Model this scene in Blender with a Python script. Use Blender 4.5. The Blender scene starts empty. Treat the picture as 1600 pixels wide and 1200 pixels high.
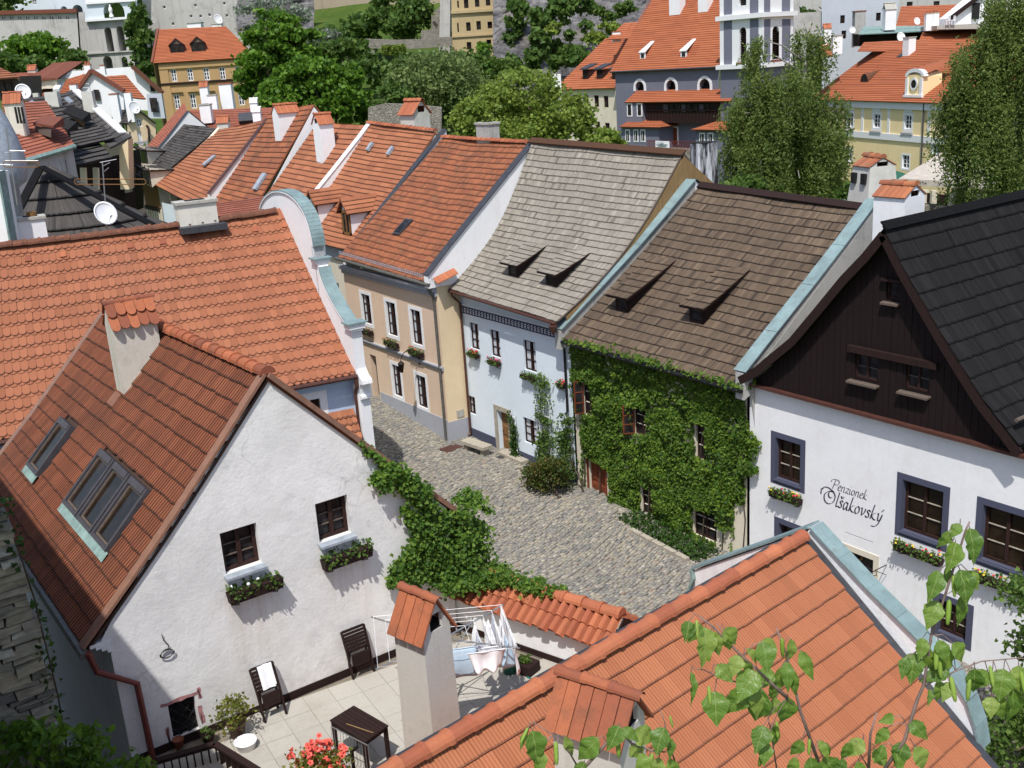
import bpy, math, random
import numpy as np
from math import sin, cos, pi, radians, sqrt, atan2
from mathutils import Vector, Matrix
random.seed(7)
rng = np.random.default_rng(11)
S = bpy.context.scene
COL = S.collection
FPX, TILT, ROLL, HEAD, CAMH = 1650.0, radians(17), radians(3.84), radians(34.8), 15.0
CAM = np.array([0, 0, CAMH])
FW = np.array([sin(HEAD) * cos(TILT), cos(HEAD) * cos(TILT), -sin(TILT)])
_r0 = np.array([cos(HEAD), -sin(HEAD), 0.0])
_u0 = np.cross(_r0, FW)
RT = cos(ROLL) * _r0 - sin(ROLL) * _u0
UP = cos(ROLL) * _u0 + sin(ROLL) * _r0
FH = np.array([sin(HEAD), cos(HEAD), 0.0])
cd = bpy.data.cameras.new('camera')
cam = bpy.data.objects.new('camera', cd)
COL.objects.link(cam)
cd.sensor_width = 36.0
cd.lens = 36.0 * FPX / 1600.0
cd.clip_start = 0.1
cd.clip_end = 3000
m3 = Matrix(((RT[0], UP[0], -FW[0]), (RT[1], UP[1], -FW[1]), (RT[2], UP[2], -FW[2])))
cam.matrix_world = Matrix.Translation(Vector(CAM)) @ m3.to_4x4()
S.camera = cam
SUN_EL, SUN_AZ = radians(60), radians(227)      # azimuth clockwise from +Y; the sun stands behind the camera's left shoulder
w = bpy.data.worlds.new('World')
S.world = w
w.use_nodes = True
wn = w.node_tree
wn.nodes.clear()
sky = wn.nodes.new('ShaderNodeTexSky')
sky.sky_type = 'NISHITA'
sky.sun_disc = False
sky.sun_elevation = SUN_EL
sky.sun_rotation = SUN_AZ
sky.dust_density = 1.6
sky.ozone_density = 1.0
bg = wn.nodes.new('ShaderNodeBackground')
bg.inputs[1].default_value = 0.15
wo = wn.nodes.new('ShaderNodeOutputWorld')
wn.links.new(sky.outputs[0], bg.inputs[0])
wn.links.new(bg.outputs[0], wo.inputs[0])
sd = bpy.data.lights.new('sun', 'SUN')
sd.energy = 4.3
sd.angle = radians(0.55)
sd.color = (1.0, 0.97, 0.93)
sun = bpy.data.objects.new('sun', sd)
COL.objects.link(sun)
sdir = Vector((sin(SUN_AZ) * cos(SUN_EL), cos(SUN_AZ) * cos(SUN_EL), sin(SUN_EL)))
sun.rotation_euler = (-sdir).to_track_quat('-Z', 'Y').to_euler()
sun.location = (0, -30, 60)
S.view_settings.view_transform = 'Standard'
S.view_settings.look = 'None'
S.view_settings.gamma = 1
S.view_settings.use_curve_mapping = False
S.view_settings.exposure = 0.1
try:
 S.cycles.max_bounces = 6
 S.cycles.diffuse_bounces = 3
 S.cycles.glossy_bounces = 2
 S.cycles.transmission_bounces = 3
 S.cycles.transparent_max_bounces = 6
except Exception:
 pass
def ray(x, y):
 return FW + RT * ((x - 800) / FPX) - UP * ((y - 600) / FPX)
def P(x, y, X=None, Y=None, Z=None, D=None, pl=None):
 d = ray(x, y)
 if X is not None: t = X / d[0]
 elif Y is not None: t = Y / d[1]
 elif Z is not None: t = (Z - CAMH) / d[2]
 elif D is not None: t = D / (d @ FH)
 else:
  q, n = np.asarray(pl[0], float), np.asarray(pl[1], float)
  t = ((q - CAM) @ n) / (d @ n)
 return CAM + d * t
def proj(p):
 q = np.asarray(p, float) - CAM
 z = q @ FW
 return np.stack([800 + FPX * (q @ RT) / z, 600 - FPX * (q @ UP) / z, z], -1)
A3 = lambda *p: np.array(p, float)
nrm = lambda v: np.asarray(v, float) / np.linalg.norm(v)
Zv = A3(0, 0, 1)
lerp = lambda a, b, t: np.asarray(a) * (1 - t) + np.asarray(b) * t
ORG = {}
def props(o, label=None, cat=None, group=None, kind=None):
 if label: o['label'] = label
 if cat: o['category'] = cat
 if group: o['group'] = group
 if kind: o['kind'] = kind
 return o
def thing(name, label, cat, loc, group=None):
 o = bpy.data.objects.new(name, None)
 o.empty_display_size = 0.3
 COL.objects.link(o)
 o.location = Vector(loc)
 ORG[o.name] = np.asarray(loc, float)
 return props(o, label, cat, group)
def link(name, me, mat, parent=None, org=None, **kw):
 o = bpy.data.objects.new(name, me)
 COL.objects.link(o)
 if mat is not None and len(me.materials) == 0: me.materials.append(mat)
 if parent is not None:
  o.parent = parent
  ORG[o.name] = ORG[parent.name]
 else:
  o.location = Vector(org)
  ORG[o.name] = np.asarray(org, float)
 return props(o, **kw)
def np_mesh(name, V, flat, tot, uv=None, smooth=False):
 me = bpy.data.meshes.new(name)
 V = np.asarray(V, np.float32)
 flat = np.asarray(flat, np.int32)
 tot = np.asarray(tot, np.int32)
 me.vertices.add(len(V)); me.vertices.foreach_set('co', V.ravel())
 me.loops.add(len(flat)); me.loops.foreach_set('vertex_index', flat)
 me.polygons.add(len(tot))
 st = np.zeros(len(tot), np.int32); st[1:] = np.cumsum(tot)[:-1]
 me.polygons.foreach_set('loop_start', st)
 me.polygons.foreach_set('loop_total', tot)
 me.polygons.foreach_set('use_smooth', np.full(len(tot), smooth))
 if uv is not None:
  l = me.uv_layers.new(name='UVMap')
  l.data.foreach_set('uv', np.asarray(uv, np.float32)[flat].ravel())
 me.update(calc_edges=True)
 me.validate()
 return me
class MB:
 def __init__(s): s.v, s.f = [], []
 def face(s, *pts):
  i = len(s.v)
  s.v += [tuple(map(float, p)) for p in pts]
  s.f.append(list(range(i, i + len(pts))))
  return s
 def hexa(s, b, t):
  i = len(s.v)
  n = len(b)
  s.v += [tuple(map(float, p)) for p in list(b) + list(t)]
  s.f.append([i + k for k in range(n)][::-1])
  s.f.append([i + n + k for k in range(n)])
  for k in range(n):
   s.f.append([i + k, i + (k + 1) % n, i + n + (k + 1) % n, i + n + k])
  return s
 def prism(s, pts, ext):
  e = np.asarray(ext, float)
  return s.hexa(pts, [np.asarray(p, float) + e for p in pts])
 def box(s, c, u, v, w):
  c, u, v, w = [np.asarray(q, float) for q in (c, u, v, w)]
  b = [c - u / 2 - v / 2 - w / 2, c + u / 2 - v / 2 - w / 2, c + u / 2 + v / 2 - w / 2, c - u / 2 + v / 2 - w / 2]
  return s.prism(b, w)
 def abox(s, x0, x1, y0, y1, z0, z1):
  return s.prism([(x0, y0, z0), (x1, y0, z0), (x1, y1, z0), (x0, y1, z0)], (0, 0, z1 - z0))
 def beam(s, p, q, w, h, up=Zv):
  p, q = np.asarray(p, float), np.asarray(q, float)
  d = nrm(q - p)
  a = np.cross(d, up)
  a = nrm(a) if np.linalg.norm(a) > 1e-5 else A3(1, 0, 0)
  b = np.cross(a, d)
  c = [p - a * w / 2 - b * h / 2, p + a * w / 2 - b * h / 2, p + a * w / 2 + b * h / 2, p - a * w / 2 + b * h / 2]
  return s.prism(c, q - p)
 def path(s, pts, w, h, up=Zv):
  for a, b in zip(pts[:-1], pts[1:]): s.beam(a, b, w, h, up)
  return s
 def tube(s, pts, r, n=6, r2=None, cap=True):
  pts = [np.asarray(p, float) for p in pts]
  rings = []
  m = len(pts)
  ref = None
  for k, p in enumerate(pts):
   d = nrm(pts[min(k + 1, m - 1)] - pts[max(k - 1, 0)])
   if ref is None:
    ref = A3(0, 0, 1) if abs(d[2]) < .9 else A3(1, 0, 0)
   a = nrm(np.cross(d, ref)); b = np.cross(d, a)
   ref = np.cross(a, d) if np.linalg.norm(np.cross(a, d)) > 1e-4 else ref
   rr = r if r2 is None else r + (r2 - r) * k / max(1, m - 1)
   i0 = len(s.v)
   for q in range(n):
    an = 2 * pi * q / n
    s.v.append(tuple(p + a * cos(an) * rr + b * sin(an) * rr))
   rings.append(i0)
  for a, b in zip(rings[:-1], rings[1:]):
   for q in range(n):
    s.f.append([a + q, a + (q + 1) % n, b + (q + 1) % n, b + q])
  if cap:
   s.f.append([rings[0] + q for q in range(n)][::-1])
   s.f.append([rings[-1] + q for q in range(n)])
  return s
 def lathe(s, c, prof, n=12, axis=Zv):
  c = np.asarray(c, float); ax = nrm(axis)
  a = nrm(np.cross(ax, A3(1, 0, 0) if abs(ax[0]) < .9 else A3(0, 1, 0))); b = np.cross(ax, a)
  rings = []
  for r, h in prof:
   rings.append(len(s.v))
   for q in range(n):
    an = 2 * pi * q / n
    s.v.append(tuple(c + ax * h + (a * cos(an) + b * sin(an)) * max(r, 1e-4)))
  for x, y in zip(rings[:-1], rings[1:]):
   for q in range(n): s.f.append([x + q, x + (q + 1) % n, y + (q + 1) % n, y + q])
  return s
 def grid(s, fn, nu, nv):
  i0 = len(s.v)
  for j in range(nv + 1):
   for i in range(nu + 1): s.v.append(tuple(map(float, fn(i / nu, j / nv))))
  for j in range(nv):
   for i in range(nu):
    a = i0 + j * (nu + 1) + i
    s.f.append([a, a + 1, a + nu + 2, a + nu + 1])
  return s
 def build(s, name, mat, parent=None, smooth=False, **kw):
  V = np.array(s.v, float)
  if parent is not None: org = ORG[parent.name]
  else: org = A3((V[:, 0].min() + V[:, 0].max()) / 2, (V[:, 1].min() + V[:, 1].max()) / 2, V[:, 2].min())
  flat = [i for f in s.f for i in f]
  me = np_mesh(name, V - org, flat, [len(f) for f in s.f], smooth=smooth)
  return link(name, me, mat, parent, org, **kw)
class NB:
 def __init__(s, name):
  s.m = bpy.data.materials.new(name)
  s.m.use_nodes = True
  s.t = s.m.node_tree
  s.t.nodes.clear()
  s.out = s.t.nodes.new('ShaderNodeOutputMaterial')
  s.b = s.t.nodes.new('ShaderNodeBsdfPrincipled')
  s.l(s.b.outputs[0], s.out.inputs[0])
 def n(s, ty): return s.t.nodes.new('ShaderNode' + ty)
 def l(s, a, b): s.t.links.new(a, b)
 def pos(s, sc=(1, 1, 1)):
  g = s.n('NewGeometry')
  mp = s.n('Mapping'); mp.inputs['Scale'].default_value = sc
  s.l(g.outputs['Position'], mp.inputs[0])
  return mp.outputs[0]
 def uv(s, sc=(1, 1, 1)):
  g = s.n('TexCoord')
  mp = s.n('Mapping'); mp.inputs['Scale'].default_value = sc
  s.l(g.outputs['UV'], mp.inputs[0])
  return mp.outputs[0]
 def rnd(s):
  oi, g = s.n('ObjectInfo'), s.n('NewGeometry')
  return s.math('FRACT', s.math('ADD', oi.outputs['Random'], g.outputs['Random Per Island']))
 def math(s, op, a, b=None):
  x = s.n('Math'); x.operation = op
  for k, q in enumerate((a, b)):
   if q is None: continue
   if hasattr(q, 'links'): s.l(q, x.inputs[k])
   else: x.inputs[k].default_value = q
  return x.outputs[0]
 def noise(s, vec, scale, detail=4, rough=.6, off=None):
  x = s.n('TexNoise')
  x.inputs['Scale'].default_value = scale
  x.inputs['Detail'].default_value = detail
  x.inputs['Roughness'].default_value = rough
  if off is not None:
   va = s.n('VectorMath'); va.operation = 'ADD'
   cx = s.n('CombineXYZ')
   k = s.math('MULTIPLY', off, 37.0)
   s.l(k, cx.inputs[0]); s.l(k, cx.inputs[1]); s.l(k, cx.inputs[2])
   s.l(vec, va.inputs[0]); s.l(cx.outputs[0], va.inputs[1])
   vec = va.outputs[0]
  s.l(vec, x.inputs['Vector'])
  return x.outputs[0]
 def rng(s, fac, a, b, lo=0, hi=1):
  x = s.n('MapRange'); x.clamp = True
  for k, q in enumerate((a, b, lo, hi)): x.inputs[k + 1].default_value = q
  s.l(fac, x.inputs[0])
  return x.outputs[0]
 def ramp(s, fac, cols):
  x = s.n('ValToRGB')
  e = x.color_ramp.elements
  while len(e) < len(cols): e.new(.5)
  for k, (p, c) in enumerate(cols):
   e[k].position = p; e[k].color = (*c, 1)
  s.l(fac, x.inputs[0])
  return x.outputs[0]
 def mix(s, fac, a, b, mode='MIX'):
  x = s.n('Mix'); x.data_type = 'RGBA'; x.blend_type = mode
  for k, q in ((0, fac), (6, a), (7, b)):
   if hasattr(q, 'links'): s.l(q, x.inputs[k])
   elif k == 0: x.inputs[0].default_value = q
   else: x.inputs[k].default_value = (*q, 1)
  return x.outputs[2]
 def fin(s, col, rough=.85, bump=None, strength=.3, dist=.02, spec=.3, metal=0):
  if hasattr(col, 'links'): s.l(col, s.b.inputs['Base Color'])
  else: s.b.inputs['Base Color'].default_value = (*col, 1)
  if hasattr(rough, 'links'): s.l(rough, s.b.inputs['Roughness'])
  else: s.b.inputs['Roughness'].default_value = rough
  s.b.inputs['Specular IOR Level'].default_value = spec
  s.b.inputs['Metallic'].default_value = metal
  if bump is not None:
   x = s.n('Bump')
   x.inputs['Strength'].default_value = strength
   x.inputs['Distance'].default_value = dist
   s.l(bump, x.inputs['Height'])
   s.l(x.outputs[0], s.b.inputs['Normal'])
  return s.m
mul = lambda c, k: tuple(min(1, x * k) for x in c)
def plaster(name, col, dirt=(.35, .31, .26), amt=.35, sc=1.0, streak=.35, bump=.25):
 k = NB(name)
 p = k.pos()
 a = k.noise(p, .55 * sc, 5, .65)
 b = k.noise(p, 7 * sc, 4, .7)
 st = k.noise(k.pos((2.2, 2.2, .12)), 1.6 * sc, 4, .7)
 c = k.mix(k.rng(a, .35, .7, 0, .5), mul(col, 1.04), mul(col, .88))
 c = k.mix(k.rng(b, .45, .8, 0, .3), c, mul(col, .8))
 c = k.mix(k.math('MULTIPLY', k.rng(st, .54, .78, 0, streak), amt * 2), c, dirt)
 c = k.mix(k.math('MULTIPLY', k.rng(k.noise(p, .9 * sc, 7, .75), .52, .72, 0, 1), amt * .6), c, dirt)
 return k.fin(c, .92, k.noise(p, 14, 5, .7), bump, .02, .15)
def dark_edge(k, c, edge, wd, dark, groove=None):  # darkens each piece towards its lower edge, and along groove lines if given
 g = k.n('TexCoord'); sx = k.n('SeparateXYZ')
 k.l(g.outputs['UV'], sx.inputs[0])
 f = k.math('MULTIPLY', k.rng(sx.outputs[1], wd * .45, wd, edge, 0), k.rng(k.noise(k.pos(), 9, 3, .6), .3, .55, .55, 1))
 c = k.mix(f, c, dark)
 if groove:
  n, ph, a, lim = groove
  q = k.math('ABSOLUTE', k.math('SUBTRACT', k.math('FRACT', k.math('ADD', k.math('MULTIPLY', sx.outputs[0], n), ph)), .5))
  c = k.mix(k.rng(q, lim, min(.49, lim + .1), 0, a), c, dark)
 return c
def tile_mat(name, c1, c2, dark=(.09, .05, .035), dirt=.25, patch=.8, moss=None, rough=.8, edge=.75, wd=.1, groove=None):
 k = NB(name)
 p = k.pos()
 r = k.rnd()
 mid = tuple((a + b) / 2 for a, b in zip(c1, c2))
 c = k.ramp(r, [(0, mul(c2, .9)), (.15, c2), (.5, mid), (.85, c1), (1, mul(c1, 1.06))])
 big = k.noise(p, patch, 5, .7)
 c = k.mix(k.rng(big, .48, .72, 0, dirt), c, dark)
 c = k.mix(k.rng(k.noise(p, 23, 3, .7), .55, .8, 0, dirt * .9), c, mul(c2, .45))
 c = k.mix(k.rng(k.noise(p, 55, 2, .5), .62, .8, 0, .25), c, mul(c1, 1.25))
 if moss: c = k.mix(k.rng(k.noise(p, 2.3, 7, .75), .55, .68, 0, .75), c, moss)
 c = dark_edge(k, c, edge, wd, tuple(x * .5 + y * .06 for x, y in zip(dark, c2)), groove)
 return k.fin(c, rough, k.noise(p, 40, 3, .6), .25, .006, .25)
def shingle_mat(name, c1, c2, c3, streak=.6, rough=.85):
 k = NB(name)
 r = k.rnd()
 c = k.ramp(r, [(0, c3), (.08, c2), (.5, tuple((a + b) / 2 for a, b in zip(c1, c2))), (.92, c1), (1, mul(c1, 1.25))])
 g = k.noise(k.uv((26, 1.4, 1)), 1.0, 5, .7, r)
 c = k.mix(k.rng(g, .42, .72, 0, streak), c, c3)
 c = k.mix(k.rng(k.noise(k.pos(), .7, 6, .7), .42, .72, 0, .4), c, c3)
 c = dark_edge(k, c, .92, .13, mul(c3, .3))
 return k.fin(c, rough, g, .5, .006, .2)
def wood(name, c1, c2, axis=(8, 8, .6), rough=.75, spec=.25):
 k = NB(name)
 g = k.noise(k.pos(axis), 2.5, 5, .7, k.rnd())
 c = k.mix(k.rng(g, .3, .7), c1, c2)
 c = k.mix(k.math('MULTIPLY', k.rnd(), .35), c, mul(c1, .6))
 return k.fin(c, rough, g, .3, .006, spec)
def plain(name, col, rough=.6, metal=0, var=.15, sc=6, spec=.35, bump=.1):
 k = NB(name)
 g = k.noise(k.pos(), sc, 5, .65)
 c = k.mix(k.rng(g, .3, .7), mul(col, 1 + var), mul(col, 1 - var))
 return k.fin(c, rough, g, bump, .01, spec, metal)
def foliage(name, c1, c2, c3, tr=.35, rough=.55):
 k = NB(name)
 r = k.rnd()
 c = k.ramp(r, [(0, c3), (.45, c1), (1, c2)])
 c = k.mix(k.rng(k.noise(k.pos(), .6, 3, .6), .35, .65, 0, .45), c, c3)
 k.fin(c, rough, spec=.25)
 t = k.n('BsdfTranslucent')
 k.l(k.mix(.5, c, mul(c2, 1.5)), t.inputs[0])
 x = k.n('MixShader'); x.inputs[0].default_value = tr
 k.l(k.b.outputs[0], x.inputs[1]); k.l(t.outputs[0], x.inputs[2]); k.l(x.outputs[0], k.out.inputs[0])
 return k.m
def birch_mat(name):
 k = NB(name)
 r = k.rnd()
 g = k.n('TexCoord'); s = k.n('SeparateXYZ'); k.l(g.outputs['UV'], s.inputs[0])
 ax = k.math('ABSOLUTE', s.outputs[0])
 c = k.ramp(r, [(0, (.085, .175, .024)), (.4, (.145, .26, .034)), (.75, (.22, .335, .05)), (1, (.31, .40, .085))])
 c = k.mix(k.rng(k.noise(k.uv((3, 3, 3)), 2, 5, .7, r), .4, .7, 0, .4), c, (.06, .12, .018))
 c = k.mix(k.rng(k.noise(k.uv((3, 3, 3)), 6, 3, .7, r), .68, .76, 0, .6), c, (.20, .14, .04))
 q = k.math('ABSOLUTE', k.math('SUBTRACT', k.math('FRACT', k.math('ADD', k.math('MULTIPLY', k.math('SUBTRACT', s.outputs[1], k.math('MULTIPLY', ax, .75)), 7.5), 0.0)), .5))
 vein = k.math('MAXIMUM', k.rng(q, .40, .48, 0, .5), k.rng(ax, .008, .024, .9, 0))
 c = k.mix(vein, c, (.27, .36, .10))
 k.fin(c, .36, k.math('SUBTRACT', k.noise(k.uv((8, 8, 8)), 2, 2, .5), vein), .5, .003, .45)
 t = k.n('BsdfTranslucent'); k.l(k.mix(.5, c, (.30, .46, .07)), t.inputs[0])
 x = k.n('MixShader'); x.inputs[0].default_value = .42
 k.l(k.b.outputs[0], x.inputs[1]); k.l(t.outputs[0], x.inputs[2]); k.l(x.outputs[0], k.out.inputs[0])
 return k.m
def glass_mat(name, col=(.012, .011, .012), tint=(.05, .045, .045)):
 k = NB(name)
 g = k.noise(k.pos(), 2.2, 3, .6, k.rnd())
 c = k.mix(k.rng(g, .45, .75), col, tint)
 return k.fin(c, .12, g, .03, .02, .2)
def rubble(name, c1, c2, mortar, sc=3.0, squash=(1, 1, 1.7), bump=.9):
 k = NB(name)
 p = k.pos(squash)
 v = k.n('TexVoronoi'); v.feature = 'F1'; v.inputs['Scale'].default_value = sc
 e = k.n('TexVoronoi'); e.feature = 'DISTANCE_TO_EDGE'; e.inputs['Scale'].default_value = sc
 k.l(p, v.inputs['Vector']); k.l(p, e.inputs['Vector'])
 sx = k.n('SeparateColor'); k.l(v.outputs['Color'], sx.inputs[0])
 c = k.mix(sx.outputs[0], c1, c2)
 c = k.mix(k.rng(k.noise(k.pos(), 1.1, 6, .7), .4, .7, 0, .6), c, mul(c2, .6))
 ed = k.rng(e.outputs['Distance'], .01, .09)
 c = k.mix(ed, mortar, c)
 return k.fin(c, .9, k.math('ADD', ed, k.math('MULTIPLY', k.noise(p, 9, 4, .7), .5)), bump, .08, .15)
def copper_mat(name, c0):
 k = NB(name)
 p = k.pos()
 c = k.mix(k.rng(k.noise(p, 1.6, 6, .7), .35, .65), mul(c0, 1.15), mul(c0, .78))
 c = k.mix(k.rng(k.noise(k.pos((3, 3, .5)), 2.2, 5, .7), .55, .72, 0, .55), c, (.13, .125, .10))
 c = k.mix(k.rng(k.noise(p, 6, 6, .8), .6, .75, 0, .5), c, (.36, .45, .44))
 return k.fin(c, .65, k.noise(p, 3.5, 4, .6), .35, .03, .35)
def gable_wall_mat(name, x1, x2, zt):
 k = NB(name)
 g = k.n('NewGeometry'); s = k.n('SeparateXYZ'); k.l(g.outputs['Position'], s.inputs[0])
 p = k.pos()
 c = k.mix(k.rng(k.noise(p, .55, 6, .7), .38, .68, 0, .75), (.83, .82, .80), (.63, .62, .60))
 c = k.mix(k.rng(k.noise(p, 1.7, 8, .78), .54, .72, 0, .5), c, (.46, .45, .44))
 c = k.mix(k.rng(k.noise(p, 9, 5, .75), .55, .8, 0, .35), c, (.55, .53, .50))
 st = k.rng(k.noise(k.pos((3.2, 3.2, .22)), 1.9, 5, .7), .38, .62, .15, 1)
 for xc in (x1, x2):
  m = k.rng(k.math('ABSOLUTE', k.math('SUBTRACT', s.outputs[0], xc)), .32, .58, 1, 0)
  m = k.math('MULTIPLY', m, k.math('MULTIPLY', k.rng(s.outputs[2], zt - 2.1, zt - .2, 0, 1), k.rng(s.outputs[2], zt - .1, zt + .1, 1, 0)))
  c = k.mix(k.math('MULTIPLY', k.math('MULTIPLY', m, st), .55), c, (.52, .45, .35))
 low = k.math('MULTIPLY', k.rng(s.outputs[2], 4.05, 4.7, .6, 0), k.rng(k.noise(p, 2.5, 6, .75), .4, .65))
 c = k.mix(low, c, (.40, .37, .33))
 v = k.n('TexVoronoi'); v.feature = 'DISTANCE_TO_EDGE'; v.inputs['Scale'].default_value = .5
 w_ = k.n('VectorMath'); w_.operation = 'ADD'; k.l(p, w_.inputs[0])
 nz = k.n('TexNoise'); nz.inputs['Scale'].default_value = 1.4; nz.inputs['Detail'].default_value = 6; k.l(p, nz.inputs['Vector']); k.l(nz.outputs[1], w_.inputs[1]); k.l(w_.outputs[0], v.inputs['Vector'])
 c = k.mix(k.math('MULTIPLY', k.rng(v.outputs['Distance'], .002, .010, .32, 0), k.rng(k.noise(p, .4, 2, .5), .5, .6)), c, (.33, .32, .31))
 return k.fin(c, .92, k.math('ADD', k.noise(p, 14, 5, .7), k.math('MULTIPLY', k.noise(p, 1.5, 4, .6), 2.5)), .4, .02, .15)
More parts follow.
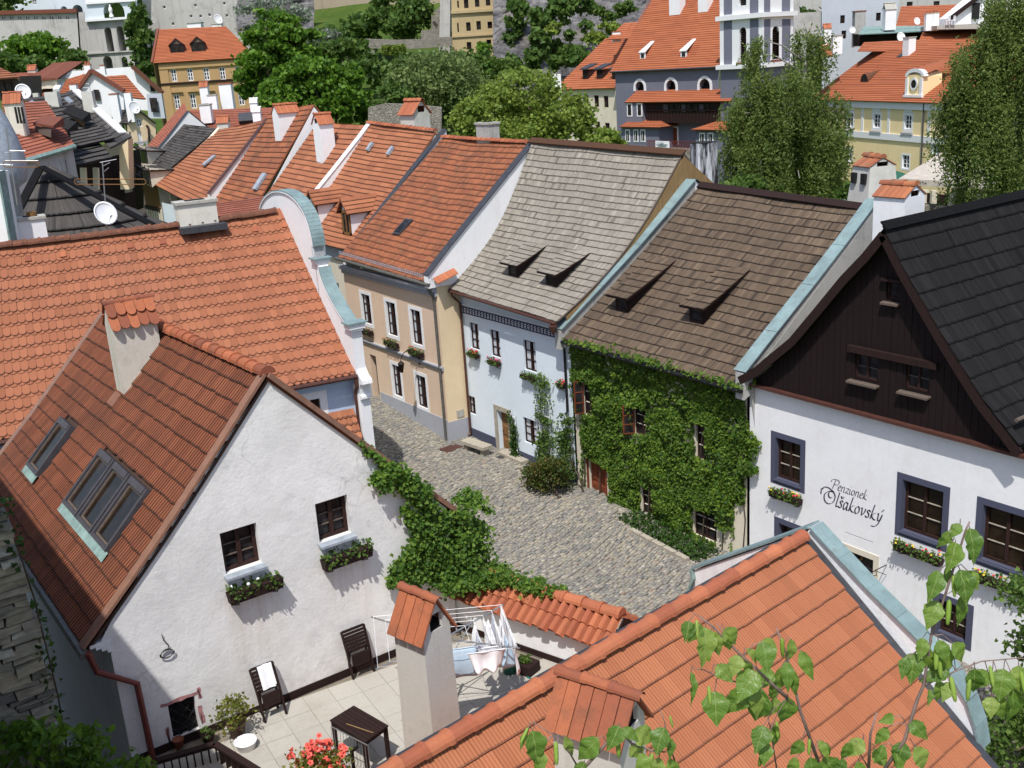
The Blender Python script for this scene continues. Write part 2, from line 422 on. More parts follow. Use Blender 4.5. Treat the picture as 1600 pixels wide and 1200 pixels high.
M = dict(
 white=plaster('white_limewash', (.81, .81, .82), (.50, .48, .46), .6, bump=.45),
 white2=plaster('white_limewash_clean', (.80, .80, .80), (.52, .49, .44), .34, streak=.3),
 bluewhite=plaster('blue_white_plaster', (.68, .76, .82), (.5, .5, .5), .15, streak=.2),
 blue=plaster('pale_blue_plaster', (.44, .53, .68), (.3, .33, .4), .2),
 beige=plaster('beige_plaster', (.66, .50, .37), (.4, .28, .19), .2, streak=.2),
 yellow=plaster('warm_yellow_plaster', (.74, .59, .38), (.45, .35, .22), .2),
 grey=plaster('grey_plinth', (.36, .37, .40), (.2, .2, .21), .4),
 dgrey=plaster('blue_grey_surround', (.075, .08, .12), (.05, .05, .065), .15),
 cream=plaster('cream_plaster', (.66, .60, .48), (.35, .31, .25), .3),
 chim=plaster('grey_render', (.56, .55, .50), (.30, .29, .23), .6),
 whitechim=plaster('white_chimney_render', (.82, .82, .82), (.5, .48, .44), .15),
 stainchim=plaster('stained_chimney_render', (.66, .63, .55), (.33, .24, .08), .6, 1.6),
 oldwall=plaster('old_patchy_render', (.42, .41, .385), (.16, .155, .14), .95, 1.3, bump=.9),
 church=plaster('blue_grey_plaster', (.165, .17, .215), (.10, .10, .125), .3),
 ochre=plaster('ochre_plaster', (.45, .295, .14), (.3, .2, .1), .2),
 yhouse=plaster('pale_yellow_plaster', (.86, .69, .38), (.55, .42, .25), .15),
 palegrey=plaster('pale_grey_render', (.50, .53, .58), (.36, .36, .37), .4),
 castlegrey=plaster('castle_grey_render', (.46, .445, .42), (.17, .16, .145), .95, .33, bump=.7),
 castlewhite=plaster('castle_white_render', (.62, .68, .72), (.4, .42, .44), .3, .4),
 tower=plaster('tower_sandstone_render', (.47, .365, .205), (.25, .19, .11), .5, .5),
 deck=tile_mat('roof_deck', (.10, .06, .045), (.07, .045, .035)),
 tA=tile_mat('terracotta_crown_tile', (.33, .122, .062), (.29, .104, .052), (.20, .09, .06), .24, .5, edge=.95, wd=.12),
 tB=tile_mat('brown_red_ribbed_tile', (.25, .082, .039), (.20, .063, .030), (.055, .030, .022), .5, .45, wd=.14, edge=.9, groove=(2, 0, .9, .27)),
 tC=tile_mat('new_orange_tile', (.385, .14, .066), (.355, .126, .058), (.25, .10, .06), .24, .7, edge=.85, wd=.1, groove=(4.08, 0, .5, .38)),
 tD=tile_mat('orange_beaver_tile', (.365, .14, .068), (.30, .11, .055), (.10, .05, .032), .3, .8, edge=.85, wd=.2),
 tE=tile_mat('old_orange_tile', (.32, .112, .052), (.25, .085, .043), (.08, .05, .032), .6, 1.1, (.17, .115, .06), edge=.8, wd=.16),
 tF=tile_mat('far_orange_tile', (.385, .122, .052), (.345, .105, .045), (.26, .085, .05), .2, .3, edge=.5, wd=.25),
 tG=tile_mat('far_brick_red_tile', (.32, .108, .066), (.27, .088, .054), (.16, .06, .04), .3, .3, edge=.7, wd=.25),
 cap=tile_mat('terracotta_ridge', (.42, .145, .07), (.34, .105, .055), (.16, .07, .04), .35, 2.5, edge=0),
 capold=tile_mat('weathered_terracotta', (.40, .13, .06), (.25, .08, .045), (.10, .06, .04), .5, 3.0, edge=0),
 capmoss=tile_mat('lichen_terracotta', (.42, .155, .07), (.30, .105, .055), (.14, .10, .06), .35, 3, (.20, .18, .13), edge=0),
 sgrey=shingle_mat('silver_shingle', (.305, .275, .23), (.25, .224, .186), (.135, .118, .096), .45),
 sbrown=shingle_mat('brown_shingle', (.155, .112, .075), (.105, .075, .052), (.045, .033, .026), .5),
 sblack=shingle_mat('tarred_shingle', (.0165, .0145, .015), (.011, .0098, .0104), (.005, .0045, .005), .5, .85),
 sdark=shingle_mat('dark_slate_shingle', (.092, .083, .076), (.064, .058, .054), (.026, .024, .023), .4),
 copper=copper_mat('copper_patina', (.20, .28, .285)),
 copper2=plain('copper_patina_dull', (.20, .29, .27), .7, 0, .35, 4),
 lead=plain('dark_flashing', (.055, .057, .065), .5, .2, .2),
 zinc=plain('zinc', (.34, .38, .43), .55, .15, .25),
 gutter=plain('brown_gutter', (.085, .035, .026), .45, .1, .2),
 redpipe=plain('red_brown_pipe', (.15, .035, .028), .45, 0, .2),
 gutterg=plain('weathered_gutter', (.12, .115, .10), .5, .2, .3),
 dwood=wood('dark_brown_wood', (.030, .013, .010), (.013, .006, .006)),
 dboard=wood('black_brown_boards', (.016, .0075, .0065), (.009, .0045, .0045), (14, 14, .5)),
 fwood=wood('window_wood', (.045, .019, .014), (.022, .010, .009)),
 dorwood=wood('ochre_wood', (.25, .13, .045), (.16, .075, .03)),
 plank=wood('weathered_plank', (.33, .215, .095), (.17, .10, .045)),
 redwood=wood('red_wood_door', (.22, .058, .022), (.12, .03, .013)),
 grwood=wood('grey_old_wood', (.16, .125, .10), (.08, .06, .05)),
 wframe=plain('white_paint', (.78, .78, .78), .5, 0, .05),
 greyframe=plain('slate_grey_frame', (.062, .058, .066), .6, .0, .2),
 glass=glass_mat('dark_glass'),
 glassb=glass_mat('brown_glass', (.013, .0075, .004), (.034, .022, .013)),
 curtain=plain('curtain', (.55, .57, .60), .9, 0, .2, 18),
 iron=plain('black_iron', (.015, .015, .017), .5, .3, .2),
 steel=plain('galvanised_steel', (.38, .39, .40), .35, .7, .1),
 concrete=plain('pale_concrete', (.40, .385, .34), .9, 0, .25, 9),
 stone=plain('granite', (.36, .325, .26), .9, 0, .3, 12, .2, .4),
 paver=plain('terrace_paver', (.47, .43, .36), .9, 0, .2, 30, .2, .3),
 sand=plain('jointing_sand', (.21, .18, .14), .95, 0, .25, 20, .1, .4),
 box=wood('planter_wood', (.033, .015, .013), (.017, .008, .008)),
 whiteplastic=plain('white_plastic', (.82, .82, .82), .35, 0, .02),
 greenplastic=plain('green_plastic', (.012, .15, .11), .35, 0, .1),
 linen=plain('white_linen', (.82, .82, .84), .9, 0, .04, 9),
 linenblue=plain('pale_blue_linen', (.50, .66, .80), .9, 0, .06, 9),
 linencheck=plain('grey_linen', (.5, .52, .6), .9, 0, .25, 60),
 linenpink=plain('pink_linen', (.72, .52, .52), .9, 0, .1, 9),
 awning=plain('awning_canvas', (.44, .40, .35), .9, 0, .15, 2),
 green=plain('parasol_green', (.02, .10, .07), .8),
 soot=plain('soot_black', (.012, .012, .012), .9),
 ivy=foliage('ivy_leaf', (.078, .165, .018), (.18, .28, .036), (.026, .07, .010), .32),
 ivyd=foliage('ground_ivy', (.035, .085, .012), (.07, .135, .02), (.012, .032, .006), .25),
 creeper=foliage('vine_leaf', (.085, .16, .016), (.20, .29, .034), (.026, .07, .009), .34),
 birch=birch_mat('birch_leaf'),
 catkin=foliage('catkin', (.22, .34, .05), (.28, .38, .08), (.15, .24, .03), .2),
 twig=plain('birch_twig', (.20, .14, .12), .7, 0, .3, 40),
 bark=wood('bark', (.10, .075, .05), (.05, .038, .026)),
 whitebark=wood('birch_bark', (.42, .40, .36), (.14, .12, .10)),
 lime=foliage('linden_crown', (.10, .205, .018), (.165, .29, .03), (.04, .10, .010)),
 limed=foliage('dark_crown', (.08, .15, .028), (.14, .22, .045), (.038, .08, .016)),
 olive=foliage('willow_crown', (.145, .205, .06), (.22, .28, .09), (.07, .12, .032)),
 young=foliage('young_crown', (.20, .27, .042), (.27, .34, .065), (.10, .165, .025)),
 weep=foliage('weeping_birch_crown', (.155, .215, .055), (.25, .31, .08), (.07, .115, .03), .5),
 bushm=foliage('bush_crown', (.085, .155, .026), (.15, .225, .045), (.035, .075, .014)),
 bloom=foliage('pale_blossom_bush', (.16, .20, .13), (.34, .36, .30), (.06, .10, .05)),
 shrubred=foliage('reddish_rose_leaf', (.07, .115, .018), (.17, .115, .04), (.03, .06, .012)),
 yelgr=foliage('golden_shrub', (.17, .19, .03), (.30, .28, .06), (.06, .09, .015)),
 grass=plain('meadow_grass', (.075, .115, .025), .95, 0, .45, .5, .1, .6),
 grassd=plain('hill_grass', (.055, .095, .018), .95, 0, .5, .3, .1, .6),
 earth=plain('bare_earth', (.25, .16, .09), .95, 0, .3, 1),
 petal_red=plain('red_petal', (.62, .03, .03), .6), petal_yel=plain('yellow_petal', (.75, .55, .05), .6),
 petal_cor=plain('coral_petal', (.72, .12, .09), .6, 0, .3, 30), petal_pink=plain('pink_petal', (.65, .06, .2), .6),
 rubble=rubble('rubble_wall', (.38, .35, .29), (.24, .22, .18), (.42, .40, .35), 2.2),
 rubblefar=rubble('far_rubble_wall', (.34, .31, .26), (.22, .20, .165), (.30, .28, .24), 2.6),
 brickold=plain('old_brick', (.22, .11, .08), .9, 0, .4, 3),
)
def clip_rect(poly, x0, y0, x1, y1):
 def cut(ps, ins, inter):
  o = []
  for k in range(len(ps)):
   a, b = ps[k - 1], ps[k]
   ia, ib = ins(a), ins(b)
   if ib:
    if not ia: o.append(inter(a, b))
    o.append(b)
   elif ia: o.append(inter(a, b))
  return o
 def ix(v): return lambda a, b: (v, a[1] + (b[1] - a[1]) * (v - a[0]) / (b[0] - a[0]))
 def iy(v): return lambda a, b: (a[0] + (b[0] - a[0]) * (v - a[1]) / (b[1] - a[1]), v)
 for ins, it in ((lambda p: p[0] >= x0, ix(x0)), (lambda p: p[0] <= x1, ix(x1)), (lambda p: p[1] >= y0, iy(y0)), (lambda p: p[1] <= y1, iy(y1))):
  if not poly: return []
  poly = cut(poly, ins, it)
 return poly
class Facade:
 """A vertical wall plane: O on z=0, u along the wall, n outward. Openings are read as (s, height)."""
 def __init__(f, house, O, u, n=None):
  f.h = house
  f.O = A3(O[0], O[1], 0)
  f.u = nrm(A3(u[0], u[1], 0))
  f.n = nrm(A3(f.u[1], -f.u[0], 0)) if n is None else nrm(n)
  f.holes = []
 def st(f, x, y):
  p = P(x, y, pl=(f.O, f.n))
  return (p - f.O) @ f.u, p[2]
 def at(f, s, z, d=0): return f.O + f.u * s + Zv * z + f.n * d
 def rect(f, a, b):
  (s0, z1), (s1, z0) = f.st(*a), f.st(*b)
  return min(s0, s1), min(z0, z1), max(s0, s1), max(z0, z1)
 def wall(f, poly, mat, depth=.14, name='wall', **kw):
  mb = MB()
  xs = sorted({p[0] for p in poly} | {h[0] for h in f.holes} | {h[2] for h in f.holes})
  ys = sorted({h[1] for h in f.holes} | {h[3] for h in f.holes} | {min(p[1] for p in poly), max(p[1] for p in poly)})
  if f.holes:
   for i in range(len(xs) - 1):
    for j in range(len(ys) - 1):
     if xs[i + 1] - xs[i] < 1e-6 or ys[j + 1] - ys[j] < 1e-6: continue
     cx, cy = (xs[i] + xs[i + 1]) / 2, (ys[j] + ys[j + 1]) / 2
     if any(h[0] < cx < h[2] and h[1] < cy < h[3] for h in f.holes): continue
     q = clip_rect(list(poly), xs[i], ys[j], xs[i + 1], ys[j + 1])
     if len(q) > 2: mb.face(*[f.at(*p) for p in q])
   for a, b, c, d in f.holes:
    k = -depth - .12
    for p, q in (((a, b), (c, b)), ((c, b), (c, d)), ((c, d), (a, d)), ((a, d), (a, b))):
     mb.face(f.at(*p), f.at(*q), f.at(*q, k), f.at(*p, k))
  else:
   mb.face(*[f.at(*p) for p in poly])
  return mb.build(name, mat, f.h, **kw)
 def window(f, r, cols=2, rows=3, fm='fwood', d=.12, fw=.06, mw=.028, sur=None, sill=None, each=False, curtain=0, glass='glass', name='window', dark=True, ft=.05, bm=None):
  s0, z0, s1, z1 = r
  f.holes.append(r)
  W, H = s1 - s0, z1 - z0
  mb = MB()
  def bar(a, b, c, e, y=0, t=ft): mb.prism([f.at(a, b, -d + y - t / 2), f.at(c, b, -d + y - t / 2), f.at(c, b, -d + y + t / 2), f.at(a, b, -d + y + t / 2)], Zv * (e - b))
  bar(s0, z0, s0 + fw, z1); bar(s1 - fw, z0, s1, z1)
  bar(s0 + fw, z0, s1 - fw, z0 + fw); bar(s0 + fw, z1 - fw, s1 - fw, z1)
  iw, ih = (W - 2 * fw), (H - 2 * fw)
  for k in range(1, cols):
   m = fw * .55 if (cols == 2 and k == 1) else mw / 2
   x = s0 + fw + iw * k / cols
   bar(x - m, z0 + fw, x + m, z1 - fw, .004)
  main, bars = mb, []
  for k in range(1, rows):
   z = z0 + fw + ih * k / rows
   if bm and cols == 2:
    for q in (0, 1):
     x0, x1 = s0 + fw + iw * q / 2 + (.0 if q == 0 else fw * .55), s0 + fw + iw * (q + 1) / 2 - (fw * .55 if q == 0 else 0)
     bars.append(MB().prism([f.at(x0, z - mw / 2, -d - .015), f.at(x1, z - mw / 2, -d - .015), f.at(x1, z - mw / 2, -d + .015), f.at(x0, z - mw / 2, -d + .015)], Zv * mw))
   else: mb.prism([f.at(s0 + fw, z - mw / 2, -d - ft * .35), f.at(s1 - fw, z - mw / 2, -d - ft * .35), f.at(s1 - fw, z - mw / 2, -d + ft * .35), f.at(s0 + fw, z - mw / 2, -d + ft * .35)], Zv * mw)
  win = main.build(name, M[fm], f.h)
  for q in bars: q.build('glazing_bar', M[bm], win)
  if each:
   for i in range(cols):
    for j in range(rows):
     a, b = s0 + fw + iw * i / cols, z0 + fw + ih * j / rows
     dd = -d - .02 - .004 * ((i + j) % 2)
     MB().face(f.at(a, b, dd), f.at(a + iw / cols, b, dd), f.at(a + iw / cols, b + ih / rows, dd), f.at(a, b + ih / rows, dd)).build('pane', M[glass], win)
  else:
   MB().face(f.at(s0, z0, -d - .022), f.at(s1, z0, -d - .022), f.at(s1, z1, -d - .022), f.at(s0, z1, -d - .022)).build('pane', M[glass], win)
  if curtain:
   for sd in (0, 1):
    a = s0 + fw if sd == 0 else s1 - fw - iw * curtain
    MB().grid(lambda u, v: f.at(a + iw * curtain * u, z0 + fw + ih * v, -d - .014 + .004 * sin(u * 19)), 6, 1).build('curtain', M['curtain'], win)
  if sur:
   m, q = sur
   sb = MB()
   for a, b, c, e in ((s0 - q, z0 - q, s0, z1 + q), (s1, z0 - q, s1 + q, z1 + q), (s0, z0 - q, s1, z0), (s0, z1, s1, z1 + q)):
    sb.prism([f.at(a, b, -.01), f.at(c, b, -.01), f.at(c, b, .012), f.at(a, b, .012)], Zv * (e - b))
   e = .004
   for p, q in (((s0 + e, z0 + e), (s1 - e, z0 + e)), ((s1 - e, z0 + e), (s1 - e, z1 - e)), ((s1 - e, z1 - e), (s0 + e, z1 - e)), ((s0 + e, z1 - e), (s0 + e, z0 + e))):
    sb.face(f.at(*p, .012), f.at(*q, .012), f.at(*q, -d), f.at(*p, -d))
   sb.build('surround', M[m], win)
  if sill:
   m, o = sill
   MB().prism([f.at(s0 - .04, z0 - .05, -d), f.at(s1 + .04, z0 - .05, -d), f.at(s1 + .04, z0 - .07, o), f.at(s0 - .04, z0 - .07, o)], Zv * .045).build('sill', M[m], win)
  return win
 def door(f, r, mat='redwood', d=.18, panels=(2, 3), frame=None, arch=False, glass=False, label=None):
  s0, z0, s1, z1 = r
  f.holes.append(r)
  W, H = s1 - s0, z1 - z0
  mb = MB()
  mb.prism([f.at(s0, z0, -d - .06), f.at(s1, z0, -d - .06), f.at(s1, z0, -d), f.at(s0, z0, -d)], Zv * H)
  dr = mb.build('door', M[mat], f.h, label=label)
  for i in range(panels[0]):
   for j in range(panels[1]):
    a, b = s0 + W * (i + .14) / panels[0], z0 + H * (j + .1) / panels[1]
    c, e = s0 + W * (i + .86) / panels[0], z0 + H * (j + .9) / panels[1]
    m2 = MB()
    o = [f.at(a, b, -d + .002), f.at(c, b, -d + .002), f.at(c, e, -d + .002), f.at(a, e, -d + .002)]
    k = .06
    t = [f.at(a + k, b + k, -d + .03), f.at(c - k, b + k, -d + .03), f.at(c - k, e - k, -d + .03), f.at(a + k, e - k, -d + .03)]
    m2.hexa(o, t)
    m2.build('door_panel', M[mat if not (glass and j == panels[1] - 1) else 'glass'], dr)
  MB().tube([f.at(s0 + W * .1, z0 + H * .46, -d + .01), f.at(s0 + W * .1, z0 + H * .46, -d + .07), f.at(s0 + W * .1 + .1, z0 + H * .46, -d + .07)], .013).build('handle', M['iron'], dr)
  if frame:
   m, q = frame
   sb = MB()
   for a, b, c, e in ((s0 - q, z0, s0, z1 + q), (s1, z0, s1 + q, z1 + q), (s0, z1, s1, z1 + q)):
    sb.prism([f.at(a, b, -.01), f.at(c, b, -.01), f.at(c, b, .02), f.at(a, b, .02)], Zv * (e - b))
   sb.build('door_frame', M[m], dr)
  return dr
 def band(f, s0, s1, z0, z1, mat, out=.06, name='band', d0=0):
  return MB().prism([f.at(s0, z0, d0), f.at(s1, z0, d0), f.at(s1, z0, out), f.at(s0, z0, out)], Zv * (z1 - z0)).build(name, M[mat], f.h)
def tpl(V, F, uv=None):
 V = np.array(V, float)
 return V, [i for f in F for i in f], [len(f) for f in F], uv
def t_beaver(w, e, th=.018, L=1.35, seg=6, cut=.36):
 h = w / 2 * .97
 out, inn = [], []
 for k in range(seg + 1):
  a = pi + pi * k / seg
  x, y = h * cos(a), cut * w * (1 + sin(a))
  out.append((x, y)); inn.append((x * .88, y + .028))
 m = seg + 1
 pts = out + inn + [(h, e * L), (-h, e * L)]
 V = [(x, y, th * 2.2 * (1 - y / (e * L)) + .002) for x, y in pts]
 F = [[k, k + 1, m + k + 1, m + k] for k in range(seg)]
 F += [[m + k for k in range(m)] + [2 * m, 2 * m + 1], [0, m, 2 * m + 1], [seg, 2 * m, m + seg]]
 V += [(x, y, z - th) for x, y, z in V[:m]]
 F += [[2 * m + 2 + k, 2 * m + 3 + k, k + 1, k] for k in range(seg)]
 uv = [(0, 0)] * m + [(0, .12)] * m + [(0, 1)] * 2 + [(0, 0)] * m
 return tpl(V, F, np.array(uv, float))
def t_prof(w, e, prof, th=.03, L=1.12):
 V, F = [], []
 n = len(prof)
 for y, dz in ((e * L, 0), (0, th)):
  V += [(x * w, y, z + dz) for x, z in prof]
 V += [(x * w, 0, min(z + th - .02, th - .02)) for x, z in prof]
 for k in range(n - 1):
  F.append([n + k, n + k + 1, k + 1, k])
  F.append([2 * n + k, 2 * n + k + 1, n + k + 1, n + k])
 return tpl(V, F)
RIB2 = [(-.5, 0), (-.44, .03), (-.08, .03), (-.02, 0), (.0, 0), (.06, .03), (.42, .03), (.48, 0), (.5, 0)]
RIB4 = [(-.5, .0), (-.475, .012), (-.28, .012), (-.255, .002), (-.235, .011), (-.03, .011), (-.01, .001), (.01, .011), (.215, .011), (.235, .001), (.26, .011), (.47, .011), (.48, -.006), (.5, -.006)]
def t_shingle(w, e, th=.014, L=1.1):
 h = w * .475
 V = [(-h, 0, th * 2), (h, 0, th * 2), (h, e * L, .004), (-h, e * L, .004), (-h, 0, th), (h, 0, th), (h, e * L, 0), (-h, e * L, 0)]
 return tpl(V, [[0, 1, 2, 3], [4, 5, 1, 0], [5, 6, 2, 1], [7, 4, 0, 3]])
def tile_roof(roof, surf, W, Lh, tp, ew, ev, mat, near=300, name='roof_tile', layers=((0, 0, 0),), brick=True, skip=None, jit=(.004, .01, .03), j0=0, wvar=0, t_hi=1.0):
 """Cover surf(s,t) (s along the eave, t up the slope) with tiles; the `near` nearest in view are objects, the rest one mesh."""
 V, flat, tot, tuv = tp
 if tuv is None: tuv = V[:, :2] / np.array([ew, ev])
 nu, nv = max(1, round(W / ew)), max(1, round(Lh / ev))
 R, O = [], []
 for j in range(j0, nv):
  for lo, lt, lz in layers:
   off = .5 * ((j % 2) if brick else 0) + lo
   t = (j + lt) / nv
   if t > t_hi: continue
   i_s = np.arange(-1, nu + 1) + .5 + off
   for i in i_s:
    s = i / nu
    hw = .5 / nu
    k = 1.0
    if s - hw < -1e-6 or s + hw > 1 + 1e-6:
     a, b = max(0, s - hw), min(1, s + hw)
     if b - a < .3 * hw: continue
     k = (b - a) / (2 * hw); s = (a + b) / 2
    if skip and skip(s, t, 1 / nv): continue
    R.append((s, t, k, lz))
 mats = []
 e = 1e-3
 for s, t, k, lz in R:
  p = surf(s, t)
  t1 = min(1, t + .7 / nv)
  t0 = t1 - .7 / nv
  dv = surf(s, t1) - surf(s, t0)
  dvl = np.linalg.norm(dv) / .7; dvh = nrm(dv)
  s1 = min(1, s + e); du = surf(s1, t) - surf(s1 - e, t)
  dul = np.linalg.norm(du) / e / nu
  n = nrm(np.cross(du, dv))
  duh = nrm(du)
  yaw = random.gauss(0, jit[0])
  a = duh + dvh * yaw
  tilt = random.gauss(0, jit[2]) * .3
  q = p + n * (lz + abs(random.gauss(0, jit[1])) * .4) + dvh * random.gauss(0, jit[1])
  wk = k * (1 + random.uniform(-wvar, wvar))
  m = np.eye(4)
  m[:3, 0] = a * (dul / ew) * wk
  m[:3, 1] = (dvh - n * tilt * .1) * (dvl / ev)
  m[:3, 2] = n
  m[:3, 3] = q
  mats.append(m)
 mats = np.array(mats)
 pr = proj(mats[:, :3, 3])
 vis = (pr[:, 0] > -10) & (pr[:, 0] < 1610) & (pr[:, 1] > -10) & (pr[:, 1] < 1210)
 order = np.argsort(np.where(vis, pr[:, 2], 1e6))
 sel = set(order[:near].tolist()) if near else set()
 sel = {i for i in sel if vis[i]}
 org = ORG[roof.name]
 if sel:
  me = np_mesh(name, V, flat, tot, tuv)
  me.materials.append(mat)
  for i in sel:
   o = bpy.data.objects.new(name, me)
   COL.objects.link(o)
   o.parent = roof
   m = mats[i].copy(); m[:3, 3] -= org
   o.matrix_local = Matrix(m.tolist())
   ORG[o.name] = org
 rest = [i for i in range(len(mats)) if i not in sel]
 if rest:
  mm = mats[rest]
  n = len(V)
  VV = np.einsum('kij,nj->kni', mm[:, :3, :3], V) + mm[:, None, :3, 3] - org
  UV = np.tile(tuv, (len(rest), 1))
  fl = (np.array(flat)[None, :] + (np.arange(len(rest)) * n)[:, None]).ravel()
  me = np_mesh(name + 's', VV.reshape(-1, 3), fl, np.tile(tot, len(rest)), UV)
  link(name + '_field', me, mat, roof, kind='stuff')
def quad_surf(A, B, C, D, bell=0, sag=0, wob=0):
 """A,B eave left/right, C,D ridge right/left. bell: flare at the eave; sag: dip of the middle; wob: old-roof waviness"""
 A, B, C, D = [np.asarray(q, float) for q in (A, B, C, D)]
 n = nrm(np.cross(B - A, D - A))
 ph = random.uniform(0, 6)
 def f(s, t):
  p = (A * (1 - s) + B * s) * (1 - t) + (D * (1 - s) + C * s) * t
  k = -bell * sin(pi * min(1, max(0, t))) * (1 - .35 * t) - sag * sin(pi * s) * (.3 + .7 * t) + wob * (sin(s * 9 + ph + t * 3) + .6 * sin(s * 17 + t * 7 + ph)) * .5
  return p + n * k
 return f
def deck(house, surf, mat=None, nu=10, nv=10, th=.05, name='roof'):
 mb = MB()
 def off(d):
  def g(s, t):
   e = 1e-3
   s = min(1 - e, s); t = min(1 - e, t)
   n = nrm(np.cross(surf(s + e, t) - surf(s, t), surf(s, t + e) - surf(s, t)))
   return surf(s, t) - n * d
  return g
 g = off(.012)
 mb.grid(g, nu, nv)
 h = off(.012 + th)
 mb.grid(lambda s, t: h(1 - s, t), nu, nv)
 for a, b in (((0, 0), (1, 0)), ((1, 0), (1, 1)), ((1, 1), (0, 1)), ((0, 1), (0, 0))):
  N = 10
  for k in range(N):
   p = lerp(a, b, k / N); q = lerp(a, b, (k + 1) / N)
   mb.face(h(*p), h(*q), g(*q), g(*p))
 return mb.build(name, mat or M['deck'], house)
def course_roof(house, A, B, C, D, mat, n=24, h=.03, seg=8, bell=0, sag=0, wob=.02, name='roof', th=.06):
 """Far roof: every course of tiles is a real lapped strip."""
 sf = quad_surf(A, B, C, D, bell, sag, wob)
 e = 1e-3
 nn = nrm(np.cross(np.asarray(B) - np.asarray(A), np.asarray(D) - np.asarray(A)))
 mb = MB(); UV = []
 for j in range(n):
  t0, t1 = j / n, (j + 1) / n
  for i in range(seg):
   s0, s1 = i / seg, (i + 1) / seg
   a, b, c, d = sf(s0, t0) + nn * h, sf(s1, t0) + nn * h, sf(s1, t1) + nn * .003, sf(s0, t1) + nn * .003
   mb.face(a, b, c, d); UV += [(.1, 0), (.1, 0), (.1, 1), (.1, 1)]
   mb.face(a - nn * (h - .004 if j else h + th), b - nn * (h - .004 if j else h + th), b, a); UV += [(.1, 0)] * 4
 for s in (0, 1):
  for j in range(n):
   a, b = sf(s, j / n) + nn * h, sf(s, (j + 1) / n) + nn * .003
   q = [a, b, sf(s, (j + 1) / n) - nn * th, sf(s, j / n) - nn * th]
   mb.face(*(q if s else q[::-1])); UV += [(.1, .5)] * 4
 o = mb.build(name, mat, house)
 UV = np.array(UV); li = np.zeros(len(o.data.loops), np.int32); o.data.loops.foreach_get('vertex_index', li)
 o.data.uv_layers.new(name='UVMap').data.foreach_set('uv', UV[li].astype(np.float32).ravel())
 return o
def ridge_caps(parent, p, q, r=.12, pitch=.38, mat=None, flat=False, name='ridge_tile', seg=7, rise=0, sagz=0):
 p, q = np.asarray(p, float), np.asarray(q, float)
 L = np.linalg.norm(q - p); n = max(1, round(L / pitch)); pitch = L / n
 d = nrm(q - p); a = nrm(np.cross(d, Zv)); up = np.cross(a, d)
 V, F = [], []
 for y, k in ((0, 1.14), (.18, 1.14), (.22, 1.0), (1.16, .96)):
  for i in range(seg + 1):
   an = pi * i / seg
   V.append((cos(an) * r * k, y * pitch, sin(an) * r * k + (.012 if y < .3 else 0) - r * .25))
 m = seg + 1
 for j in range(3):
  for i in range(seg): F.append([j * m + i + 1, j * m + i, (j + 1) * m + i, (j + 1) * m + i + 1])
 F.append(list(range(m)))
 V2, flat_, tot, _ = tpl(V, F)
 me = np_mesh(name, V2, flat_, tot)
 me.materials.append(mat or M['cap'])
 org = ORG[parent.name]
 for k in range(n):
  c = p + d * (pitch * k) - org + Zv * (-sagz * sin(pi * (k + .5) / n))
  o = bpy.data.objects.new(name, me)
  COL.objects.link(o); o.parent = parent; ORG[o.name] = org
  jz = random.gauss(0, .006)
  dd = nrm(d + A3(random.gauss(0, .012), random.gauss(0, .012), random.gauss(0, .012)))
  o.matrix_local = Matrix(((a[0], dd[0], up[0], c[0]), (a[1], dd[1], up[1], c[1]), (a[2], dd[2], up[2], c[2] + jz), (0, 0, 0, 1)))
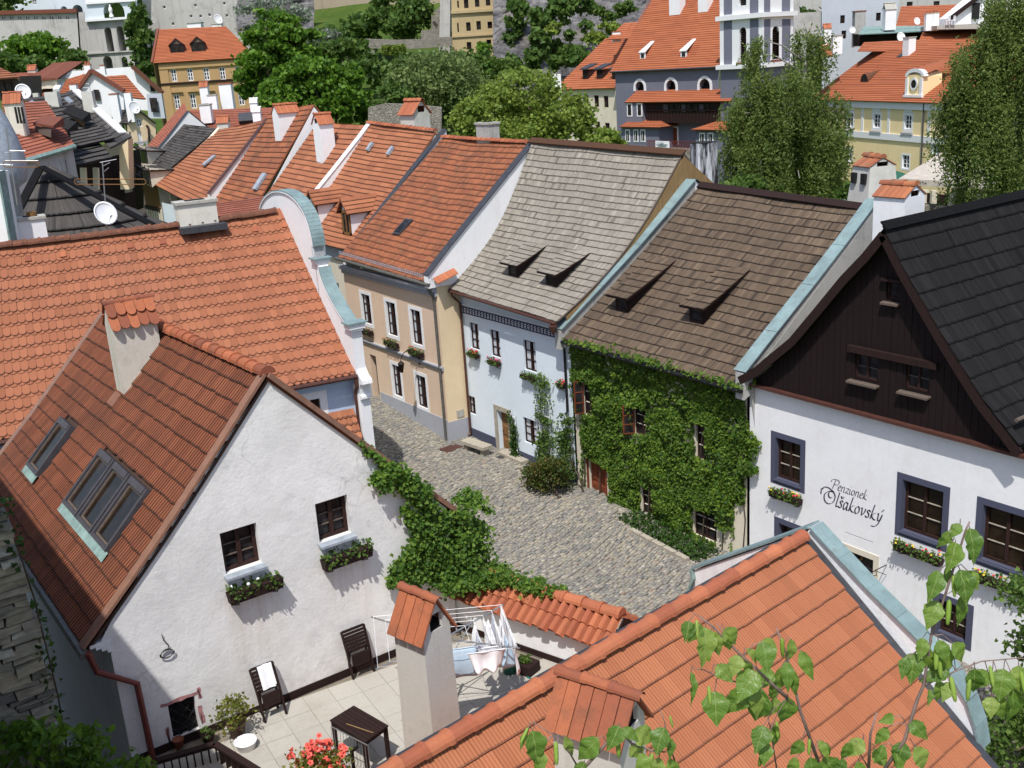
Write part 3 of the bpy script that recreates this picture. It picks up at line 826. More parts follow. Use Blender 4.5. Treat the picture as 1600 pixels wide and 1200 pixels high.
def chimney(house, c, u, wu, wv, z0, z1, mat, hat='slab', hatmat='concrete', taper=0, hh=.35, name='chimney', over=.07, label=None, holes=True, parent=True):
 """c = centre (x,y); hat 'slab' | 'tent' (tiled gable hat along u, open at its ends) | 'pots' | None"""
 u = nrm(A3(u[0], u[1], 0)); v = A3(-u[1], u[0], 0)
 c0 = A3(c[0], c[1], z0); c1 = A3(c[0], c[1], z1)
 def ring(c, k, ex=0): return [c - u * (wu / 2 * k + ex) - v * (wv / 2 * k + ex), c + u * (wu / 2 * k + ex) - v * (wv / 2 * k + ex), c + u * (wu / 2 * k + ex) + v * (wv / 2 * k + ex), c - u * (wu / 2 * k + ex) + v * (wv / 2 * k + ex)]
 mb = MB().hexa(ring(c0, 1 + taper), ring(c1, 1))
 ch = mb.build(name, M[mat], house, label=label)
 if hat == 'slab':
  MB().prism(ring(c1 + Zv * .002, 1, over), Zv * .09).build('chimney_slab', M[hatmat], ch)
  MB().prism(ring(c1 + Zv * .092, .5), Zv * .02).build('flue', M['soot'], ch)
 elif hat == 'pots':
  MB().prism(ring(c1 + Zv * .002, 1, over * .6), Zv * .07).build('chimney_slab', M[hatmat], ch)
  for k in (-.25, .25):
   MB().lathe(c1 + u * wu * k + Zv * .07, [(.12, 0), (.1, .3), (.08, .3), (.08, .1)], 8).build('chimney_pot', M['capold'], ch)
 elif hat == 'tent':
  h = hh
  ap = c1 + Zv * h
  for sg in (-1, 1):
   e = c1 + u * sg * wu / 2
   w = wv / 2
   pts = [e - v * w, e + v * w, ap + u * sg * wu / 2]
   mb = MB().prism(pts, -u * sg * .06) if not holes else None
   if holes:
    mb = MB()
    mb.prism([e - v * w, e - v * w * .45, ap + u * sg * wu / 2 - v * w * .45 - Zv * h * .45, ], -u * sg * .06)
    mb.prism([e + v * w * .45, e + v * w, ap + u * sg * wu / 2 + v * w * .45 - Zv * h * .45], -u * sg * .06)
    mb.prism([e - v * w * .45 + Zv * h * .55, e + v * w * .45 + Zv * h * .55, ap + u * sg * wu / 2], -u * sg * .06)
   mb.build('hat_gable', M[mat], ch)
  MB().face(*ring(c1 + Zv * .004, .96)).build('flue', M['soot'], ch)
  for sg in (-1, 1):
   a = c1 + v * sg * (wv / 2 + over) - Zv * over * h / (wv / 2)
   nt = max(3, round((wu + 2 * over) / .2))
   e0 = -(wu / 2 + over * .8); st = (wu + 1.6 * over) / nt
   sl = nrm(ap - (c1 + v * sg * wv / 2)); n = nrm(np.cross(u, sl)) * (1 if np.cross(u, sl)[2] > 0 else -1)
   Ls = np.linalg.norm(ap - a)
   for k in range(0 if hatmat != 'capold' or holes else nt):
    for jj in (0, 1):
     q = a + u * (e0 + st * (k + .5 + .5 * jj * 0)) + sl * Ls * .5 * jj + n * (.02 + .02 * jj)
     hb = st * .48; L2 = Ls * .6
     ot = [(-hb, L2)] + [(hb * cos(x), hb * (1 + sin(x))) for x in np.linspace(pi, 2 * pi, 7)] + [(hb, L2)]
     MB().prism([q + u * x + sl * (y + (.0 if k % 2 else -.03)) + n * (.03 * (1 - y / L2)) for x, y in ot], n * .022).build('hat_tile', M[hatmat], ch)
   for k in range(nt if hatmat != 'capold' or holes else 0):
    q = a + u * (e0 + st * k)
    z = random.uniform(0, .012)
    b = [q + u * .006, q + u * (st - .006), q + u * (st - .006) + sl * Ls, q + u * .006 + sl * Ls]
    MB().prism([x + n * (.004 + z) for x in b], n * .03).build('hat_tile', M[hatmat], ch)
  ridge_caps(ch, ap - u * (wu / 2 + over) + Zv * .03, ap + u * (wu / 2 + over) + Zv * .03, max(.07, wv * .13), min(.36, wu / 2.2), M[hatmat], name='hat_ridge_tile')
 return ch
def leaf_mesh(name, Pn, size, mat, parent=None, fold=True, face=None, tilt=.9, shape='leaf', org=None, **kw):
 """Pn (n,3) leaf centres; face: (n,3) or (3,) preferred facing; every leaf is its own small folded blade."""
 n = len(Pn)
 if face is None: f = rng.normal(size=(n, 3)); f[:, 2] += .5
 else: f = np.broadcast_to(face, (n, 3)) + rng.normal(size=(n, 3)) * tilt
 f = f / np.linalg.norm(f, axis=1, keepdims=True)
 r = rng.normal(size=(n, 3)); r[:, 2] -= (.9 if shape == 'hang' else .2)
 d = r - f * (r * f).sum(1, keepdims=True); d /= np.linalg.norm(d, axis=1, keepdims=True)
 a = np.cross(f, d)
 sz = size * rng.uniform(.55, 1.3, n)[:, None]
 if shape == 'leaf':
  T = [(-.0, -.5, 0), (-.42, -.12, .1), (0, .02, -.02), (.42, -.12, .1), (0, .55, -.12)]
  F = [[0, 3, 2], [0, 2, 1], [2, 3, 4], [1, 2, 4]]
 elif shape == 'hang':
  T = [(0, -.5, 0), (-.26, -.1, .05), (.26, -.1, .05), (0, .6, 0)]
  F = [[0, 2, 1], [1, 2, 3]]
 else:
  T = [(-.45, -.35, 0), (.4, -.45, .08), (.5, .4, -.05), (-.35, .45, .1)]
  F = [[0, 1, 2], [0, 2, 3]]
 T = np.array(T)
 V = Pn[:, None] + sz[:, None] * (T[None, :, 0, None] * a[:, None] + T[None, :, 1, None] * d[:, None] + T[None, :, 2, None] * f[:, None])
 k = len(T)
 fl = (np.array(F)[None] + (np.arange(n) * k)[:, None, None]).ravel()
 o = ORG[parent.name] if parent is not None else org
 me = np_mesh(name, V.reshape(-1, 3) - o, fl, np.full(n * len(F), 3), smooth=False)
 return link(name, me, mat, parent, o, **kw)
def blob_pts(ells, n, clumps=60, spread=.2, hollow=.55):
 out = []
 vol = np.array([np.prod(r) ** (2 / 3) for c, r in ells]); vol = vol / vol.sum()
 for (c, r), q in zip(ells, vol):
  c, r = np.asarray(c, float), np.asarray(r, float)
  k = max(4, int(clumps * q))
  d = rng.normal(size=(k, 3)); d /= np.linalg.norm(d, axis=1, keepdims=True)
  cc = c + r * d * rng.uniform(hollow, 1, k)[:, None]
  m = max(8, int(n * q))
  wch = rng.integers(0, k, m)
  g = rng.normal(size=(m, 3)) * (np.mean(r) * spread)
  g[:, 2] *= .6
  out.append(cc[wch] + g)
 return np.concatenate(out)
def tree(name, label, base, ells, n, size, mat, trunk=.2, cat='tree', group=None, clumps=60, spread=.2, bark='bark', hollow=.55, limbs=5, shape='quad'):
 base = np.asarray(base, float)
 t = thing(name, label, cat, base, group)
 top = np.mean([c for c, r in ells], 0)
 mb = MB()
 fork = lerp(base, top, .55)
 mb.tube([base - Zv * .3, lerp(base, fork, .5) + A3(trunk * .3, -trunk * .2, 0), fork], trunk, 7, trunk * .6)
 for k in range(limbs):
  c, r = ells[k % len(ells)]
  e = np.asarray(c) + rng.normal(size=3) * np.asarray(r) * .4
  mb.tube([fork - Zv * .1, lerp(fork, e, .5) + rng.normal(size=3) * trunk, e], trunk * .5, 5, trunk * .12)
 mb.build('trunk', M[bark], t, smooth=True)
 leaf_mesh('crown', blob_pts(ells, n, clumps, spread, hollow), size, M[mat], t, shape=shape)
 return t
def weeping(name, label, base, ells, ns, mat, L=(2, 5), size=.16, trunk=.22, group=None, step=.17, bark='whitebark'):
 base = np.asarray(base, float)
 t = thing(name, label, 'tree', base, group)
 mb = MB()
 top = max([np.asarray(c) + A3(0, 0, r[2] * .7) for c, r in ells], key=lambda q: q[2])
 ax = [base - Zv * .3, lerp(base, top, .35) + A3(.3, -.2, 0), lerp(base, top, .7) - A3(.2, .1, 0), top]
 mb.tube(ax, trunk, 7, trunk * .25)
 tw = MB()
 pts = []
 vol = np.array([np.prod(r) ** (2 / 3) for c, r in ells]); vol = vol / vol.sum()
 for (c, r), q in zip(ells, vol):
  c, r = np.asarray(c, float), np.asarray(r, float)
  for b in range(max(2, int(14 * q))):
   d = rng.normal(size=3); d[2] = abs(d[2]) * .6; d = nrm(d)
   e = c + r * d * .85
   s = lerp(base, top, min(.95, max(.3, (e[2] - base[2]) / (top[2] - base[2]) - .12)))
   mb.tube([s, lerp(s, e, .55) + Zv * .4, e], trunk * .28, 5, .02)
  tips = []
  for b in range(max(3, int(ns * q / 26))):
   d = rng.normal(size=3); d[2] = d[2] * .8 + .35; d = nrm(d)
   tips.append((d, c + r * d * rng.uniform(.4, 1.12)))
  for b in range(int(ns * q)):
   d, p = tips[rng.integers(0, len(tips))]
   p = p + rng.normal(size=3) * A3(.42, .42, .3)
   out = A3(d[0], d[1], 0) * .5
   ln = rng.uniform(*L)
   m = int(ln / step)
   q2 = np.linspace(0, 1, m)[:, None]
   arc = p + out * np.sqrt(q2) * rng.uniform(.4, 1.4) - Zv * ln * q2 ** 1.2 + rng.normal(size=(m, 3)) * .10
   arc = arc[arc[:, 2] > base[2] + .3]
   pts.append(arc)
   pts.append(arc + rng.normal(size=arc.shape) * .13)
 mb.build('trunk', M[bark], t, smooth=True)
 leaf_mesh('crown', np.concatenate(pts), size, M[mat], t, shape='hang')
 return t
def flower_box(label, c, u, n, L, mats=('petal_red', 'petal_yel'), nf=14, plant='bushm', D=.2, H=.18, leaf=.075, nl=160, group='window boxes', hang=.08):
 """c = centre of the box's back edge at its bottom; u along the wall, n away from it"""
 u, n = nrm(A3(u[0], u[1], 0)), nrm(A3(n[0], n[1], 0))
 c = np.asarray(c, float)
 t = thing('flower_box', label, 'flower box', c, group)
 mb = MB()
 b = lambda a, q, z: c + u * a + n * (q + .03) + Zv * z
 h = L / 2
 mb.hexa([b(-h + .02, .02, 0), b(h - .02, .02, 0), b(h - .02, D - .02, 0), b(-h + .02, D - .02, 0)], [b(-h, 0, H), b(h, 0, H), b(h, D, H), b(-h, D, H)])
 bx = mb.build('trough', M['box'], t)
 for k in (-.36, .36):
  MB().tube([b(k * L, -.03, -.12), b(k * L, D, -.015), b(k * L, D, .03)], .011, 4).build('bracket', M['iron'], t)
 pts = np.array([b(rng.uniform(-h, h), rng.uniform(-.02, D + .05), H + rng.uniform(-.02, .13)) for _ in range(nl)])
 dr = np.array([b(rng.uniform(-h, h), D + rng.uniform(0, .06), H - rng.uniform(0, hang * 1.6)) for _ in range(nl // 3)])
 leaf_mesh('foliage', np.concatenate([pts, dr]), leaf, M[plant], t, shape='leaf')
 for m in mats:
  fb = MB()
  for _ in range(nf):
   p = b(rng.uniform(-h, h), rng.uniform(0, D + .04), H + rng.uniform(.05, .17))
   fb.lathe(p, [(0, -.02), (.034, .0), (.02, .028), (0, .034)], 6, nrm(rng.normal(size=3) * .5 + Zv))
  fb.build('blossom', M[m], t)
 return t
def dish(label, c, face, r, mast=None, group='satellite dishes'):
 c = np.asarray(c, float)
 face = nrm(face)
 t = thing('satellite_dish', label, 'satellite dish', mast if mast is not None else c - Zv * r * 1.5, group)
 MB().lathe(c, [(0, -.14 * r), (.5 * r, -.1 * r), (.85 * r, -.02 * r), (r, .05 * r), (r, .03 * r), (.5 * r, -.12 * r), (0, -.17 * r)], 20, face).build('reflector', M['whiteplastic'], t, smooth=True)
 f = c + face * r * 1.0 - Zv * r * .55
 MB().tube([c - Zv * r * .9, f], .012 * max(1, r / .4), 5).tube([f, f - face * .12 * max(1, r / .4)], .03 * max(1, r / .4), 6).build('feed_arm', M['steel'], t)
 MB().tube([c - face * r * .15, c - face * r * .3 - Zv * .1, (mast if mast is not None else c - face * r * .3 - Zv * r * 1.6)], .02 * max(1, r / .4), 6).build('mast', M['steel'], t)
 return t
# ================================================================ ground, street
def zs(y):
 return float(np.interp(y, [0, 13, 20, 35, 41, 55, 90, 130], [-.6, -.45, -.25, 0, .55, 1.3, 2.4, 3.0]))
HX = [-100, 60, 120, 165, 190, 220, 250, 285, 330, 420, 600]
HZ = [0, 0, 0, 2, 8, 15, 21, 31, 52, 95, 150]
def gz(x, y):
 d = x * FH[0] + y * FH[1]
 lat = x * FH[1] - y * FH[0]
 k = np.interp(lat, [-140, -75, -40, 20, 60, 110, 200], [.6, .66, .9, .95, .75, .55, .5])
 h = np.interp(d, HX, HZ) * k
 near = zs(y) if x < 24 else -.5
 return h + (near if d < 150 else 1.0) - .12
mb = MB()
NX, NY = 90, 110
def gfn(u, v):
 d = -40 + 700 * v ** 1.3
 lat = (u - .5) * (160 + 900 * v)
 x, y = FH[0] * d + FH[1] * lat, FH[1] * d - FH[0] * lat
 return (x, y, gz(x, y) + (random.uniform(-.8, .8) if d > 175 else 0))
mb.grid(gfn, NX, NY)
gm = NB('ground_cover')
c_ = gm.mix(gm.rng(gm.noise(gm.pos(), .12, 7, .7), .4, .62), (.075, .11, .022), (.045, .085, .015))
c_ = gm.mix(gm.rng(gm.noise(gm.pos(), .35, 6, .75), .6, .75, 0, .5), c_, (.20, .15, .08))
gm.fin(c_, .95, gm.noise(gm.pos(), 1.5, 6, .7), .8, .3, .1)
mb.build('ground', gm.m, None, smooth=True, kind='structure')
SX0, SX1 = 13.2, 22.9
mb = MB()
mb.grid(lambda u, v: (SX0 - 1.5 + (SX1 + 1 - SX0 + 1.5) * u, 6 + 50 * v, zs(6 + 50 * v) - .035), 4, 60)
street = mb.build('street', M['sand'], None, kind='structure')
cm = NB('cobble_stone')
r_ = cm.rnd()
c_ = cm.ramp(r_, [(0, (.17, .163, .15)), (.3, (.225, .213, .188)), (.55, (.265, .245, .205)), (.82, (.31, .272, .20)), (.95, (.39, .36, .30)), (1, (.24, .17, .13))])
c_ = cm.mix(cm.rng(cm.noise(cm.pos(), .5, 5, .7), .4, .7, 0, .45), c_, (.15, .145, .13))
COB = cm.fin(c_, .75, cm.noise(cm.pos(), 30, 3, .6), .4, .01, .35)
def cob_tpl():
 V = [(-.5, -.5, -.03), (.5, -.5, -.03), (.5, .5, -.03), (-.5, .5, -.03), (-.46, -.46, .012), (.46, -.46, .012), (.46, .46, .012), (-.46, .46, .012), (-.3, -.3, .028), (.3, -.3, .028), (.3, .3, .028), (-.3, .3, .028)]
 F = [[0, 1, 5, 4], [1, 2, 6, 5], [2, 3, 7, 6], [3, 0, 4, 7], [4, 5, 9, 8], [5, 6, 10, 9], [6, 7, 11, 10], [7, 4, 8, 11], [8, 9, 10, 11]]
 return tpl(V, F)
cV, cF, cT, _ = cob_tpl()
items = []
y = 11.0
while y < 52:
 ph = y * 1.3
 x = SX0 - .6 + random.uniform(0, .2)
 rh = random.uniform(.095, .14)
 while x < SX1 + .5:
  wd = random.uniform(.10, .22)
  cx = x + wd / 2
  cy = y + .22 * sin(cx * .8 + y * .13) + .02 * random.gauss(0, 1) + .25 * (cx - 18)
  if cy > 11 and not (cy < 17 and cx < 16.4 - (cy - 12) * .0):
   a = .22 * .8 * cos(cx * .8 + y * .13) + .25 + random.gauss(0, .06)
   items.append((cx, cy, wd * .94, rh * random.uniform(.85, 1.0), atan2(a, 1), random.uniform(-.008, .012)))
  x += wd
 y += rh
IT = np.array(items)
mm = np.zeros((len(IT), 4, 4)); mm[:, 3, 3] = 1
ca, sa = np.cos(IT[:, 4]), np.sin(IT[:, 4])
mm[:, 0, 0] = ca * IT[:, 2]; mm[:, 1, 0] = sa * IT[:, 2]; mm[:, 0, 1] = -sa * IT[:, 3]; mm[:, 1, 1] = ca * IT[:, 3]; mm[:, 2, 2] = 1
mm[:, 0, 3], mm[:, 1, 3] = IT[:, 0], IT[:, 1]
mm[:, 2, 3] = [zs(q) + dz for q, dz in zip(IT[:, 1], IT[:, 5])]
pr = proj(mm[:, :3, 3])
vis = (pr[:, 0] > 600) & (pr[:, 0] < 1085) & (pr[:, 1] > 700) & (pr[:, 1] < 985) & (pr[:, 1] < 965 - .35 * (1000 - np.minimum(pr[:, 0], 1000)) + 30)
order = [i for i in np.argsort(np.where(vis, pr[:, 2], 1e9))[:300] if vis[i]]
org = ORG[street.name]
cme = np_mesh('cobblestone', cV, cF, cT); cme.materials.append(COB)
for i in order:
 o = bpy.data.objects.new('cobblestone', cme); COL.objects.link(o); o.parent = street
 m = mm[i].copy(); m[:3, 3] -= org; o.matrix_local = Matrix(m.tolist()); ORG[o.name] = org
rest = np.setdiff1d(np.arange(len(IT)), order)
VV = np.einsum('kij,nj->kni', mm[rest][:, :3, :3], cV) + mm[rest][:, None, :3, 3] - org
link('cobblestone_field', np_mesh('cobbles', VV.reshape(-1, 3), (np.array(cF)[None] + (np.arange(len(rest)) * len(cV))[:, None]).ravel(), np.tile(cT, len(rest))), COB, street, kind='stuff')
# ================================================================ white gable house, front left
Yg = 16.568
H1 = thing('gable_house', 'white gable house with brown-red ribbed tile roof, skylights and stained chimney, above the terrace', 'house', (6.45, Yg, 4))
f1 = Facade(H1, (0, Yg), (1, 0), (0, -1, 0))
w1 = f1.rect((343, 834), (409, 879)); w2 = f1.rect((492, 788), (549, 832)); w3 = f1.rect((262, 1102), (313, 1140))
f1.window(w1, 2, 3, bm='grwood', mw=.018, d=.14, fw=.07, sill=('zinc', .16), each=True)
f1.window(w2, 2, 3, bm='grwood', mw=.018, d=.14, fw=.07, sill=('zinc', .16), each=True)
f1.window(w3, 1, 1, 'iron', d=.14, fw=.03)
mb = MB()
for k in range(-3, 5):
 for sg in (1, -1):
  s0, z0, s1, z1 = w3
  a, b = clip_seg = None, None
  x0 = (s0 + s1) / 2 + k * .17
  pts = [(x0 + sg * (z - (z0 + z1) / 2) * .8, z) for z in np.linspace(z0, z1, 12)]
  pts = [q for q in pts if s0 < q[0] < s1]
  if len(pts) > 1: mb.tube([f1.at(pts[0][0], pts[0][1], -.08), f1.at(pts[-1][0], pts[-1][1], -.08)], .011, 4)
mb.build('window_grille', M['iron'], H1)
ap = P(418, 588, Y=Yg); ev = P(137, 1008, Y=Yg); vr = P(600, 722, Y=Yg)
vleft = [(150, 1005), (172, 968), (215, 895), (262, 820), (310, 745), (360, 672), (418, 588)]
vl = [P(x, y, Y=Yg) for x, y in vleft]
poly = [(3.16, 3.4), (9.75, 3.4), (9.75, 6.75), (vr[0], vr[2]), (ap[0], ap[2] - .03)] + [(p[0], p[2] - .05) for p in vl[::-1][1:-1]] + [(3.05, 6.42), (3.16, 6.15)]
f1.wall(poly, gable_wall_mat('gable_limewash', (w1[0] + w1[2]) / 2 + .1, (w2[0] + w2[2]) / 2 + .12, w1[1] - .45), .16)
MB().abox(3.2, 9.7, Yg - .02, Yg + .02, 3.98, 4.13).build('skirting', M['dwood'], H1)
MB().face((3.16, Yg + .01, 0), (3.16, 26, 0), (3.16, 26, 6.5), (3.16, Yg + .01, 6.5)).face((9.75, Yg, 0), (9.75, 26, 0), (9.75, 26, 6.7), (9.75, Yg, 6.7)).face((3.16, 26, 0), (9.75, 26, 0), (9.75, 26, 6.7), (6.47, 26, 10), (3.16, 26, 6.5)).build('side_wall', M['white'], H1)
mb = MB()
for k in range(5): mb.abox(2.86 + k * .085, 3.18, Yg - .025 + k * .004, Yg + 2, 6.34 - k * .055, 6.40 - k * .055)
mb.build('eave_moulding', M['white'], H1)
mb = MB()
s0, z0, s1, z1 = w3
for a, b, c, e in ((s0 - .12, z1 + .0, s1 + .08, z1 + .055), (s1 + .03, z0 + .1, s1 + .1, z1 - .25), (s0 - .1, z0 - .05, s0 - .05, z0 + .3), (s1 + .05, z1 - .1, s1 + .12, z1 + .1)):
 mb.grid(lambda u, v: f1.at(a + (c - a) * u + random.uniform(-.02, .02), b + (e - b) * v + random.uniform(-.02, .02), .004), 6, 3)
mb.build('worn_paint', plain('worn_red_paint', (.42, .20, .20), .9, 0, .5, 9), H1)
YF = 25.9
A_, B_, C_, D_ = (2.80, YF, 6.36), (2.80, Yg - .03, 6.36), (6.47, Yg - .03, 10.14), (6.47, YF, 10.0)
sf1 = quad_surf(A_, B_, C_, D_, bell=.07, wob=.012)
roof1 = deck(H1, sf1, nu=6, nv=8)
q0, du_, dv_ = A3(*A_), A3(*B_) - A3(*A_), A3(*D_) - A3(*A_)
nv_ = nrm(np.cross(du_, dv_))
def on1(x, y): return P(x, y, pl=(q0 + nv_ * -.03, nv_))
def st1(p):
 d = p - q0
 return (d @ du_) / (du_ @ du_), (d @ dv_) / (dv_ @ dv_)
tip = on1(197, 622)
ch_c = (tip[0] + .55, tip[1] + .22)
sky3 = [(160, 705), (240, 765), (180, 865), (103, 795)]
sky1 = [(97, 655), (122, 668), (65, 745), (47, 733)]
rects = []
def skylight(px, n, label=None, apron=True):
 c = [on1(*q) for q in px]
 st = [st1(q) for q in c]
 s0 = (st[0][0] + st[3][0]) / 2; s1 = (st[1][0] + st[2][0]) / 2
 t1 = (st[0][1] + st[1][1]) / 2; t0 = (st[2][1] + st[3][1]) / 2
 rects.append((s0, s1, t0, t1))
 L = np.linalg.norm(du_)
 for k in range(n):
  a, b = s0 + (s1 - s0) * (k + .04) / n, s0 + (s1 - s0) * (k + .96) / n
  g = lambda s, t, h: q0 + du_ * s + dv_ * t + nv_ * h
  mb = MB()
  fs, ft = .075 / L, .075 / np.linalg.norm(dv_)
  def bar(a0, b0, a1, b1, h): mb.hexa([g(a0, b0, -.06), g(a1, b0, -.06), g(a1, b1, -.06), g(a0, b1, -.06)], [g(a0, b0, h), g(a1, b0, h), g(a1, b1, h), g(a0, b1, h)])
  bar(a, t0, a + fs, t1, .10); bar(b - fs, t0, b, t1, .10); bar(a + fs, t0, b - fs, t0 + ft, .095); bar(a + fs, t1 - ft * 1.8, b - fs, t1, .12)
  win = mb.build('skylight', M['greyframe'], H1)
  mb = MB()
  a2, b2, t2, t3 = a + fs, b - fs, t0 + ft, t1 - ft * 1.8
  i_ = .55
  for r in ((a2, t2, a2 + fs * i_, t3), (b2 - fs * i_, t2, b2, t3), (a2 + fs * i_, t2, b2 - fs * i_, t2 + ft * i_), (a2 + fs * i_, t3 - ft * i_, b2 - fs * i_, t3)): bar(*r, .05)
  mb.build('sash', M['grwood'], win)
  MB().face(g(a2, t2, .02), g(b2, t2, .02), g(b2, t3, .02), g(a2, t3, .02)).build('pane', M['glassb'], win)
 if apron:
  mb = MB()
  nn = int((s1 - s0) * L / .05)
  mb.grid(lambda u, v: q0 + du_ * (s0 - .004 + (s1 - s0 + .008) * u) + dv_ * (t0 - .034 + .036 * v) + nv_ * (.055 + .018 * (int(u * nn) % 2)), nn, 1)
  mb.build('lead_apron', M['copper2'], H1)
skylight(sky3, 3); skylight(sky1, 1)
rects.append((st1(on1(176, 500))[0] - .0, st1(on1(176, 500))[0] - .0, 2, 2))
sc, tc = st1(tip)
rects.append((sc - .06, sc - .01, tc - .01, 1.0))
def skip1(s, t, e): return any(a < s < b and c - e * .7 < t < d - e * .2 for a, b, c, d in rects[:2])
tile_roof(roof1, sf1, YF - Yg + .1, 5.3, t_prof(.20, .335, RIB2, .035), .20, .335, M['tB'], 300, skip=skip1, jit=(.003, .006, .02), brick=False)
course_roof(H1, (10.2, Yg - .03, 6.3), (10.2, YF, 6.3), (6.47, YF, 10.0), (6.47, Yg - .03, 10.14), M['tB'], 16, name='roof')
ridge_caps(H1, (6.47, Yg - .05, 10.20), (6.47, YF, 10.05), .13, .36, M['capold'])
vb = MB()
for k in range(8):
 a, b = sf1(1, k / 8), sf1(1, (k + 1) / 8)
 vb.beam(a + A3(-.0, .06, 0) + nv_ * .075, b + A3(0, .06, 0) + nv_ * .075, .21, .05, nv_)
vb.build('verge_flashing', plain('brown_verge', (.26, .135, .09), .6, .1, .15), H1)
vb = MB()
for k in range(8):
 a, b = sf1(0, k / 8), sf1(0, (k + 1) / 8)
 vb.beam(a + A3(0, .12, .05), b + A3(0, .12, .05), .24, .05, nv_)
vb.build('verge_board', plain('brown_verge_far', (.25, .14, .10), .6, .1, .2), H1)
vb = MB()
vb.beam((10.2, Yg - .03, 6.32), (6.47, Yg - .03, 10.18), .14, .09)
vb.build('verge_board', plain('brown_verge_board', (.24, .13, .09), .6, .1, .2), H1)
chimney(H1, (tip[0] + .42, tip[1] + .24), (1, 0), .90, .52, 8.7, 10.38, 'stainchim', 'tent', 'capold', hh=.42, holes=False, over=.05)
MB().beam(tip + A3(-.16, .1, -.05), tip + A3(-.16, .5, -.05), .3, .04, nv_).beam(tip + A3(0, -.06, .06), tip + A3(.85, -.06, .93), .1, .05, nv_).build('chimney_flashing', plain('brown_flashing', (.22, .10, .065), .6), H1)
g1 = [(2.72, YF, 6.36), (2.72, Yg - .15, 6.33)]
MB().tube(g1, .07, 6).build('gutter', M['gutterg'], H1)
dp = [P(137, 1020, Y=Yg - .15), P(152, 1050, Y=Yg - .12), P(214, 1068, Y=Yg - .12), P(240, 1190, Y=Yg - .12)]
MB().tube(dp, .055, 8).build('downpipe', M['redpipe'], H1)
cab = [f1.at(*f1.st(*q), .03) for q in ((252, 990), (255, 1000), (262, 1006), (263, 1012))]
cb = MB().tube(cab, .008, 4)
cc, r0_ = f1.st(260, 1020), .10
for k in range(3): cb.tube([f1.at(cc[0] + (.1 + .012 * k) * cos(t), cc[1] + (.085 - .01 * k) * sin(t), .03 + .006 * k) for t in np.linspace(.4 * k, .4 * k + 5.9, 18)], .007, 4, cap=False)
cb.build('cable_coil', M['iron'], H1)
flower_box('planter box under the left window of the white gable wall with a few white flowers', f1.at((w1[0] + w1[2]) / 2 + .1, w1[1] - .50, 0), (1, 0), (0, -1), 1.0, ('wframe',), 3, nl=120, H=.2)
flower_box('planter box under the right window of the white gable wall, leafy green plants only', f1.at((w2[0] + w2[2]) / 2 + .12, w2[1] - .50, 0), (1, 0), (0, -1), 1.0, (), nl=130, H=.2)
# ================================================================ terrace and its furniture
W0, W1 = A3(9.75, 16.75, 4), A3(10.78, 13.3, 4)
mb = MB().prism([(3.0, Yg, 0.0), (2.2, 9, 0.0), (11.2, 9.0, 0), (10.9, 13.2, 0), (9.75, Yg, 0)], Zv * 3.96)
terr = mb.build('terrace', M['sand'], None, kind='structure')
pm = NB('paver')
c_ = pm.mix(pm.rnd(), (.51, .485, .435), (.455, .43, .385))
c_ = pm.mix(pm.rng(pm.noise(pm.pos(), 90, 3, .7), .35, .7, 0, .7), c_, (.24, .215, .17))
c_ = pm.mix(pm.rng(pm.noise(pm.pos(), 1.1, 6, .75), .5, .75, 0, .45), c_, (.27, .24, .19))
PAV = pm.fin(c_, .9, pm.noise(pm.pos(), 60, 3, .7), .3, .01, .15)
th = radians(-6)
e1, e2 = A3(cos(th), sin(th), 0), A3(-sin(th), cos(th), 0)
pme = np_mesh('paving_slab', *tpl([(-.248, -.248, -.03), (.248, -.248, -.03), (.248, .248, -.03), (-.248, .248, -.03), (-.2465, -.2465, .0), (.2465, -.2465, .0), (.2465, .2465, .0), (-.2465, .2465, .0)], [[4, 5, 6, 7], [0, 1, 5, 4], [1, 2, 6, 5], [2, 3, 7, 6], [3, 0, 4, 7]]))
pme.materials.append(PAV)
for i in range(-16, 14):
 for j in range(-12, 12):
  p = A3(7.2, 13.6, 4.0) + e1 * i * .5 + e2 * j * .5
  if p[1] > Yg - .2 or p[1] < 9.4 or p[0] < 2.6: continue
  if (p - W0) @ nrm(np.cross(W1 - W0, Zv)) < -.02 and False: continue
  lim = 9.75 + (Yg - p[1]) * .3
  if p[0] > lim - .1: continue
  o = bpy.data.objects.new('paving_slab', pme); COL.objects.link(o); o.parent = terr; ORG[o.name] = ORG[terr.name]
  l = p - ORG[terr.name] + A3(0, 0, random.uniform(-.003, .003))
  o.matrix_local = Matrix.Translation(Vector(l)) @ Matrix.Rotation(th + random.gauss(0, .004), 4, 'Z')
tw = thing('boundary_wall', 'low white wall with barrel tile coping between the terrace and the street', 'wall', W0)
wd = nrm(W1 - W0); wn_ = nrm(A3(-wd[1], wd[0], 0)) * 1
if wn_[0] < 0: wn_ = -wn_
a, b = W0 + wd * -.2, W1 + wd * .25
a[2] = b[2] = -.4
MB().prism([a, b, b + wn_ * .55, a + wn_ * .55], Zv * 5.15).build('wall', M['white2'], tw)
MB().beam(W0 + A3(0, 0, .06) - wn_ * .012, W1 + A3(0, 0, .06) - wn_ * .012, .03, .12).build('skirting', M['dwood'], tw)
E0, E1 = W0 + wd * -.25 - wn_ * .16 + Zv * .72, W1 + wd * .28 - wn_ * .16 + Zv * .72
R0, R1 = W0 + wd * -.25 + wn_ * .40 + Zv * 1.14, W1 + wd * .28 + wn_ * .40 + Zv * 1.14
BAR = [(-.5, -.03), (-.42, .0), (-.3, .055), (-.12, .085), (.06, .085), (.24, .055), (.36, .0), (.42, -.03), (.5, -.03)]
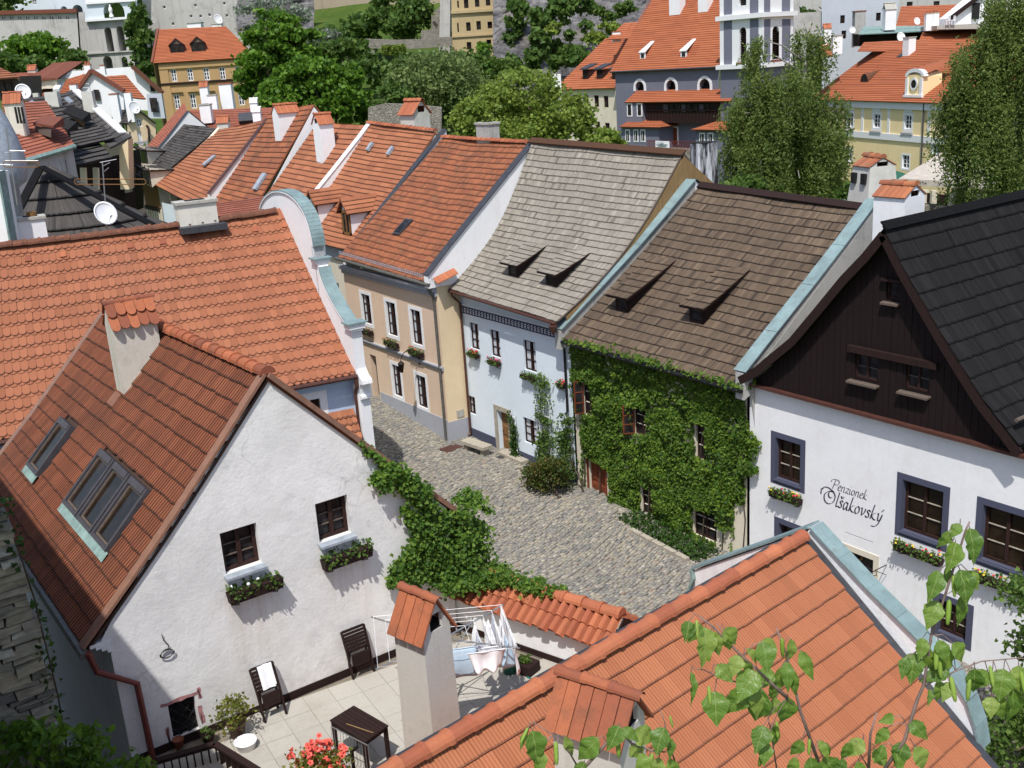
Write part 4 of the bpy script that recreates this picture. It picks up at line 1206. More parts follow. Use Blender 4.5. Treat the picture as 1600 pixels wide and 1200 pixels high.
tile_roof(tw, quad_surf(E0, E1, R1, R0, wob=.01), np.linalg.norm(E1 - E0), .70, t_prof(.185, .35, BAR, .045, 1.1), .185, .35, M['cap'], 300, 'coping_tile', brick=False, jit=(.015, .012, .05))
F0, F1 = W0 + wd * -.25 + wn_ * .95 + Zv * .75, W1 + wd * .28 + wn_ * .95 + Zv * .75
tile_roof(tw, quad_surf(F1, F0, R0, R1, wob=.01), np.linalg.norm(E1 - E0), .68, t_prof(.185, .34, BAR, .045, 1.1), .185, .34, M['cap'], 0, 'coping_tile', brick=False)
ridge_caps(tw, R1 + Zv * .06, R0 + Zv * .06, .13, .4, M['cap'])
MB().prism([E1 + wd * .02 - Zv * .5, E1 + wd * .02, R1 + wd * .02, F1 + wd * .02, F1 + wd * .02 - Zv * .5], wd * .03).build('end_board', M['dwood'], tw)
def chair(label, feet, tops, towel=False):
 a, b = [P(*q, Z=4.0) for q in feet]
 c, d = [P(*q, Y=Yg - .09) for q in tops]
 d[2] = c[2] = (c[2] + d[2]) / 2
 b[1] = a[1] = (a[1] + b[1]) / 2
 t = thing('folding_chair', label, 'chair', (a + b) / 2, 'folding chairs leaning on the white wall')
 u = nrm(b - a)
 for k, (lo, hi) in enumerate(((a, c), (b, d))):
  MB().path([lo, lerp(lo, hi, .55) + A3(0, -.03, 0), hi], .03, .06, A3(0, 1, .3)).build('leg', M['dwood'], t)
  s = .05 * (1 if k == 0 else -1)
  lo2 = lo + u * s + A3(0, .26, .02); hi2 = lerp(lo, hi, .62) + u * s + A3(0, -.05, 0)
  MB().path([lo2, hi2], .03, .05, A3(0, 1, .3)).build('rear_leg', M['dwood'], t)
 for k in range(7):
  q = .56 + .43 * k / 6
  MB().beam(lerp(a, c, q) + u * .01, lerp(b, d, q) - u * .01, .022, .05, nrm(c - a)).build('back_slat', M['dwood'], t)
 for k in range(6):
  q = .30 + .22 * k / 5
  MB().beam(lerp(a, c, q) + u * .045 + A3(0, -.05 - .01 * k, 0), lerp(b, d, q) - u * .045 + A3(0, -.05 - .01 * k, 0), .02, .045, nrm(c - a)).build('seat_slat', M['dwood'], t)
 MB().beam(lerp(a, c, .12) + A3(0, .18, 0), lerp(b, d, .12) + A3(0, .18, 0), .025, .035).build('stretcher', M['dwood'], t)
 return a, b, c, d, u
chair('bare dark wooden folding chair leaning on the white wall, the one nearer the chimney', ((553, 1062), (583, 1047)), ((533, 988), (568, 975)))
a, b, c, d, u = chair('dark wooden folding chair leaning on the white wall with a white towel over its back', ((415, 1130), (447, 1115)), ((390, 1047), (425, 1033)))
def tw_fn(q, v):
 s = .28 + .62 * q
 k = v * 2 - 1
 base = lerp(lerp(a, c, 1.0), lerp(b, d, 1.0), s)
 dn = nrm((a + b) / 2 - (c + d) / 2)
 return base + (dn * .44 * max(0, k) + A3(0, -.045 - .01 * sin(q * 9), 0) * (1 if k > 0 else .2 + .8 * (1 + k)) + (A3(0, .06, -.25 * -k) if k < 0 else Zv * 0)) + Zv * .03
o = MB().grid(tw_fn, 8, 12).build('towel', M['linen'], None, True, label='white towel hung over the back of the left folding chair', cat='towel')
def table():
 tp = [P(*q, Z=4.70) for q in ((515, 1125), (553, 1102), (607, 1133), (570, 1160))]
 t = thing('garden_table', 'small dark slatted wooden table on the terrace slabs', 'table', (tp[0] + tp[1] + tp[2] + tp[3]) / 4 * A3(1, 1, 0) + Zv * 4)
 n = 7
 for k in range(n):
  a, b = (k + .06) / n, (k + .94) / n
  p = [lerp(tp[0], tp[1], a), lerp(tp[0], tp[1], b), lerp(tp[3], tp[2], b), lerp(tp[3], tp[2], a)]
  MB().prism([q - Zv * .03 for q in p], Zv * .03).build('slat', M['dwood'], t)
 ins = [lerp(q, (tp[0] + tp[1] + tp[2] + tp[3]) / 4, .12) for q in tp]
 for q in ins: MB().beam(A3(q[0], q[1], 4.0), q - Zv * .035, .06, .06, A3(1, 0, 0)).build('leg', M['dwood'], t)
 for k in range(4): MB().beam(ins[k] - Zv * .07, ins[(k + 1) % 4] - Zv * .07, .03, .07).build('apron', M['dwood'], t)
 MB().tube([lerp(tp[0], tp[3], .35) + Zv * .015 + lerp(tp[0], tp[1], .2) - tp[0], lerp(tp[0], tp[3], .93) + Zv * .015 + lerp(tp[0], tp[1], .45) - tp[0]], .009, 5).build('wooden_stick', M['plank'], None, label='pale thin stick lying across the dark table', cat='stick')
table()
bc = P(385, 1168, Z=4.0)
t = thing('wash_basin', 'round white plastic basin on the terrace beside the potted shrub', 'basin', bc)
MB().lathe(bc, [(0, .01), (.14, .01), (.17, .13), (.19, .145), (.2, .14), (.18, .12), (.155, 0), (0, 0)], 22).build('bowl', M['whiteplastic'], t, True)
pc = P(372, 1150, Z=4.0)
t = thing('potted_shrub', 'yellow-green shrub in a brown pot against the foot of the white gable wall', 'potted plant', pc)
MB().lathe(pc, [(0, 0), (.12, 0), (.16, .26), (.175, .26), (.175, .30), (.15, .30), (.14, .25), (0, .25)], 14).build('pot', M['gutter'], t, True)
leaf_mesh('foliage', blob_pts([(pc + Zv * .5, (.3, .3, .25))], 420, 30, .3), .07, M['yelgr'], t)
for px, lab, r, h in (((280, 1167), 'small clay pot with bare soil under the barred cellar window', .10, .16), ((326, 1157), 'little dark box of green seedlings right of the barred cellar window', .13, .14)):
 q = P(*px, Z=4.02)
 t = thing('flower_pot', lab, 'flower pot', q)
 MB().lathe(q, [(0, 0), (r * .7, 0), (r, h), (r * 1.05, h), (r * .9, h - .02), (0, h - .04)], 10).build('pot', M['capold' if r == .10 else 'dwood'], t, True)
 if r > .1: leaf_mesh('foliage', blob_pts([(q + Zv * .2, (.13, .13, .08))], 60, 10, .3), .06, M['bushm'], t)
r0, r1, r2 = P(243, 1190, Z=4.3), P(336, 1163, Z=4.3), P(412, 1210, Z=4.3)
t = thing('timber_railing', 'dark timber railing corner at the bottom edge below the cellar window', 'railing', r1 - Zv * 2)
MB().beam(r0, r1, .12, .06).beam(r1, r2, .12, .06).build('handrail', M['dwood'], t)
for k in range(9):
 p = lerp(r0, r1, k / 8); MB().beam(p - Zv * .9, p - Zv * .035, .09, .025, r1 - r0).build('board', M['dwood'], t)
for k in range(1, 9):
 p = lerp(r1, r2, k / 8); MB().beam(p - Zv * .9, p - Zv * .035, .09, .025, r2 - r1).build('board', M['dwood'], t)
zA = 5.62
hub = P(693, 998, Z=zA - .12)
ends = [P(*q, Z=zA) for q in ((580, 964), (587, 1046), (786, 945), (812, 1013))]
ends = [ends[0], ends[2], ends[3], ends[1]]
t = thing('clothes_airer', 'rotary clothes airer standing behind the tall grey chimney, hung with washing', 'clothes airer', A3(hub[0], hub[1], 4))
MB().tube([A3(hub[0], hub[1], 4.0), hub + Zv * .1], .025, 8).build('pole', M['steel'], t)
for e in ends: MB().tube([hub, e], .015, 6).build('arm', M['steel'], t)
for e in ends: MB().tube([hub - Zv * .5, lerp(hub, e, .45) - Zv * .02], .011, 5).build('strut', M['steel'], t)
lb = MB()
for r in (.35, .5, .65, .8, .97):
 for k in range(4): lb.tube([lerp(hub, ends[k], r) + Zv * .02, lerp(hub, ends[(k + 1) % 4], r) + Zv * .02], .0045, 3)
lb.build('line', M['wframe'], t)
def hang(label, name, k, r, s0, s1, drop, mat, cat='laundry', taper=0, wav=.03, flare=0):
 a, b = lerp(hub, ends[k], r) + Zv * .02, lerp(hub, ends[(k + 1) % 4], r) + Zv * .02
 p, q = lerp(a, b, s0), lerp(a, b, s1)
 n = nrm(np.cross(q - p, Zv)); ph = random.uniform(0, 6)
 def g(u, v):
  x = .5 + (u - .5) * (1 - taper * v + flare * v * (1 - v))
  return lerp(p, q, x) - Zv * drop * v * (1 - .10 * sin(pi * u * 2 + ph) * taper * 2) + n * (.012 + wav * v * sin(u * 11 + ph) + .04 * v * sin(v * 3 + ph))
 o = MB().grid(g, 12, 9).build(name, M[mat], None, True, label=label, cat=cat, group='washing on the airer')
 md = o.modifiers.new('thick', 'SOLIDIFY'); md.thickness = .008
hang('white shirt hanging on the outer line of the airer, nearest the tile coping', 'shirt', 1, .97, .04, .30, .62, 'linen', flare=.5)
hang('second white shirt on the outer line of the airer', 'shirt', 1, .97, .33, .55, .55, 'linen', taper=.25)
hang('white vest third along the outer line of the airer', 'vest', 1, .97, .58, .74, .5, 'linen', taper=.3)
hang('thin pale garment at the far right end of the outer line', 'vest', 1, .97, .78, .95, .62, 'linen', taper=.5)
hang('grey checked cloth pegged on the middle line of the airer', 'cloth', 1, .8, .12, .26, .5, 'linencheck')
hang('white pillowcase hanging on the middle line of the airer', 'pillowcase', 1, .8, .3, .52, .55, 'linen', taper=.1)
hang('narrow white cloth at the end of the middle line', 'cloth', 1, .8, .6, .86, .5, 'linen', taper=.35)
hang('white underwear on the inner line of the airer', 'underwear', 1, .65, .12, .36, .36, 'linen', taper=.5)
hang('crumpled white garment on the inner line of the airer', 'shirt', 1, .65, .45, .85, .46, 'linen', taper=.3)
hang('pale blue striped towel hanging nearest the chimney', 'towel', 2, .65, .18, .66, .58, 'linenblue', 'towel', wav=.02)
for k_, (r_, s0_, s1_, dr_q, m_, lab_, nm_) in enumerate((
 (.97, .02, .16, .7, 'linen', 'long white shirt at the far end of the outer line', 'shirt'), (.88, .30, .44, .6, 'linen', 'white blouse on the second line, far half', 'blouse'),
 (.88, .5, .66, .66, 'linen', 'white night shirt on the second line, middle', 'shirt'), (.88, .7, .9, .55, 'linenblue', 'pale blue shirt on the second line, near end', 'shirt'),
 (.72, .2, .42, .55, 'linen', 'white undershirt on the fourth line, far half', 'undershirt'), (.72, .5, .8, .5, 'linen', 'wide white cloth on the fourth line, near half', 'cloth'),
 (.5, .2, .5, .42, 'linen', 'small white cloth on the innermost line', 'cloth'), (.5, .6, .9, .4, 'linencheck', 'small grey cloth on the innermost line', 'cloth'))):
 hang(lab_, nm_, 1, r_, s0_, s1_, dr_q, m_, taper=.2, wav=.13)
for s0_, s1_, dr_q, lab_ in ((.46, .66, .5, 'white shirt on the near line left of the sheet'), (.7, .86, .42, 'white sock bundle on the near line next to the chimney')):
 hang(lab_, 'shirt', 2, .97, s0_, s1_, dr_q, 'linen', taper=.35, wav=.07)
hang('crumpled white sheet folded over the near line beside the blue towel', 'sheet', 2, .97, .08, .36, .36, 'linen', taper=.3, wav=.09)
hang('white napkin hanging on the near line beside the crumpled sheet', 'napkin', 2, .8, .05, .2, .34, 'linen', taper=.1)
q = P(797, 1050, Z=4.0)
t = thing('green_bucket', 'green plastic bucket below the washing', 'bucket', q)
MB().lathe(q, [(0, .01), (.11, .01), (.15, .26), (.16, .26), (.155, .24), (.125, 0), (0, 0)], 16).build('pail', M['greenplastic'], t, True)
q = P(822, 1048, Z=4.0)
t = thing('planter_box', 'dark square planter with a low green cushion beside the white terrace wall', 'planter', q)
MB().box(q + Zv * .1, wd * .42, wn_ * .34, Zv * .2).build('tub', M['box'], t)
leaf_mesh('foliage', blob_pts([(q + Zv * .24, (.12, .12, .07))], 160, 20, .3), .05, M['bushm'], t)
q = P(837, 1064, Z=4.0)
t = thing('garden_trowel', 'small green trowel lying on the slabs below the planter', 'trowel', q)
MB().box(q + Zv * .015, wd * .16, wn_ * .07, Zv * .012).build('blade', M['greenplastic'], t)
MB().tube([q + Zv * .015 - wd * .08, q + Zv * .02 - wd * .2], .014, 6).build('handle', M['greenplastic'], t)
rk = [P(517, 1135, Z=4.9), P(575, 1165, Z=4.9)]
ru = nrm(rk[1] - rk[0]); L_ = np.linalg.norm(rk[1] - rk[0])
t = thing('wire_rack', 'thin metal wire drying rack standing in front of the dark table', 'drying rack', (rk[0] + rk[1]) / 2 - Zv * .9)
lb = MB()
for k in range(13): lb.tube([rk[0] + ru * L_ * k / 12, rk[0] + ru * L_ * k / 12 - Zv * .85 - FH * .1], .005, 3)
lb.build('wire', M['steel'], t)
MB().tube([rk[0], rk[1]], .009, 5).tube([rk[0] - Zv * .85 - FH * .1, rk[1] - Zv * .85 - FH * .1], .009, 5).build('rail', M['steel'], t)
MB().path([P(548, 1175, Z=4.75), P(560, 1165, Z=4.75)], .04, .05).beam(P(549, 1172, Z=4.75), P(549, 1172, Z=4.75) - Zv * .75, .045, .045, A3(1, 0, 0)).build('post', M['iron'], t)
q = P(492, 1200, Z=4.75)
t = thing('azalea_bush', 'coral-red flowering azalea at the lower edge in front of the table', 'flowering shrub', q - Zv * .7)
leaf_mesh('foliage', blob_pts([(q, (.46, .36, .27))], 1000, 40, .3), .07, M['yelgr'], t)
fb = MB()
for p in blob_pts([(q + Zv * .08, (.48, .38, .24))], 150, 26, .25, .8): fb.lathe(p, [(.0, -.02), (.028, 0), (.05, .035), (.015, .02)], 5, nrm(rng.normal(size=3) * .6 + A3(-.1, -.5, .9)))
fb.build('blossom', M['petal_cor'], t)
MB().tube([q - Zv * .7, q], .02, 5).build('stem', M['bark'], t)
IV = thing('ivy', 'dense glossy ivy climbing over the gable corner and along the tile coping', 'ivy', (9.6, Yg - .1, 4))
pts = []
for x, y, r in ((588, 748, 9), (598, 757, 8), (610, 736, 9), (603, 730, 6), (622, 743, 11), (638, 757, 13), (654, 774, 13), (668, 792, 11), (632, 797, 6), (643, 815, 9), (652, 845, 13), (640, 868, 14), (622, 890, 13), (612, 907, 8), (648, 897, 14), (668, 820, 15), (676, 850, 17), (688, 878, 17), (690, 818, 10), (668, 870, 14), (690, 805, 7)):
 c = P(x, y, Y=Yg - .1)
 k = r / FPX * 21
 for _ in range(int(2.6 * r * r)): pts.append(c + A3(rng.normal() * k * .62, -abs(rng.normal()) * .10 - .01, rng.normal() * k * .62))
for x, y, r, yy in ((712, 800, 9, 0), (728, 786, 9, 0), (742, 775, 7, .1), (750, 790, 6, .2), (720, 830, 14, 0), (740, 838, 12, .1), (748, 858, 10, .2), (706, 858, 17, 0), (728, 872, 15, 0), (715, 892, 17, 0), (750, 885, 9, 0), (748, 822, 8, .2), (690, 905, 14, -.2)):
 c = P(x, y, Y=Yg - .05 + yy); k = r / FPX * 21
 for _ in range(int(2.9 * r * r)): pts.append(c + A3(rng.normal() * k * .6, rng.normal() * .22, rng.normal() * k * .6))
for x, y, r in ((720, 912, 11), (748, 905, 13), (775, 903, 12), (800, 906, 11), (822, 914, 10), (843, 920, 9), (862, 923, 8), (878, 923, 5), (785, 893, 9), (770, 884, 6), (840, 908, 6), (700, 915, 9)):
 c = P(x, y, Z=5.25); k = r / FPX * 20
 for _ in range(int(2.6 * r * r)): pts.append(c + A3(rng.normal() * k * .8, rng.normal() * k * .8, rng.normal() * k * .5))
a, b = P(560, 690, Y=Yg - .1), P(600, 726, Y=Yg - .1)
for _ in range(160): pts.append(lerp(a, b, rng.random() ** .6) + A3(rng.normal() * .04, rng.normal() * .05, rng.normal() * .05))
leaf_mesh('foliage', np.array(pts), .085, M['ivy'], IV, face=(-.25, -.75, .6), tilt=.5)
mb = MB()
for q in ((700, 930, 690, 860, 660, 800, 610, 740), (705, 930, 705, 880, 720, 820, 740, 785), (700, 930, 670, 890, 640, 870, 615, 895)):
 mb.tube([P(q[i], q[i + 1], Y=Yg - .05) for i in range(0, 8, 2)], .03, 5, .01)
mb.build('stem', M['bark'], IV)
# ================================================================ front right house with the new orange roof
RA, RB = P(1255, 843, Z=7.0), P(640, 1195, Z=7.0)
e_ = nrm(RA - RB)
pd = A3(e_[1], -e_[0], 0)                  # horizontal, down the near slope
sl_ = math.tan(radians(39.5))
H2 = thing('orange_roof_house', 'front house with large new orange tile roof, two tall chimneys and a copper-capped gable', 'house', RA * A3(1, 1, 0) + Zv * 0)
RB2 = RA - e_ * 10.6
nd = lambda p, k: p + pd * k - Zv * (k * sl_)
LS = 5.6
sf2 = quad_surf(nd(RB2, LS), nd(RA, LS), RA, RB2, wob=.004)
roof2 = deck(H2, sf2, nu=6, nv=4)
tile_roof(roof2, sf2, 10.6, LS / cos(radians(39.5)), t_prof(.215, .342, RIB4, .034), .215, .342, M['tC'], 300, brick=False, jit=(.002, .003, .012))
fdn = lambda p, k: p - pd * k - Zv * (k * sl_)
course_roof(H2, fdn(RA, 3.4), fdn(RB2, 3.4), RB2, RA, M['tC'], 12)
ridge_caps(H2, RA + Zv * .07, RB2 + Zv * .07, .125, .385, M['cap'])
MB().beam(RA - pd * .27 - Zv * .17, RB2 - pd * .27 - Zv * .17, .2, .05).build('ridge_flashing', M['lead'], H2)
MB().beam(RA - pd * .55 - Zv * .36, RB2 - pd * .55 - Zv * .36, .22, .10).build('abutment_flashing', M['lead'], H2)
wb = lambda p, z: A3(p[0], p[1], z)
c1, c2, c3, c4 = nd(RA, LS - .4), fdn(RA, 3.0), fdn(RB2, 3.0), nd(RB2, LS - .4)
mb = MB()
for a, b in ((c1, c2), (c2, c3), (c3, c4), (c4, c1)): mb.face(wb(a, -1), wb(b, -1), b - Zv * .1, a - Zv * .1)
mb.face(c1 - Zv * .1, RA - Zv * .1, c2 - Zv * .1)
mb.build('wall', M['white'], H2)
gp = RA + e_ * .20
prof_n = [P(x, y, pl=(gp, e_)) for x, y in ((1266, 826), (1310, 874), (1355, 922), (1400, 967), (1445, 1012), (1483, 1054), (1508, 1096), (1522, 1135), (1528, 1172))]
prof_f = [P(x, y, pl=(gp, e_)) for x, y in ((1266, 826), (1200, 850), (1140, 871), (1083, 891), (1086, 905), (1079, 922), (1060, 940), (1038, 952), (1031, 960), (1033, 970))]
for nm, pr_ in (('near', prof_n), ('far', prof_f)):
 mb = MB()
 for a, b in zip(pr_[:-1], pr_[1:]):
  mb.prism([a - Zv * .02, b - Zv * .02, wb(b, 2.5), wb(a, 2.5)], e_ * .26)
 mb.build('parapet', M['white'], H2)
 tang = lambda a, b: nrm(np.cross(b - a, e_))
 segs = list(zip(pr_[:-1], pr_[1:]))
 if nm == 'far': segs = segs[:3]
 for k, (a, b) in enumerate(segs):
  n = tang(a, b); n = n if n[2] > 0 else -n
  ex = nrm(b - a) * .004
  MB().prism([a - e_ * .05 + n * .02 + ex, a + e_ * .31 + n * .02 + ex, b + e_ * .31 + n * .02, b - e_ * .05 + n * .02], n * .035).build('coping_sheet', M['copper'], H2)
mb = MB()
fp = [q - e_ * .04 + Zv * .02 for q in prof_f[3:]]
mb.path(fp, .10, .05); mb.build('coping_edge', M['copper2'], H2)
MB().beam(RA + e_ * .09 - Zv * .03, nd(RA, LS) + e_ * .09 - Zv * .03, .17, .05, pd + Zv).build('verge_shade_strip', M['lead'], H2)  # added dark strip that draws the shade line between tiles and parapet
cc = P(664, 970, Z=7.55)
ang = radians(5.5 + 6)
chimney(H2, (cc[0] + .12, cc[1] + .33), (sin(radians(-14)) * -1, -cos(radians(14))), .60, .54, 4.6, 7.32, 'chim', 'tent', 'capold', taper=.12, hh=.46, over=.07, label='tall pale grey chimney with a steep tiled hat rising over the terrace')
c2_ = P(925, 1095, Z=7.62)
chimney(H2, (c2_[0] + .02, c2_[1] - .08), (sin(radians(20)), -cos(radians(20))), .92, .62, 4.4, 7.45, 'chim', 'tent', 'capold', hh=.42, over=.09, label='near chimney with lichen-stained tiled hat and sooty open end')
# ================================================================ tall rubble tower at the left edge and the shrubs under it
TW = thing('stone_tower', 'old rubble stone wall of flat slabs at the left edge, partly overgrown', 'stone wall', (-1, 13.5, 0))
MB().abox(-7, .15, 6, 26, -1, 14).build('tower_body', M['rubble'], TW)
yw = 14.6
edge = [P(x, y, Y=yw) for x, y in ((2, 772), (22, 850), (48, 930), (68, 1010), (86, 1085), (97, 1150), (106, 1230))]
zz = np.array([q[2] for q in edge])[::-1]; xx = np.array([q[0] for q in edge])[::-1]
MB().prism([(.1, yw + .12, 1.5)] + [(q[0] - .06, yw + .12, q[2]) for q in edge[::-1]] + [(.1, yw + .12, edge[0][2])], A3(0, 1.0, 0)).build('wall_core', M['sand'], TW)
sm = NB('wall_stone')
c_ = sm.ramp(sm.rnd(), [(0, (.17, .155, .13)), (.35, (.31, .275, .21)), (.7, (.44, .38, .27)), (1, (.52, .49, .42))])
c_ = sm.mix(sm.rng(sm.noise(sm.pos((1, 1, 4)), 3, 6, .7), .42, .7, 0, .7), c_, (.08, .072, .062))
STN = sm.fin(c_, .9, sm.noise(sm.pos((1, 1, 3)), 7, 5, .7), .8, .03, .2)
z = 1.9
while z < edge[0][2]:
 h = random.uniform(.06, .15)
 xr = float(np.interp(z, zz, xx))
 x = xr + random.uniform(-.05, .05)
 while x > .2:
  L = random.uniform(.18, .6)
  d = random.uniform(.0, .13)
  j = lambda: random.uniform(-.022, .022)
  b = [(x - L + .012, yw - d + j(), z + j()), (x - .012, yw - d + j(), z + j()), (x + j(), yw + .3, z), (x - L, yw + .3, z)]
  t_ = [(x - L + .012 + j(), yw - d + .03 + j(), z + h - .012 + j()), (x - .012 + j(), yw - d + .03 + j(), z + h - .012 + j()), (x + j(), yw + .3, z + h), (x - L, yw + .3, z + h)]
  MB().hexa(b, t_).build('stone', STN, TW)
  x -= L
 z += h
pts = np.array([np.array([float(np.interp(q, zz, xx)) + random.uniform(-.12, .1), yw - random.uniform(.0, .2), q]) for q in rng.uniform(2.2, edge[0][2], 260)])
t = thing('wall_creeper', 'thin creeper hanging down the edge of the rubble stone wall', 'creeper', edge[-1])
leaf_mesh('foliage', pts, .09, M['ivyd'], t, shape='leaf')
MB().tube([q + A3(.02, -.1, 0) for q in edge[1:]], .012, 4).build('stem', M['bark'], t)
ep = [P(*q, Y=y_) for q, y_ in (((40, 1130), 13.9), ((110, 1150), 14.2), ((180, 1185), 14.3), ((90, 1210), 13.6), ((205, 1215), 14.2))]
tree('elder_shrub', 'dark leafy elder shrub in the shade at the bottom left corner', A3(ep[1][0], ep[1][1], 2.4), [(q - Zv * .3, (.45, .42, .36)) for q in ep], 2400, .15, 'lime', .05, 'shrub', clumps=70, spread=.28, shape='hang')
# ================================================================ birch twigs hanging into the view close to the camera
def birch_leaf_mesh():
 out = []
 hw = [0, .17, .29, .345, .35, .315, .255, .185, .115, .05, 0]
 n = len(hw)
 V, F, uv = [], [], []
 for k in range(n):
  y = k / (n - 1)
  z = -.42 * (y - .3) ** 2 + .03 * sin(k * 2.1)
  uv += [(-hw[k], y), (0, y), (hw[k], y)]
  ser = .03 if k % 2 else 0
  V += [(-hw[k] - ser * (0 < k < n - 1), y - ser, z + hw[k] * .30 + .02 * sin(k * 1.7)), (0, y, z), (hw[k] + ser * (0 < k < n - 1), y - ser, z + hw[k] * .34 - .03 * sin(k * 1.3))]
 for k in range(n - 1):
  a = 3 * k
  F += [[a, a + 1, a + 4, a + 3], [a + 1, a + 2, a + 5, a + 4]]
 return np_mesh('birch_leaf', *tpl(V, F, np.array(uv)), smooth=True)
BL = birch_leaf_mesh(); BL.materials.append(M['birch'])
cat_ = MB().lathe((0, 0, 0), [(.02, 0), (.09, .08), (.11, .3), (.105, .7), (.07, .93), (0, 1.0)], 8)
CK = np_mesh('catkin', cat_.v, [i for f in cat_.f for i in f], [len(f) for f in cat_.f], smooth=True); CK.materials.append(M['catkin'])
def place_leaf(t, px, py, L, ang, D, mesh, name, wide=1.0, roll=None):
 """px,py = stalk end; L in pixels; ang degrees, 0 = hanging straight down, + to the right"""
 p = P(px, py, D=D)
 dep = (p - CAM) @ FW
 s = L * dep / FPX * (.93 if name == 'leaf' else 1)
 a = radians(ang)
 d = nrm(RT * sin(a) - UP * cos(a) + FW * random.uniform(-.35, .35))
 n = nrm(-FW + RT * random.uniform(-.6, .6) + UP * random.uniform(-.2, .7))
 x = nrm(np.cross(d, n)); n = np.cross(x, d)
 o = bpy.data.objects.new(name, mesh); COL.objects.link(o); o.parent = t; ORG[o.name] = ORG[t.name]
 l = p - ORG[t.name]
 if name == 'catkin':
  x, y, z = nrm(np.cross(d, n)), n, d
  o.matrix_local = Matrix([[x[i] * s * .95, np.cross(d, x)[i] * s * .95, d[i] * s, l[i]] for i in range(3)] + [[0, 0, 0, 1]])
 else:
  o.matrix_local = Matrix([[x[i] * s * wide, d[i] * s, n[i] * s, l[i]] for i in range(3)] + [[0, 0, 0, 1]])
z7 = lambda x, y: (800 + x / 3, 800 + y / 3)
z8 = lambda x, y: (1200 + x / 3, 800 + y / 3)
def twig(label, paths, leaves, catkins, D, cv):
 pts0 = [P(*cv(*q), D=D) for q in paths[0]]
 t = thing('birch_twig', label, 'birch branch', pts0[0], 'birch twigs close to the camera')
 for k, pth in enumerate(paths):
  pts = [P(*cv(*q), D=D) for q in pth]
  r = .0042 if k == 0 else .002
  MB().tube(pts, r, 6, r * .4).build('twig', M['twig'], t, True)
 allp = [np.array(cv(*q)) for pth in paths for a, b in zip(pth[:-1], pth[1:]) for q in (lerp(a, b, .0), lerp(a, b, .33), lerp(a, b, .66), lerp(a, b, 1))]
 for q in leaves:
  x, y, L, an = q[:4]
  px, py = cv(x, y)
  near = min(allp, key=lambda c: np.hypot(c[0] - px, c[1] - py))
  if np.hypot(near[0] - px, near[1] - py) > 70: near = near + (np.array([px, py]) - near) * .0
  place_leaf(t, px, py, L / 3, an, D, BL, 'leaf', random.uniform(.72, 1.02) * (q[4] if len(q) > 4 else 1))
  a, b = P(near[0], near[1], D=D), P(px, py, D=D)
  if np.linalg.norm(b - a) < .16: MB().tube([a, lerp(a, b, .5) + Zv * .012, b], .0011, 4).build('stalk', M['twig'], t)
 for x, y, L, an in catkins: place_leaf(t, *cv(x, y), L / 3, an, D, CK, 'catkin')
twig('tallest birch twig with catkins rising at the right in front of the white guesthouse', [[(530, 1230), (640, 1070), (700, 880), (730, 810), (765, 580), (830, 390), (890, 200), (925, 90), (945, 45)], [(728, 815), (880, 745), (1000, 700), (1170, 685), (1290, 690)], [(890, 215), (850, 110), (900, 60)]],
     [(880, 140, 170, -18), (900, 55, 90, -35), (945, 75, 190, 8, .75), (850, 90, 110, -28), (800, 275, 175, -20), (835, 260, 110, 10), (900, 270, 190, 12), (935, 275, 120, 30, .8), (790, 415, 160, -22), (905, 395, 180, 2, .6), (725, 590, 120, -12), (690, 660, 165, -12), (760, 640, 150, -25), (655, 680, 120, -22), (860, 650, 190, -45), (850, 740, 160, -68), (800, 600, 130, 18), (865, 615, 130, 35), (800, 790, 130, 4), (860, 800, 110, -35), (760, 830, 90, -10, .6), (970, 735, 160, 6, .8), (1030, 745, 130, -32), (1105, 735, 170, -10), (1090, 860, 150, 8), (1045, 865, 110, -8), (1150, 830, 190, -4), (1175, 720, 160, 6), (1200, 780, 170, 20), (670, 975, 130, 38), (590, 955, 90, -70), (560, 1010, 120, -30), (540, 1090, 110, -25), (640, 1080, 140, -20), (690, 1100, 150, 25), (600, 1120, 130, 5)],
     [(850, 410, 120, -8), (965, 120, 120, -2), (868, 290, 110, 2), (790, 620, 120, -5), (857, 770, 120, 6), (945, 780, 110, -4), (800, 670, 110, 4), (1040, 720, 100, 4), (1185, 740, 110, 2)], 1.95, z8)
twig('short birch twig with crowded leaves over the middle of the orange roof', [[(250, 1210), (150, 930), (120, 800), (85, 660), (40, 545)], [(150, 935), (60, 850), (-20, 790)], [(45, 1230), (10, 1010), (0, 960)]],
     [(110, 595, 160, -4, .6), (155, 650, 170, 20, .6), (15, 590, 150, -14), (85, 700, 160, 2, .8), (120, 740, 150, 4, .5), (60, 730, 190, -10), (10, 730, 140, -30), (95, 870, 170, -6), (40, 870, 140, -20), (20, 800, 120, 12), (30, 1000, 150, 6, .5), (-5, 1010, 120, -12), (160, 1070, 110, -30), (240, 1070, 110, 25, .6), (270, 1080, 90, 20, .5), (130, 1150, 110, -20), (200, 1150, 140, 10), (260, 1150, 150, 40)],
     [(65, 590, 100, 6), (40, 980, 90, 5), (195, 1060, 80, -4)], 2.1, z8)
